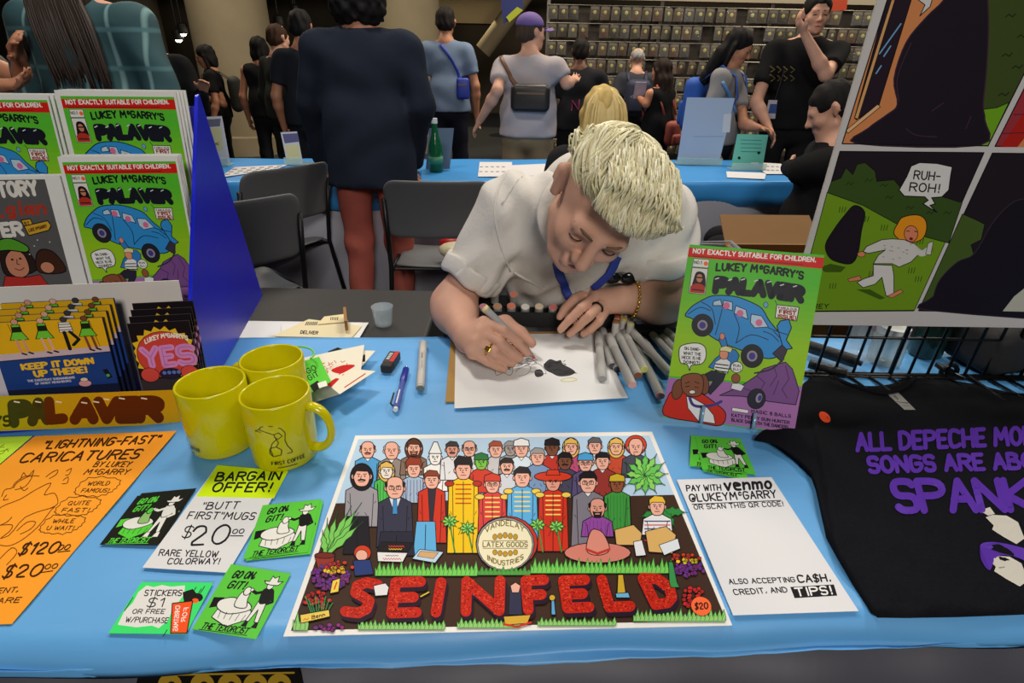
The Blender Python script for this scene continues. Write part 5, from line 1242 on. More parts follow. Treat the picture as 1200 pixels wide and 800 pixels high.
shirt = bpy.data.objects['tshirt']; tag(shirt, 'black folded t-shirt with purple lettering spread on the right of the table', 'shirt')
import bisect
def shz(x, y):
    i = max(0, min(len(xs) - 2, bisect.bisect(xs, x) - 1)); t0, t1 = lerpc(topc, x), lerpc(botc, x); f = (y - t0) / max(1, t1 - t0) * 40
    j = max(0, min(39, int(f))); a = max(0, min(1, (x - xs[i]) / (xs[i + 1] - xs[i]))); c_ = max(0, min(1, f - j))
    A = np.array(g[i][j]) * (1 - a) * (1 - c_) + np.array(g[i + 1][j]) * a * (1 - c_) + np.array(g[i][j + 1]) * (1 - a) * c_ + np.array(g[i + 1][j + 1]) * a * c_
    return A[2]
class Cloth(Art):                               # print that follows the folds
    def w(s, p):
        q_ = s.H @ np.array([p[0], p[1], 1.0]); q_ = q_[:2] / q_[2]
        return P(q_[0], q_[1], shz(q_[0], q_[1]) + .0012)
sq_ = [(1000, 500), (1290, 490), (1330, 720), (1080, 724)]
tq = rect(290, 200)
ar = Cloth(sq_, sq_, (0, 0, TZ), UP, 0, (21, 22, 26)); ar.v = []; ar.f = []; ar.m = []; ar.mats = []
PUR = (92, 52, 168)
def fine(ch, pts): # split long strokes so they follow the cloth
    out = []
    for a, c_ in zip(pts[:-1], pts[1:]):
        n = max(1, int(np.hypot(*(np.array(c_) - np.array(a))) / 6)); out += [tuple(np.array(a) + (np.array(c_) - np.array(a)) * i / n) for i in range(n)]
    return out + [tuple(pts[-1])]
ar.text('ALL DEPECHE MODE', (1005, 527.5), (1226, 519), (-1.5, -19), 5, PUR, each=lambda ch, p: ar.line(fine(ch, p), 5.0, PUR))
ar.text('SONGS ARE ABOUT', (1020, 553), (1246, 547), (-3, -17), 5, PUR, each=lambda ch, p: ar.line(fine(ch, p), 5.0, PUR))
ar.text('SPANKING', (1054, 598), (1290, 596), (-9, -34), 8, PUR, gap=1.5, each=lambda ch, p: ar.line(fine(ch, p), 8.5, PUR))
PF, PG = (214, 208, 196), (150, 146, 142)
def facep(x, y, s):
    ar.poly([(x, y), (x + 8 * s, y - 3 * s), (x + 26 * s, y - 2 * s), (x + 40 * s, y + 6 * s), (x + 48 * s, y + 26 * s), (x + 38 * s, y + 33 * s), (x + 22 * s, y + 24 * s), (x + 8 * s, y + 15 * s), (x + 10 * s, y + 10 * s)], PF)
    ar.line([(x + 14 * s, y + 11 * s), (x + 22 * s, y + 10 * s)], 1.2, PG); ar.line([(x + 30 * s, y + 12 * s), (x + 38 * s, y + 14 * s)], 1.2, PG); ar.line([(x + 26 * s, y + 12 * s), (x + 28 * s, y + 20 * s)], 1, PG)
ar.poly([(1148, 642), (1152, 636), (1166, 635), (1184, 638), (1204, 644), (1218, 656), (1214, 664), (1190, 652), (1168, 652), (1160, 668), (1150, 656)], PUR, smooth=True)
facep(1157, 654, 1.0); facep(1155, 606, .95); ar.poly([(1148, 598), (1160, 594), (1166, 602), (1158, 604)], PF)
ar.build('printed_lettering', parent=shirt, origin=so)
ar = Cloth(sq_, sq_, (0, 0, TZ), UP, 0, (21, 22, 26)); ar.v = []; ar.f = []; ar.m = []; ar.mats = []
ar.oval((966.5, 488.5), 8, 5, (255, 92, 50), rot=.75); ar.line([(962, 486), (964, 488), (965.5, 486.5), (967, 489.5), (969, 488), (971, 491)], .9, (190, 50, 30)); ar.build('price_sticker', parent=shirt, origin=so)
ar = Cloth(sq_, sq_, (0, 0, TZ), UP, 0, (21, 22, 26)); ar.v = []; ar.f = []; ar.m = []; ar.mats = []

for k in range(8):
    f0, f1 = k / 8, (k + 1) / 8
    ar.poly([(1037 + 23 * f0, 459 + 21 * f0), (1053 + 20 * f0, 460 + 20 * f0), (1053 + 20 * f1, 460 + 20 * f1), (1037 + 23 * f1, 459 + 21 * f1)], (150, 150, 148))
ar.line([(1046, 461.5), (1052, 467)], 1.2, (96, 96, 98)); ar.line([(1058, 475), (1066, 475)], .7, (120, 120, 120)); ar.line([(1050, 471), (1064, 472)], 1.4, (90, 90, 92)); ar.build('neck_label', parent=shirt, origin=so)
b = MB(); b.tube([P(x, y, shz(x, y) + .004) for x, y in cr([(978, 443), (1000, 452), (1026, 459), (1046, 459), (1062, 452), (1072, 442)], False)], .0045, 8); b.build('collar', shm, shirt, so, smooth=True)
# ---- wire grid panels
wire = M((18, 18, 20), .35, .3)
gA, gB = P(912, 436, TZ + .004), P(1260, 443, TZ + .004)
gx = (gB - gA); gL = np.linalg.norm(gx); gx /= gL
gp = thing('wire_grid_panel', gA + gx * gL / 2, 'upright black wire grid panel carrying the comic panel board', 'grid panel')
b = MB()
for w in (0.0, .085, .17, .255, .34, .425, .51, .60, .69): b.tube([gA + UP * w, gB + UP * w], .0032 if w else .0045, 8)
n = 17
for i in range(n): p = gA + gx * gL * i / (n - 1); b.tube([p, p + UP * .69 + np.array([.03, 0, 0])], .0030 if i % 6 else .0045, 8)
b.build('wires', wire, gp, gp.location, smooth=True)
b = MB(); b.tube([gA + gx * .40 + UP * .0, gA + gx * .40 - np.array([0, .12, 0])], .004, 8); b.build('foot', wire, gp, gp.location)
ga = [(925, 463), (1300, 470)]
lp = thing('wire_grid_panel', P(1100, 455), 'black wire grid panel lying flat on the blue cloth behind the black shirt', 'grid panel')
b = MB()
for k in range(3): y0 = .0 + k * .06; b.tube([gA - np.array([-.02, .012 + y0, 0]), gB - np.array([0, .012 + y0, 0])], .003, 8)
for i in range(15): p = gA + gx * gL * (i + .4) / 15 - np.array([0, .006, 0]); b.tube([p, p - np.array([-.03, .16, 0])], .003, 8)
b.build('wires', wire, lp, lp.location, smooth=True)
t = thing('grid_clamp', P(1109, 432, TZ + .02), 'black plastic clamp joining the wire grids above the shirt', 'clamp')
b = MB(); c_ = P(1109, 433, TZ + .012); b.tube([c_ + np.array([.016 * math.cos(a), -.008, .016 * math.sin(a)]) for a in np.linspace(0, 6.28, 17)], .005, 8); b.rbox(c_, (.022, .012, .006), .004, roty(.4)); b.build('clamp_ring', wire, t, t.location, smooth=True)
b = MB(); b.tube([c_, c_ + np.array([.02, -.03, -.004])], .003, 8); b.build('lever', wire, t, t.location)
# ---- the big comic panel board
bo = gA + np.array([0, -.016, 0]); bnv = np.cross(gx, UP)
bq = [(1061, -120), (1420, -120), (1420, 386), (918, 379)]
ar = Art(bq, bq, bo, bnv, .004, (196, 192, 190), rough=.45)
DARK = (34, 28, 36)
ar.poly([(1038, 0), (1066, -110), (1300, -110), (1241, 0), (1156, 170), (985.5, 168)], (62, 76, 36))
ar.poly([(1038, 0), (1062, -100), (1160, -100), (1150, 60), (1140, 170), (985.5, 168)], (204, 132, 82))
ar.poly([(1038, 0), (1058, -80), (1082, -80), (1066, 0), (1028, 124), (1002, 140), (1000, 138)], (40, 30, 40), 1.2)
ar.poly([(1043, 0), (1047, 0), (1004, 139), (1000, 138)], (206, 156, 100), .8); ar.poly([(1027, 122), (1030, 125), (992, 156), (990, 152)], (224, 178, 130), .8)
for s_ in ([(1029, 63), (1054, 28)], [(1034, 66), (1042, 54)], [(1025, 86), (1031, 77)]): ar.line(s_, 1.6, (110, 160, 200))
ar.poly([(1147, 170), (1150, 128), (1166, 126), (1180, 120), (1156, 170)], (108, 160, 34), .8)
# a plain dark round mass where the photographed board shows its figure
ar.poly([(1003, 168), (1016, 150), (1038, 134), (1050, 122), (1046, 92), (1060, 50), (1084, 20), (1104, 0), (1120, -30), (1150, -24), (1156, 20), (1154, 80), (1150, 122), (1152, 140), (1146, 170)], DARK, 1.6, (60, 40, 56), smooth=True)
for s_ in ([(1060, 150), (1072, 158), (1096, 160)], [(1052, 118), (1050, 90), (1066, 50)], [(1130, 150), (1136, 136)], [(1090, 130), (1104, 120)]): ar.line(cr(s_, False), 1.2, (64, 44, 60))
ar.poly([(1074, 0), (1082, 6), (1076, 19), (1088, 8), (1092, -6), (1100, -40), (1060, -40)], (206, 202, 200), 1.1)
for x, y in ((1172, 66), (1184, 80), (1168, 112), (1190, 44), (1176, 20)): ar.line([(x, y), (x + 4, y - 3), (x + 8, y), (x + 12, y - 4)], 1.2, (30, 36, 20))
ar.line([(985.5, 168), (1156, 170.5)], 1.4); ar.line([(1156, 170), (1243, -4)], 1.4); ar.line([(985.5, 168), (1038, 0)], 1.4)
ar.poly([(1164, 171), (1255, -10), (1420, -10), (1420, 174)], (150, 52, 60), 1.4); ar.poly([(1200, 150), (1230, 120), (1300, 60), (1300, 172), (1190, 172)], (206, 130, 84)); ar.poly([(1170, 172), (1200, 128), (1215, 140), (1190, 172)], (170, 36, 30))
for k in range(6): ar.line([(1172 + k * 14, 156 - k * 22), (1300, 152 - k * 22)], 1.0, (90, 28, 40))
# lower left: a night lawn
ar.poly([(983, 177), (1151, 178.5), (1069, 363), (930, 364)], (36, 30, 36), 1.4)
ar.poly([(968, 226), (973, 212), (984, 208), (990, 196), (998, 204), (1003, 192), (1012, 190), (1024, 200), (1026, 212), (1046, 210), (1056, 222), (1080, 224), (1110, 232), (1122, 236), (1126, 236), (1110, 284), (1080, 276), (1050, 262), (1010, 240), (976, 232)], (58, 80, 34), .9)
ar.poly([(968, 225), (1010, 240), (1050, 262), (1080, 276), (1106, 283), (1070, 362.5), (931, 363.5)], (112, 150, 32), .9)
for x, y in ((985, 245), (1034, 266), (1066, 316), (1074, 326), (974, 334), (1020, 320), (1076, 282), (1012, 256)):
    for k in range(3): ar.line([(x - 3 + k * 3, y + 3), (x - 2 + k * 3.4, y - 3)], .9, (50, 70, 20))
for x, y in ((990, 216), (1012, 212), (1036, 232), (1060, 244), (1084, 250), (1104, 250), (1030, 218)): ar.line([(x, y), (x + 3, y - 3), (x + 6, y), (x + 9, y - 3)], .9, (34, 50, 22))
ar.poly([(958, 313), (972, 308), (990, 312), (984, 318), (966, 318)], (64, 90, 22)); ar.poly([(1002, 338), (1018, 338), (1036, 348), (1030, 350)], (64, 90, 22))
# plain dark shrub on the lawn
ar.poly([(970, 300), (966, 286), (976, 268), (988, 252), (1000, 240), (1012, 248), (1008, 270), (1004, 296), (996, 308), (980, 306)], DARK, 1, smooth=True)
SKN = (214, 130, 96)
ar.poly([(1050, 262), (1056, 254), (1072, 251), (1082, 256), (1084, 268), (1078, 280), (1060, 284), (1048, 276), (1046, 270)], (226, 146, 30), 1.0, smooth=True)
ar.oval((1066, 273), 8, 9.5, SKN, .8); ar.line([(1061, 270), (1064, 270)], 1); ar.line([(1070, 270), (1073, 271)], 1); ar.oval((1066, 279), 2.2, 1.8, (120, 30, 30))
ar.poly([(1044, 279), (1058, 280), (1072, 286), (1076, 296), (1066, 306), (1052, 312), (1044, 308), (1022, 308), (1028, 298), (1036, 292), (1016, 296), (1010, 294), (1014, 288), (1032, 280)], (206, 202, 196), .9)
ar.line(cr([(1068, 288), (1078, 296), (1086, 292)], False), 7, (206, 202, 196)); ar.oval((1088, 292), 3.4, 2.6, SKN, .6); ar.oval((1008, 297), 4.6, 3.2, SKN, .6); ar.poly([(1086, 284), (1092, 282), (1089, 298), (1083, 297)], (200, 200, 198), .6)
for k in range(14): x, y = r5.uniform(1030, 1070), r5.uniform(284, 306); ar.line([(x, y), (x + 2, y + .6)], .7, (120, 116, 110))
ar.poly([(1022, 309), (1044, 310), (1046, 322), (1046, 344), (1037, 346), (1032, 324), (1024, 332), (1010, 336), (1003, 330), (1010, 326), (1022, 322)], (212, 208, 204), .9)
ar.poly([(992, 326), (1006, 322), (1008, 327), (994, 329)], SKN, .6); ar.poly([(1038, 346), (1054, 338), (1057, 341), (1044, 348)], SKN, .6)
ar.poly([(1061, 206), (1066, 194), (1076, 190), (1096, 191), (1114, 195), (1112, 206), (1110, 222), (1102, 230), (1090, 231), (1094, 238), (1088, 240), (1096, 248), (1080, 238), (1086, 234), (1082, 230), (1058, 229), (1052, 222)], (214, 211, 208), 1.2)
ar.text('RUH-', (1069, 209), (1099, 211), (1.5, -9.5), 1.6); ar.text('ROH!', (1064, 223), (1098, 225), (1.5, -9.5), 1.6)
ar.text('McGARREY', (918, 361), (969, 360), (1, -5), 1.0)
# lower right: dark panel
ar.poly([(1161, 179), (1420, 182), (1420, 368), (1075, 363)], (36, 30, 36), 1.4)
ar.poly([(1126, 250), (1140, 256), (1152, 262), (1148, 280), (1136, 286), (1140, 300), (1104, 340), (1076, 362.5), (1080, 352)], (70, 92, 38), .9)
ar.poly([(1092, 346), (1100, 326), (1120, 306), (1140, 296), (1160, 262), (1180, 240), (1200, 232), (1260, 230), (1330, 250), (1330, 366), (1090, 363)], (30, 25, 34), 1.0, (58, 48, 60), smooth=True)
ar.poly([(1172, 364), (1186, 346), (1206, 330), (1250, 322), (1260, 366)], (186, 184, 168), 1.0)
ar.build('comic_panel_board', 'large white bordered board of printed comic panels hanging on the wire grid', 'board')
# ---- things behind the grid
def bottle(c_, prof, mats, name, label, cat):
    t = thing(name, c_, label, cat)
    b = MB(); b.lathe(c_, prof[0], 28); b.build('bottle_body', mats[0], t, c_, smooth=True, auto=.8)
    b = MB(); b.lathe(c_, prof[1], 20); b.build('cap', mats[1], t, c_, auto=.8)
    return t
clear = M((200, 214, 222), .06, alpha=.3)
c_ = PY(1012, 404, 1.115); c_[2] = TZ + .002
bottle(c_, ([(.028, 0), (.033, .004), (.033, .02), (.030, .03), (.033, .04), (.033, .085), (.030, .1), (.013, .125), (.013, .135)], [(.0145, .132), (.0145, .15)]), (clear, M((220, 224, 228), .4)), 'water_bottle', 'clear ribbed water bottle behind the wire grid', 'bottle')
c_ = PY(1040, 408, 1.10); c_[2] = TZ + .002
bottle(c_, ([(.03, 0), (.034, .004), (.034, .06), (.03, .07)], [(.031, .07), (.031, .085)]), (M((170, 180, 170), .1, alpha=.5), M((190, 196, 196), .4)), 'plastic_jar', 'squat clear jar beside the water bottle behind the grid', 'jar')
c_ = PY(1088, 400, 1.14); c_[2] = TZ + .002
bottle(c_, ([(.030, 0), (.034, .004), (.034, .07), (.015, .1), (.015, .11)], [(.016, .11), (.016, .13)]), (M((22, 44, 40), .15), M((20, 24, 24), .4)), 'dark_bottle', 'dark green bottle behind the grid under the board join', 'bottle')
b = MB(); a_, e_ = P(945, 405, TZ + .02), P(1004, 424, TZ + .02); b.tube([a_, e_], .014, 14); b.tube([P(948, 426, TZ + .012), P(992, 438, TZ + .012)], .010, 12); b.tube([e_, e_ + (e_ - a_) * .1], .006, 10)
tag(b.build('umbrella', M((20, 20, 24), .35, bump=.3, bscale=90), smooth=True, auto=.8, origin=(a_ + e_) / 2), 'folded black umbrella lying behind the wire grid, left of the bottle', 'umbrella')
c_ = P(1075, 388, TZ + .03); b = MB(); b.rbox(c_ + np.array([0, .07, 0]), (.07, .04, .028), .012, rotz(.1)); tag(b.build('snack_bag', M((176, 40, 36), .35, var=.4, vscale=30, bump=.6, bscale=30), smooth=True, origin=c_), 'red crinkled packet behind the grid under the board', 'packet')
c_ = P(1185, 412, TZ + .055); b = MB(); b.rbox(c_ + np.array([.06, .06, 0]), (.13, .07, .053), .03, rotz(.2), 5); bag = b.build('black_bag', M((26, 25, 27), .8, bump=.5, bscale=30), smooth=True, origin=c_); tag(bag, 'soft black bag behind the grid at the right frame edge', 'bag')
# clear tub and cardboard boxes beyond the table on a trolley
def openbox(name, lo_px, y, size, mat, label, cat, base_z, flaps=(), rz=0.0, lid=None):
    c0_ = PY(*lo_px, y); c0_[2] = base_z
    t = thing(name, c0_, label, cat, None)
    w_, d_, h_ = size; R_ = rotz(rz)
    b = MB(); th = .004
    b.box(c0_ + UP * th, (w_ / 2, d_ / 2, th), R_)
    for sx in (-1, 1): b.box(c0_ + R_ @ np.array([sx * (w_ / 2 - th), 0, h_ / 2]), (th, d_ / 2, h_ / 2), R_)
    for sy in (-1, 1): b.box(c0_ + R_ @ np.array([0, sy * (d_ / 2 - th), h_ / 2]), (w_ / 2 - 2 * th, th, h_ / 2), R_)
    b.build('box_body', mat, t, c0_)
    for (sx, sy, L, an) in flaps:
        m_ = np.array([sx * w_ / 2, sy * d_ / 2, h_]); out = np.array([sx, sy, 0.0]); along = np.array([-sy, sx, 0.0]); dirv = out * math.cos(an) + UP * math.sin(an); half = (w_ / 2 if sy else d_ / 2) * .97
        b = MB(); q_ = [m_ - along * half, m_ + along * half, m_ + along * half * .96 + dirv * L, m_ - along * half * .96 + dirv * L]
        b.prism([c0_ + R_ @ p for p in q_], R_ @ np.cross(along, dirv) * .004); b.build('flap', mat, t, c0_)
    return t
tro = thing('side_table', (.80, 1.62, 0), 'low side table behind the signing table under the tub and carton', 'table')
b = MB(); b.rbox((.80, 1.62, .40), (.40, .24, .015), .006); b.build('tabletop', M((70, 68, 66), .6), tro, tro.location)
for sx in (-.36, .36):
    for sy in (-.2, .2): b = MB(); b.tube([(.80 + sx, 1.62 + sy, .39), (.80 + sx * 1.05, 1.62 + sy * 1.05, 0)], .014, 10); b.build('leg', M((40, 40, 42), .4), tro, tro.location)
tubm = M((176, 178, 188), .2, alpha=.55)
tub = openbox('plastic_tub', (820, 330), 1.56, (.26, .34, .40), tubm, 'clear plastic storage tub behind the easel comic', 'tub', .417)
b = MB(); c0_ = np.array(tub.location); fr4 = [(-.14, -.18), (.14, -.18), (.14, .18), (-.14, .18), (-.14, -.18)]
b.tube([c0_ + np.array([x, y, .40]) for x, y in fr4], .008, 8); b.build('rim', tubm, tub, c0_)
kraft = M((148, 110, 68), .85, var=.1, vscale=12)
openbox('cardboard_box', (925, 330), 1.60, (.32, .28, .40), kraft, 'open brown cardboard box with raised flaps behind the easel comic', 'box', .417, ((0, -1, .10, .9), (0, 1, .12, .6)), .05)
b = MB(); c_ = PY(905, 250, 1.9); b.rbox((c_[0], 1.95, .70), (.10, .06, .05), .004); 
tag(b.build('purple_box', M((70, 44, 110), .5), origin=(c_[0], 1.95, .65)), 'small purple box in the shade behind the cardboard carton', 'box')
b = MB(); c_ = PY(912, 268, 1.95); b.rbox((c_[0], 2.08, .325), (.3, .16, .322), .006); tag(b.build('storage_crate', M((30, 30, 33), .7), origin=(c_[0], 2.08, 0)), 'dark crate standing behind the carton, small purple box on top', 'crate')
b = MB(); c_ = PY(792, 305, 1.50); b.rbox((c_[0] + .06, 1.58, .53), (.06, .07, .10), .03, rotz(.3), 4); tag(b.build('tote_bag', M((60, 50, 44), .8, var=.5, vscale=9, bump=.4, bscale=20), smooth=True, origin=(c_[0], 1.56, .42)), 'dark crumpled bag inside the clear tub', 'bag')
# ================================================================ far side: papers, crate, chairs, booth things
pc = PY(372, 384, 1.42)
b = MB(); b.rbox((pc[0] + .01, 1.52, pc[2] / 2 - .002), (.30, .22, pc[2] / 2 - .004), .01); tag(b.build('equipment_case', M((30, 30, 33), .55, bump=.1, bscale=80), origin=(pc[0], 1.52, 0)), 'black equipment case beyond the table holding loose papers', 'case')
pz = pc[2] - .004
def paper(q, lift, col, label, fn=None, group=None, name='paper_sheet'):
    a = Art(q, q, (0, 0, pz + lift), UP, .0008, col, rough=.7)
    if fn: fn(a)
    return a.build(name, label, 'paper', group)
paper([(285, 376), (425, 378), (420, 398), (280, 398)], .001, (222, 222, 226), 'white printed sheet lowest in the papers on the black case')
paper([(330, 380), (432, 378), (420, 398), (330, 398)], .004, (226, 226, 222), 'white sheet fanned out right on the black case')
def bars(a):
    for k in range(7): a.line([(360 + k * 2, 377.5), (358 + k * 2, 381)], 1.0)
    a.text('DELIVER', (352, 391), (372, 392), (1, -3.5), .9)
paper([(362, 374), (424, 382), (412, 396), (318, 394)], .008, (226, 214, 176), 'cream shipping label sheet with barcode on top of the black case papers', bars)
paper([(380, 371), (404, 368), (408, 377), (372, 380)], .011, (228, 214, 170), 'small cream slip at the back of the black case papers', lambda a: [a.line([(388 + k * 2, 372), (387.4 + k * 2, 375)], .9) for k in range(5)])
b = MB(); p_ = P(405, 373, pz + .03); b.box(p_, (.004, .05, .014), rotz(.3)); tag(b.build('wooden_ruler', M((150, 104, 54), .6), origin=p_), 'short brown wooden strip beside the cream slip on the case', 'ruler')
c_ = PY(450, 385, 1.46)
t = thing('plastic_cup', (c_[0], 1.46, pz), 'clear plastic cup standing beyond the table edge beside the papers', 'cup')
b = MB(); b.lathe((c_[0] - .0, 1.46, pz), [(.022, 0), (.024, .003), (.03, .055), (.031, .056), (.029, .055), (.022, .005), (.001, .004)], 24); b.build('cup_wall', clear, t, t.location, smooth=True)
# chairs
chm = M((96, 97, 99), .5); chl = M((26, 26, 28), .4, .3)
def chair(x, y, rz, label):
    t = thing('stacking_chair', (x, y, 0), label, 'chair', None, 0); R_ = rotz(rz); o_ = np.array([x, y, 0.0])
    W_ = lambda p: o_ + R_ @ np.array(p, float)
    g_ = [[W_(((-.235 + .47 * i / 12), .0 + .07 * (j / 8) ** 2 * -1 - .03 * (1 - ((i - 6) / 6) ** 2) * 1.0,   .605 + .265 * j / 8)) for j in range(9)] for i in range(13)]
    for i in (0, 12):
        g_[i][8] = W_((((-1 if i == 0 else 1) * .215), -.06, .855)); g_[i][0] = W_(((-1 if i == 0 else 1) * .225, 0, .612))
    b = MB(); b.grid(g_); b.build('backrest', chm, t, o_, smooth=True, solid=.012, sub=1)
    g_ = [[W_((-.22 + .44 * i / 10, .02 + .43 * j / 10, .455 - .018 * math.sin(math.pi * j / 10) + .012 * ((i - 5) / 5) ** 2 - .03 * max(0, j - 8) / 2)) for j in range(11)] for i in range(11)]
    b = MB(); b.grid(g_); b.build('seat', chm, t, o_, smooth=True, solid=.012, sub=1)
    for s_ in (-1, 1):
        b = MB(); b.tube([W_((s_ * .235, -.035, .78)), W_((s_ * .235, .0, .60)), W_((s_ * .235, .02, .45)), W_((s_ * .245, -.10, .0))], .011, 10); b.build('leg', chl, t, o_, smooth=True)
        b = MB(); b.tube([W_((s_ * .235, .02, .44)), W_((s_ * .235, .40, .43)), W_((s_ * .245, .46, .0))], .011, 10); b.build('leg', chl, t, o_, smooth=True)
    b = MB()
    for yv in (.06, .38): b.tube([W_((-.235, yv, .435)), W_((.235, yv, .435))], .009, 8)
    b.build('seat_frame', chl, t, o_)
    return t
cc_ = PY(514, 250, 2.42)
chair(cc_[0], 2.47, .06, 'grey stacking chair with a snack packet on its seat, left of the artist')
c1_ = PY(328, 250, 2.62); chair(c1_[0], 2.70, .95, 'grey stacking chair seen from the side against the booth table')
c2_ = PY(278, 290, 2.05); chair(c2_[0] + .02, 2.02, .75, 'grey stacking chair half hidden by the blue rack side')
chair(.16, 1.42, math.pi + .05, 'grey stacking chair the artist sits on') if False else None
t = thing('snack_packet', (cc_[0] + .03, 2.58, .475), 'red and cream snack packet on the seat of the grey chair', 'packet')
pm = M((206, 196, 160), .35, var=.3, vscale=25, bump=.5, bscale=40)
prims = [('e', (cc_[0] + .05, 2.66, .51), (.085, .06, .045))]
b = MB(); b.ell((cc_[0] + .06, 2.58, .512), (.09, .06, .042)); b.build('packet_body', pm, t, t.location, smooth=True)
b = MB(); b.ell((cc_[0] + .045, 2.61, .535), (.075, .035, .034)); b.build('red_band', M((190, 36, 36), .35, bump=.5, bscale=40), t, t.location, smooth=True)
# green bottle on the booth table
c_ = PY(511, 192, 3.32); c_[2] = TZ + .003
gl_ = M((16, 92, 54), .08, trans=0.0, alpha=.85)
t = bottle(c_, ([(.034, 0), (.040, .006), (.041, .10), (.038, .14), (.020, .20), (.0145, .245), (.0145, .262)], [(.0165, .258), (.0165, .285)]), (gl_, M((210, 214, 220), .4)), 'green_bottle', 'green glass water bottle on the booth table behind the empty chair', 'bottle')
b = MB(); b.lathe(c_, [(.0416, .045), (.0416, .085)], 24); b.build('label_band', M((60, 130, 96), .5), t, c_, smooth=True)
def sheet(q, label, z=TZ + .004, col=(214, 214, 218), lines=0, name='paper_sheet', lift=0.0):
    a = Art(q, q, (0, 0, z + lift), UP, .0015, col, rough=.7)
    for k in range(lines):
        f0 = (k + 1) / (lines + 1); A = np.array(q[0]) + (np.array(q[3]) - np.array(q[0])) * f0; B_ = np.array(q[1]) + (np.array(q[2]) - np.array(q[1])) * f0
        for m_ in range(6): a.line([tuple(A + (B_ - A) * (m_ / 6 + .03)), tuple(A + (B_ - A) * (m_ / 6 + .11))], 1.0, (120, 120, 126))
    return a.build(name, label, 'paper')
sheet([(275, 196), (338, 193), (322, 199), (258, 208)], 'printed white flyer sheet at the left end of the booth table', lines=3)
sheet([(318, 198), (348, 196), (350, 201), (316, 204)], 'small white flyer beside the first at the booth table end', lines=2, lift=.004)
sheet([(562, 190), (600, 190), (600, 207), (560, 207)], 'white sheet on the booth table just left of the artist\'s shoulder', lines=2)
sheet([(594, 194), (640, 192), (650, 206), (590, 206)], 'white sheet stack partly behind the artist\'s collar', lift=.004)
sheet([(851, 201), (898, 203), (896, 210), (852, 208)], 'blank white slip in front of the teal card on the booth table')
sheet([(880, 190), (915, 192), (930, 204), (898, 204)], 'white notes under the hand of the seated man in black', lines=2, lift=.003)
def stand(q, y, label, col, fn=None, name='sign_holder', holder=True, thick=.003, lean=.15):
    bot = (np.array(q[2], float) + np.array(q[3], float)) / 2; p_ = P(bot[0], bot[1], TZ + .004)
    t = thing(name, p_, label, 'sign')
    nrm = np.array([0, -math.cos(lean), math.sin(lean)])
    a = Art(q, q, p_, nrm, thick, col, rough=.5)
    if fn: fn(a)
    a.build('printed_card', parent=t, origin=p_)
    if holder:
        b = MB(); w_ = np.linalg.norm(PP(*q[2], p_, nrm) - PP(*q[3], p_, nrm)) / 2
        b.rbox(p_ + np.array([0, .0, .003]), (w_ * 1.08, .04, .004), .002); b.rbox(p_ + np.array([0, -.035, .02]), (w_ * 1.08, .003, .022), .002); b.build('acrylic_base', M((190, 220, 214), .08, alpha=.4), t, p_)
    return t
def crest(a): a.poly([(241, 140), (259, 139), (258, 148), (243, 149)], (112, 112, 130)); a.poly([(246, 150), (260, 149), (262, 176), (250, 178)], (212, 206, 160)); a.text('AAC', (250, 170), (257, 170), (0, -3), .6)
stand([(239, 137), (260, 136), (270, 192), (248, 194)], 3.3, 'cream flyer card standing behind the blue rack side', (206, 206, 214), crest)
def crest2(a): a.poly([(331, 157), (349, 156), (351, 166), (334, 168)], (100, 100, 140)); a.poly([(334, 170), (350, 169), (353, 188), (338, 190)], (214, 208, 160))
stand([(329, 155), (348, 154), (355, 191), (337, 193)], 3.4, 'cream flyer card standing left of the man in the navy sweater', (204, 206, 216), crest2)
q = [(350, 189), (382, 188), (384, 203), (349, 204)]
p_ = P(366, 202, TZ + .004); b = MB(); b.rbox(p_ + np.array([0, .04, .024]), (.075, .045, .022), .006); tag(b.build('acrylic_tray', M((150, 176, 186), .12, alpha=.7), origin=p_), 'pale clear tray beside the sweater man on the booth table', 'tray')
stand([(503, 150), (532, 150), (527, 198), (499, 198)], 3.6, 'dark slate coloured board standing behind the green bottle', (88, 106, 128), None, 'display_board', False)
stand([(805, 114), (861, 115), (842, 192), (793, 192)], 3.5, 'big pale blue sheet standing in a clear holder right of the artist', (168, 186, 214), lambda a: [a.line([(812, 160), (848, 160)], .8, (130, 150, 190)), a.poly([(848, 134), (857, 133), (855, 155), (846, 155)], (200, 206, 220))])
stand([(864, 157), (900, 158), (893, 199), (856, 198)], 3.4, 'teal backed card in a clear holder near the seated man', (112, 196, 178), lambda a: [a.line([(868, 164 + k * 4.5), (892, 164.5 + k * 4.5)], .8, (60, 130, 120)) for k in range(4)] + [a.poly([(880, 190), (889, 190.5), (888, 195), (879, 194.5)], (214, 220, 220)), a.oval((889, 179), 1.8, 1.8, (30, 40, 40)), a.oval((866, 185), 1.8, 1.8, (30, 40, 40))])
b = MB(); p_ = P(487, 203, TZ + .02); b.rbox(p_, (.03, .03, .018), .008); tag(b.build('small_carton', M((60, 130, 180), .5), origin=p_), 'small blue carton by the hand of the sweater man', 'carton')
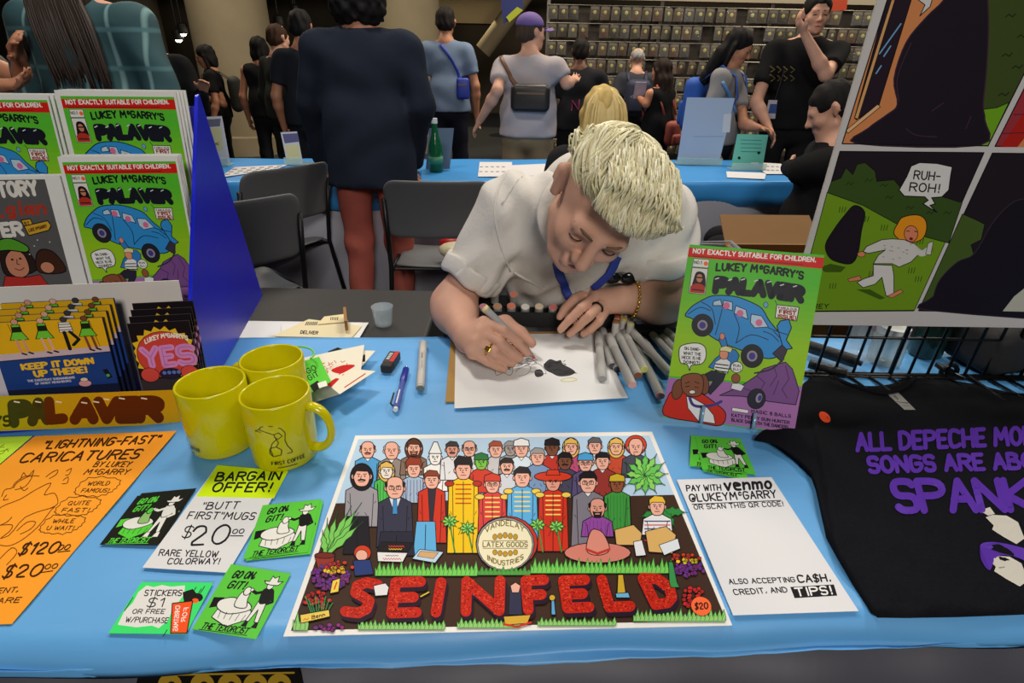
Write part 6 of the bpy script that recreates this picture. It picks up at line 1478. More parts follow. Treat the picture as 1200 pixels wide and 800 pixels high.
# ---------------------------------------------------------------- wall of carded pins in the far hall
RY = 7.6
xl, xr = PY(640, 60, RY)[0], PY(1036, 60, RY)[0]
rackw = thing('pin_display_rack', ((xl + xr) / 2, RY, 0), 'tall metal rack covered in bagged carded pins in the far hall', 'rack')
met = M((96, 92, 84), .35, .8)
zt = PY(700, 4, RY)[2]
for px in (641, 770, 896, 1024):
    x = PY(px, 60, RY)[0]; b = MB(); b.rbox((x, RY + .03, (zt + .25) / 2), (.022, .022, (zt + .25) / 2), .004); b.build('upright', met, rackw, rackw.location)
b = MB(); b.box(((xl + xr) / 2, RY + .05, zt + .10), ((xr - xl) / 2 + .05, .05, .06)); b.build('top_beam', M((150, 140, 120), .6), rackw, rackw.location)
b = MB(); b.box(((xl + xr) / 2, RY + .09, zt / 2), ((xr - xl) / 2, .01, zt / 2)); b.build('back_board', M((44, 38, 32), .8), rackw, rackw.location)
NR, NC = 9, 33
pw, ph = (xr - xl) / NC, .185
for k in range(NR): b = MB(); zz = zt - .02 - k * ph; b.tube([(xl, RY, zz), (xr, RY, zz)], .006, 6); b.build('hanging_rail', met, rackw, rackw.location)
film = M((130, 126, 116), .08, alpha=.34, bump=1.0, bscale=40)
r8 = random.Random(11)
cols = [(52, 38, 30), (74, 48, 34), (48, 52, 58), (92, 60, 40), (38, 32, 30), (64, 64, 58), (88, 44, 36), (54, 56, 74)]
cn = ['dark brown', 'rust brown', 'slate grey', 'tan', 'near black', 'olive grey', 'brick red', 'dusty blue']
protos = []
for c_, nm in zip(cols, cn):
    b = MB(); b.use(M(c_, .6)); b.box((0, 0, -.075), (pw * .43, .002, .065)); b.use(M((206, 198, 110), .4)); b.ell((r8.uniform(-.012, .012), -.006, -.066), (.020, .006, .022), n=10)
    b.use(M((110, 100, 86), .5)); b.box((0, -.003, -.022), (pw * .38, .001, .012)); b.use(film)
    b.grid([[(pw * .46 * s_, -.004 - .012 * math.cos(math.pi * s_ / 2) * math.sin(math.pi * t_), -.145 * t_) for t_ in np.linspace(0, 1, 5)] for s_ in np.linspace(-1, 1, 4)])
    protos.append((b, nm))
ms = []
for b, nm in protos:
    o = link_mesh('carded_pin', b.v, b.f, b.mats, b.m, None, (0, 0, 0)); ms.append(o.data); bpy.data.objects.remove(o)
for r_ in range(NR):
    for c_ in range(NC):
        if r8.random() < .07: continue
        k = r8.randrange(len(ms)); o = bpy.data.objects.new('carded_pin', ms[k]); COL.objects.link(o)
        o.location = (xl + pw * (c_ + .5), RY - .008, zt - .02 - r_ * ph - .004); o.rotation_euler = (r8.uniform(-.06, .22), r8.uniform(-.05, .05), r8.uniform(-.45, .45))
        tag(o, '%s carded pin in a shiny sleeve hanging on the far rack' % cn[k], 'carded pin', '%s carded pins on the far rack' % cn[k])
b = MB(); q_ = [PY(958, -6, 7.0), PY(994, -6, 7.0), PY(992, 12, 7.0), PY(961, 14, 7.0)]; b.prism(q_, (0, .02, 0)); tag(b.build('shop_banner', M((170, 60, 30), .6), origin=sum(q_) / 4), 'small orange banner above the far pin rack by the board', 'banner')
b = MB(); q_ = [PY(586, -8, 8.4), PY(614, -8, 8.4), PY(612, 14, 8.4), PY(590, 28, 8.4)]; b.prism(q_, (0, .02, 0)); tag(b.build('hall_banner', M((28, 40, 110), .6), origin=sum(q_) / 4), 'dark blue hanging banner above the man in the purple cap', 'banner')
b = MB(); q_ = [PY(593, 20, 8.38), PY(606, 8, 8.38), PY(613, 12, 8.38), PY(597, 26, 8.38)]; b.prism(q_, (0, .01, 0)); b.build('banner_stripe', M((170, 180, 40), .6), bpy.data.objects['hall_banner'], bpy.data.objects['hall_banner'].location)
# ================================================================ people
from mathutils.bvhtree import BVHTree
def nrm(v): v = np.asarray(v, float); return v / np.linalg.norm(v)
SKIN = M((206, 157, 134), .6, var=.12, vscale=26, bump=.12, bscale=350, spec=.3, name='skin_fair')
SKINT = M((186, 128, 98), .5, var=.08, vscale=30, name='skin_tan')
SKIND = M((120, 76, 56), .5, var=.08, vscale=30, name='skin_brown')
def head_prims(c, R, s=1.0, ears=True):
    """R columns: person's right, forward, up"""
    w = lambda x, y, z: c + R @ (np.array([x, y, z]) * s)
    p = [('e', w(0, -.012, .032), np.array([.077, .096, .086]) * s, R, .02 * s), ('e', w(0, .03, -.04), np.array([.054, .062, .074]) * s, R, .03 * s),
         ('e', w(0, .072, -.092), np.array([.024, .022, .020]) * s, R, .022 * s),
         ('c', w(-.036, .078, .018), w(.036, .078, .018), .015 * s, .015 * s, .016 * s),
         ('c', w(0, .088, .012), w(0, .112, -.030), .0085 * s, .0125 * s, .012 * s)]
    for k in (-1, 1):
        p += [('e', w(k * .037, .058, -.026), np.array([.025, .03, .026]) * s, R, .02 * s), ('e', w(k * .013, .100, -.034), np.array([.009, .011, .009]) * s, R, .006 * s),
              ('c', w(k * .046, .01, -.058), w(k * .027, .06, -.086), .020 * s, .016 * s, .02 * s)]
        if ears: p += [('c', w(k * .080, -.012, .020), w(k * .076, -.004, -.026), .013 * s, .009 * s, .006 * s), ('c', w(k * .086, -.022, .012), w(k * .084, -.020, -.012), .008 * s, .007 * s, .006 * s)]
    p += [('c', w(-.018, .090, -.060), w(.018, .090, -.060), .0075 * s, .0075 * s, .006 * s), ('c', w(-.015, .089, -.070), w(.015, .089, -.070), .0085 * s, .0085 * s, .006 * s)]
    sub = []
    for k in (-1, 1): sub.append(('e', w(k * .031, .098, .000), np.array([.017, .016, .010]) * s, R))
    lids = [('e', w(k * .031, .076, .000), np.array([.0145, .0135, .0125]) * s, R, .004 * s) for k in (-1, 1)]
    return p, sub, lids
def finger(pts, r0, r1, k=.005):
    n = len(pts) - 1
    return [('c', np.asarray(pts[i], float), np.asarray(pts[i + 1], float), r0 + (r1 - r0) * i / n, r0 + (r1 - r0) * (i + 1) / n, k) for i in range(n)]
def relaxed_hand(w, d, side, s=1.0, curl=.5):
    """w wrist, d pointing direction, side = towards the thumb"""
    d = nrm(d); side = nrm(np.asarray(side) - d * np.dot(side, d)); pal = np.cross(d, side)
    P_ = []
    for i, (o_, L) in enumerate(((.030, .070), (.010, .078), (-.010, .072), (-.029, .056))):
        m = w + d * .085 * s + side * o_ * s; P_.append(('c', w + d * .01 * s + side * o_ * .5 * s, m, .015 * s, .0115 * s, .012))
        a = curl * .5; q1 = m + (d * math.cos(a) + pal * math.sin(a)) * L * .5 * s; q2 = q1 + (d * math.cos(a * 2.4) + pal * math.sin(a * 2.4)) * L * .5 * s
        P_ += finger([m, q1, q2], .0098 * s, .0075 * s)
    t0 = w + d * .03 * s + side * .022 * s; t1 = t0 + (d * .7 + side * .75 + pal * .2) * .042 * s; t2 = t1 + (d * .95 + side * .2 + pal * .3) * .032 * s
    return P_ + finger([t0, t1, t2], .014 * s, .009 * s, .008)
def foldnoise(amp, f, ph=0.0):
    return lambda g: amp * (np.sin(g[..., 0] * f + 2.0 * np.sin(g[..., 2] * f * .45 + ph)) * np.sin(g[..., 2] * f * .8 + 1.7 * np.sin(g[..., 1] * f * .6 + ph)))
def bvh_of(*objs):
    vs, fs = [], []
    for o in objs:
        k = len(vs); off = Vector(o.location) + (Vector(o.parent.location) if o.parent else Vector())
        vs += [v.co + off for v in o.data.vertices]; fs += [[i + k for i in p.vertices] for p in o.data.polygons]
    return BVHTree.FromPolygons(vs, fs)
def hit(bv, px, py, lift=.002):
    d = nrm(ray(px, py)); h = bv.ray_cast(Vector(CO), Vector(d))
    if h[0] is None: return None
    return np.array(h[0]) + np.array(h[1]) * lift * (1 if np.dot(h[1], d) < 0 else -1)
# ---------------------------------------------------------------- the artist
root = P(650, 300, 0); root = np.array([.10, 1.50, 0.0])
AT = thing('person', root, 'platinum haired person in white short sleeved shirt bent over the table, drawing with a marker', 'person')
HC = PY(704, 237, 1.02); HS = 1.06
up_s = lambda r, u, t: CR * r + CU * u - CF * t
hu = nrm(up_s(.40, .31, .86)); hf = up_s(-.20, -.89, .41); hf = nrm(hf - hu * (hf @ hu)); hr = np.cross(hf, hu)
HR = np.stack([hr, hf, hu], 1)
SRt, SLt = PY(600, 250, 1.31), PY(770, 254, 1.29)
ERt, ELt = PY(529, 356, 1.25), PY(782, 352, 1.22)
WRt, WLt = P(549, 396, TZ + .05), P(731, 351, TZ + .09)
mid_s = (SRt + SLt) / 2; PELV = np.array([mid_s[0], 1.62, .52])
prims, subs, lids = head_prims(HC, HR, HS)
nb = mid_s + np.array([0, -.01, .035])
prims += [('c', HC + HR @ np.array([0, -.025, -.055]) * HS, nb, .058, .066, .03), ('c', nb, mid_s + nrm(PELV - mid_s) * .2, .08, .10, .04), ('c', SRt, SLt, .05, .05, .03)]
for S_, E_, W_ in ((SRt, ERt, WRt), (SLt, ELt, WLt)):
    e2 = E_ + (W_ - E_) * .25
    prims += [('c', S_, E_, .050, .044, .03), ('c', E_, e2, .044, .048, .03), ('c', e2, W_, .048, .031, .03)]
PX = lambda px, py, z: P(px, py, TZ + z)
# right hand closed round the marker
hk = .007
RH = [((567, 378), .092, (590, 388), .088, (608, 402), .060, (618, 413), .036), ((563, 389), .082, (586, 401), .072, (600, 413), .044, (609, 420), .026), ((558, 401), .068, (579, 413), .054, (592, 421), .032, (600, 426), .018), ((554, 413), .050, (571, 423), .036, (583, 429), .022, (590, 432), .014)]
for i, f_ in enumerate(RH):
    pts = [PX(*f_[j], f_[j + 1]) for j in (0, 2, 4, 6)]
    prims.append(('c', WRt + (pts[0] - WRt) * .1, pts[0], .024, .0150, .014)); prims += finger(pts, .0122 if i < 3 else .0108, .0090, .0025)
prims += finger([WRt + np.array([.02, .03, .01]), PX(592, 378, .062), PX(610, 390, .050), PX(623, 402, .038)], .020, .0105, .008)
# left hand resting, fingers on the case edge
LH = [((687, 343), .092, (673, 350), .094, (662, 361), .074, (656, 371), .056), ((697, 348), .094, (681, 361), .092, (667, 375), .066, (657, 386), .044), ((706, 354), .088, (691, 370), .082, (678, 382), .054, (668, 391), .032), ((712, 361), .076, (702, 377), .064, (692, 386), .044, (684, 391), .028)]
for i, f_ in enumerate(LH):
    pts = [PX(*f_[j], f_[j + 1]) for j in (0, 2, 4, 6)]
    prims.append(('c', WLt + (pts[0] - WLt) * .1, pts[0], .024, .0150, .014)); prims += finger(pts, .0120 if i < 3 else .0106, .0088, .0025)
prims += finger([WLt + np.array([-.02, .02, -.01]), PX(688, 352, .05), PX(672, 360, .045), PX(664, 368, .044)], .018, .010, .008)
ab = body('body', prims + lids, SKIN, .0036, .02, AT, root, subs)
# shirt
ax_t = nrm(PELV - mid_s); rt_ = nrm(SLt - SRt); fr_t = np.cross(rt_, ax_t); RT = np.stack([rt_, fr_t, ax_t], 1)
if fr_t[1] > 0: fr_t = -fr_t
cut_r, cut_l = SRt + (ERt - SRt) * .74, SLt + (ELt - SLt) * .72
sp_ = [('c', SRt, SLt, .080, .080, .05), ('e', mid_s + ax_t * .12 + fr_t * .01, (.215, .135, .20), RT, .06), ('e', mid_s + ax_t * .33, (.20, .15, .24), RT, .06), ('e', mid_s + ax_t * .52, (.19, .15, .16), RT, .05),
       ('c', nb + np.array([0, .03, -.03]), mid_s + ax_t * .1, .088, .11, .05), ('c', SRt, SRt + (ERt - SRt) * .85, .078, .066, .04), ('c', SLt, SLt + (ELt - SLt) * .85, .078, .064, .04)]
nz = lambda g: (.0085 * np.sin(g[..., 0] * 38 + 3 * np.sin(g[..., 2] * 17)) * np.sin(g[..., 2] * 30 + 2 * np.sin(g[..., 0] * 21)) + .0045 * np.sin(g[..., 0] * 75 - g[..., 2] * 60 + 2 * np.sin(g[..., 1] * 30)))
linen = M((212, 207, 200), .85, var=.04, vscale=40, bump=.25, bscale=120, name='white_linen')
subsh = [('c', SRt + (ERt - SRt) * .5, SRt + (ERt - SRt) * .95, .053, .055), ('c', SLt + (ELt - SLt) * .5, SLt + (ELt - SLt) * .95, .053, .056), ('c', nb, HC + HR @ np.array([0, -.02, -.05]) * HS, .064, .066)]
shs = body('shirt', sp_, linen, .006, .04, AT, root, subsh, ((cut_r, ERt - SRt, .14), (cut_l, ELt - SLt, .14)), nz, 2)
# rolled cuffs
for S_, E_, cp, nm in ((SRt, ERt, cut_r, 'sleeve_cuff'), (SLt, ELt, cut_l, 'sleeve_cuff')):
    x_, y_, d_ = basis(E_ - S_); b = MB(); n_ = 40; rows_ = []
    for (rr_, dd_) in ((.053, .002), (.067, .004), (.0715, -.004), (.0745, -.032), (.073, -.040), (.066, -.038)):
        rows_.append([cp + d_ * (dd_ + .004 * math.sin(j * .7)) + (x_ * math.cos(j / n_ * 6.2832) + y_ * math.sin(j / n_ * 6.2832)) * rr_ * (1 + .02 * math.sin(j * 1.1)) for j in range(n_ + 1)])
    b.grid(rows_); b.build(nm, linen, AT, root, smooth=True)
# collar standing round the neck, open at the front
nd = nrm(HC + HR @ np.array([0, -.02, -.05]) * HS - nb); cx1 = nrm(rt_ - nd * (rt_ @ nd)); cy1 = np.cross(nd, cx1)
if cy1 @ hf > 0: cy1 = -cy1            # cy1 points to the nape
rows_ = []
for (rr_, hh_) in ((.080, -.012), (.076, .018), (.076, .034), (.084, .036), (.104, .004), (.112, -.022)):
    rows_.append([nb + nd * (hh_ + .012 * math.cos(a) - .006) + (cy1 * math.cos(a) + cx1 * math.sin(a)) * rr_ * (1.08 if abs(a) > 2 else 1) for a in np.linspace(-2.55, 2.55, 40)])
b = MB(); b.grid(rows_); b.build('collar', linen, AT, root, smooth=True, solid=.002)
# lap and legs, below the table
den = M((40, 44, 60), .9)
HPR, HPL = PELV + np.array([-.10, 0, 0]), PELV + np.array([.10, 0, 0])
lg = [('c', HPR, HPL, .13, .13, .05)]
for h_, k in ((HPR, -1), (HPL, 1)): lg += [('c', h_, h_ + np.array([k * .06, -.38, .04]), .095, .07, .04), ('c', h_ + np.array([k * .06, -.38, .04]), np.array([h_[0] + k * .06, 1.28, .10]), .07, .05, .03)]
body('trousers', lg, den, .014, .03, AT, root)
for k, h_ in ((-1, HPR), (1, HPL)):
    f0 = np.array([h_[0] + k * .06, 1.28, .05]); body('shoe', [('c', f0 + np.array([0, .02, 0]), f0 + np.array([k * .02, -.14, -.012]), .045, .036, .03)], M((30, 30, 32), .5), .010, .02, AT, root, (), ((f0 - np.array([0, .05, .047]), (0, 0, -1), .3),))
t = thing('stool', (PELV[0], 1.64, 0), 'round stool the artist sits on behind the table', 'stool')
b = MB(); b.lathe((PELV[0], 1.66, .33), [(.15, 0), (.165, .01), (.165, .03), (.15, .04)], 28); b.build('seat', M((50, 50, 52), .5), t, t.location, auto=.7)
for a in (.8, 2.36, 3.93, 5.5): b = MB(); b.tube([(PELV[0] + .1 * math.cos(a), 1.66 + .1 * math.sin(a), .34), (PELV[0] + .17 * math.cos(a), 1.66 + .17 * math.sin(a), 0)], .012, 8); b.build('leg', chl, t, t.location)
# hair
hb = M((206, 196, 152), .5, var=.15, vscale=60, stretch=(1, 1, 1)); hcols = [M((235, 228, 190), .5), M((226, 217, 176), .5), M((243, 238, 208), .45), M((212, 202, 160), .5)]
Wh = lambda x, y, z: HC + HR @ (np.array([x, y, z]) * HS)
hp = [('e', Wh(0, -.018, .042), np.array([.079, .092, .078]) * HS, HR, .02), ('e', Wh(-.008, .035, .084), np.array([.064, .052, .030]) * HS, HR, .03), ('e', Wh(0, -.05, -.01), np.array([.072, .054, .07]) * HS, HR, .02)]
body('hair', hp, hb, .006, .02, AT, root, [('e', Wh(0, .105, -.008), np.array([.085, .050, .075]) * HS, HR), ('e', Wh(.085, .005, -.05), np.array([.03, .045, .06]) * HS, HR), ('e', Wh(-.085, .005, -.05), np.array([.03, .045, .06]) * HS, HR)])
bs = [MB() for _ in hcols]
r9 = random.Random(21)
TB_ = math.radians(38)
def shell(th, ph, k=1.0):            # th from the whorl at the back of the crown, ph round it (0 = brow)
    d = np.array([math.sin(th) * math.sin(ph), math.sin(th) * math.cos(ph), math.cos(th)])
    d = np.array([d[0], d[1] * math.cos(TB_) - d[2] * math.sin(TB_), d[1] * math.sin(TB_) + d[2] * math.cos(TB_)])
    return np.array([.081 * d[0] + .004, (.101 if d[1] > 0 else .084) * d[1] - .014, .084 * d[2] + .036]) * (1 + (k - 1) * (1 if d[1] > -.2 else .5))
for c_i in range(520):                # tousled locks, each a bunch of fine strands
    ph0 = r9.uniform(-math.pi, math.pi); front = math.cos(ph0)
    t0 = r9.uniform(.02, 1.35) if front > -.3 else r9.uniform(.02, .8)
    end = 1.66 + .10 * r9.random() if front > .35 else (1.42 if front > -.3 else 1.25)
    t1 = min(end, t0 + r9.uniform(.6, 1.25)); sw0 = r9.uniform(-.16, .16) + .36 * math.sin(2.3 * ph0 + 2 * t0)
    lift0 = r9.uniform(1.02, 1.13) + .13 * max(0, math.sin(ph0)) * r9.random(); wild = r9.random() < .12; up_ = .05 * max(0, 1 - t0 * 1.2) if wild else 0
    for q_ in range(6):
        th0 = max(.01, t0 + r9.uniform(-.08, .08)); th1 = t1 + r9.uniform(-.10, .06); ph = ph0 + r9.uniform(-.05, .05) / max(.35, math.sin(t0)); lift = lift0 + r9.uniform(-.025, .025); sw = sw0 + r9.uniform(-.06, .06); pts = []; n_ = 8
        for j in range(n_):
            f = j / (n_ - 1); th = th0 + (th1 - th0) * f; k = 1.0 + (lift - 1.0) * math.sin(math.pi * min(1, .25 + f * .75)) + ((.09 + up_) * f if wild else 0)
            pts.append(Wh(*shell(th, ph + sw * f * f + .03 * math.sin(7 * f + c_i), k)))
        r_ = r9.uniform(.0009, .0022) * HS
        bs[r9.randrange(4)].tube(pts, [r_ * (.6 + .9 * math.sin(math.pi * (.15 + .8 * j / (n_ - 1)))) * (1 - .8 * (j / (n_ - 1)) ** 2) for j in range(n_)], 4, flat=.7)
for i in range(520):                   # the long fringe thrown forward and across the brow
    x0 = r9.uniform(-.072, .055); y0 = r9.uniform(-.03, .05); tipx = x0 - r9.uniform(-.004, .040)
    drop = .002 + .014 * min(1, max(0, (.035 - tipx) / .09)) * r9.uniform(.4, 1.0)
    z0 = .124 - (x0 / .09) ** 2 * .022
    bl0 = .012 * r9.random()
    pts = [Wh(x0, y0, z0), Wh(x0, y0 + .03, z0 + .008 + bl0 * .6), Wh((x0 + tipx) / 2, .078 + bl0 - (x0 / .09) ** 2 * .02, .104), Wh(tipx, .093 + bl0 - (tipx / .09) ** 2 * .035, .086 - drop * .35), Wh(tipx - .006, .095 + bl0 * .8 - (tipx / .09) ** 2 * .045, .078 - drop)]
    r_ = r9.uniform(.0010, .0026); bs[r9.randrange(4)].tube([np.array(p) for p in cr(pts, False, 3)], [r_ * max(.15, 1 - .8 * (j / 12) ** 2) for j in range(13)], 5, flat=.6)
hair = bpy.data.objects.get('hair')
for b, m in zip(bs, hcols): b.build('hair_strands', m, AT, root, smooth=True)
# brows, lashes, lips
for k in (-1, 1):
    b = MB(); b.tube([Wh(k * .014, .0985, .020), Wh(k * .030, .0965, .026), Wh(k * .050, .078, .021)], [.0035 * HS, .0042 * HS, .002 * HS], 8, flat=.6); b.build('eyebrow', M((112, 84, 60), .8), AT, root, smooth=True)
    b = MB(); b.tube([Wh(k * (.031 + .0145 * math.sin(a)), .076 + .0142 * math.cos(a), -.0055) for a in np.linspace(-1.1, 1.1, 9)], .0012 * HS, 6); b.build('eyelash', M((62, 44, 34), .8), AT, root)
b = MB(); b.tube([Wh(x, .0975 - abs(x) * .25, -.0652) for x in np.linspace(-.018, .018, 7)], [.0015, .003, .0038, .0042, .0038, .003, .0015], 8); b.build('lips', M((170, 96, 84), .5), AT, root, smooth=True)
# lanyard, pocket, glasses: laid on the shirt
SB = bvh_of(shs); SBB = bvh_of(shs, ab)
def ribbon(pp, w_, mat, name, parent, org, bv, lift=.004, thick=.0018):
    pts = [hit(bv, x, y, lift) for x, y in pp]; pts = [p for p in pts if p is not None]
    if len(pts) < 2: return None
    b = MB(); b.tube(pts, w_, 8, flat=thick / w_, ref=None if False else CR); return b.build(name, mat, parent, org, smooth=True)
lanb = M((36, 62, 160), .5)
b = MB(); cp = [PY(*q) for q in cr([(655, 212, 1.20), (645, 228, 1.17), (640, 247, 1.145), (641, 266, 1.125), (648, 285, 1.11)], False)]
b.tube(cp, [.013 + .006 * math.sin(math.pi * k / (len(cp) - 1)) for k in range(len(cp))], 10, flat=.35, ref=CR); b.build('collar_fold', linen, AT, root, smooth=True)
ly = thing('lanyard', nb, 'blue lanyard hanging round the neck of the artist', 'lanyard')
ribbon(cr([(652, 300), (656, 318), (662, 334), (669, 348)], False), .010, lanb, 'strap', ly, ly.location, SB, .006)
ribbon(cr([(724, 300), (716, 316), (704, 328), (694, 336)], False), .010, lanb, 'strap', ly, ly.location, SB, .006)
pk = [hit(SB, x, y, .003) for x, y in ((604, 322), (636, 337), (640, 352), (606, 346))]
ribbon(cr([(602, 318), (618, 327), (638, 337)], False), .0035, linen, 'pocket_edge', AT, root, SB, .002, .0025)
ribbon(cr([(718, 328), (740, 331), (760, 324)], False), .0035, linen, 'pocket_edge', AT, root, SB, .002, .0025)
for sp in ([(596, 200), (584, 222), (580, 250), (586, 285), (598, 318)], [(626, 196), (606, 212), (588, 240)], [(688, 338), (690, 360), (692, 384)], [(676, 340), (678, 362), (680, 384)]): ribbon(cr(sp, False), .0022, linen, 'seam', AT, root, SB, .001, .0018)
g1 = hit(SB, 728, 322, .008)
if g1 is not None:
    t = thing('sunglasses', g1, 'black sunglasses tucked in the shirt front of the artist', 'sunglasses')
    for dx in (-.018, .018): b = MB(); b.ell(g1 + rt_ * dx * -1 + fr_t * .002, (.018, .006, .014)); b.build('lens', M((14, 14, 16), .15), t, g1, smooth=True)
    b = MB(); b.tube([g1 - rt_ * .036, g1 + UP * .010, g1 + rt_ * .036], .0028, 8); b.build('bridge_bar', M((14, 14, 16), .3), t, g1)
# bracelet, rings, the marker in the hand
gold = M((206, 164, 70), .25, 1.0)
x_, y_, d_ = basis(ELt - WLt); bc = WLt + (ELt - WLt) * .22
b = MB()
for j in range(26): a = j / 26 * 6.2832; b.ell(bc + (x_ * math.cos(a) + y_ * math.sin(a)) * .0405 + d_ * .004 * math.sin(a), (.0042, .0042, .0042), None, 8)
tag(b.build('bracelet', gold, smooth=True, origin=bc), 'thin gold chain bracelet on the resting wrist of the artist', 'bracelet')
def ring(c, d, r_, label, mat):
    x_, y_, d_ = basis(d); b = MB(); b.tube([c + (x_ * math.cos(a) + y_ * math.sin(a)) * r_ for a in np.linspace(0, 6.2832, 25)], .0024, 8); tag(b.build('ring', mat, smooth=True, origin=c), label, 'ring'); return b
f_ = RH[2]; a_, e_ = PX(*f_[0], f_[1]), PX(*f_[2], f_[3]); rc = a_ + (e_ - a_) * .72; ring(rc, e_ - a_, .0122, 'gold signet ring on the drawing hand', gold)
b = MB(); vv = nrm(CO - rc); vv = nrm(vv - nrm(e_ - a_) * (vv @ nrm(e_ - a_))); b.rbox(rc + vv * .0138, (.0058, .0050, .0016), .0012, frame(nrm(e_ - a_), np.cross(vv, e_ - a_))); b.build('signet_face', gold, bpy.data.objects['ring'], rc)
f_ = LH[2]; a_, e_ = PX(*f_[0], f_[1]), PX(*f_[2], f_[3]); ring(a_ + (e_ - a_) * .45, e_ - a_, .0138, 'dark thin ring on the resting hand', M((60, 52, 46), .3, .9))
tipm, topm = PX(627, 420, .004), PX(569, 362, .118)
dm = nrm(tipm - topm); t = thing('art_marker', (tipm + topm) / 2, 'grey marker held in the drawing hand with its coral tip on the paper', 'marker')
Lm = np.linalg.norm(tipm - topm)
b = MB(); b.tube([topm, topm + dm * Lm * .80], .0088, 16, flat=.9); b.build('barrel', M((176, 178, 180), .4), t, t.location, smooth=True, auto=.8)
b = MB(); b.tube([topm + dm * Lm * .80, topm + dm * Lm * .84, topm + dm * Lm * .93], [.0088, .0070, .0045], 14); b.build('nib_collar', M((150, 152, 156), .4), t, t.location, smooth=True, auto=.8)
b = MB(); b.tube([topm + dm * Lm * .93, tipm], [.0042, .0014], 10); b.build('nib', M((206, 70, 76), .5), t, t.location, smooth=True)
b = MB(); b.tube([topm - dm * .004, topm + dm * .004], [.0082, .0089], 14); b.build('colour_end', M((226, 206, 150), .5), t, t.location, smooth=True)
# ---------------------------------------------------------------- people of the hall
def plaid(base, l1, l2):
    m = M(base, .8, var=.25, vscale=5, name='plaid_flannel').copy(); nt = m.node_tree; b = nt.nodes['Principled BSDF']; src = b.inputs['Base Color'].links[0].from_socket
    tc = nt.nodes.new('ShaderNodeTexCoord')
    for dr, col, sc in (('X', l1, 3.0), ('Z', l2, 2.6)):
        wv = nt.nodes.new('ShaderNodeTexWave'); wv.bands_direction = dr; wv.inputs['Scale'].default_value = sc; wv.inputs['Distortion'].default_value = .6
        cr_ = nt.nodes.new('ShaderNodeValToRGB'); cr_.color_ramp.elements[0].position = .93; cr_.color_ramp.elements[1].position = 1.0
        mx = nt.nodes.new('ShaderNodeMix'); mx.data_type = 'RGBA'; mx.inputs['B'].default_value = (*lin(col), 1)
        nt.links.new(tc.outputs['Object'], wv.inputs['Vector']); nt.links.new(wv.outputs['Fac'], cr_.inputs['Fac']); nt.links.new(cr_.outputs['Color'], mx.inputs['Factor']); nt.links.new(src, mx.inputs['A']); src = mx.outputs['Result']
    nt.links.new(src, b.inputs['Base Color']); return m
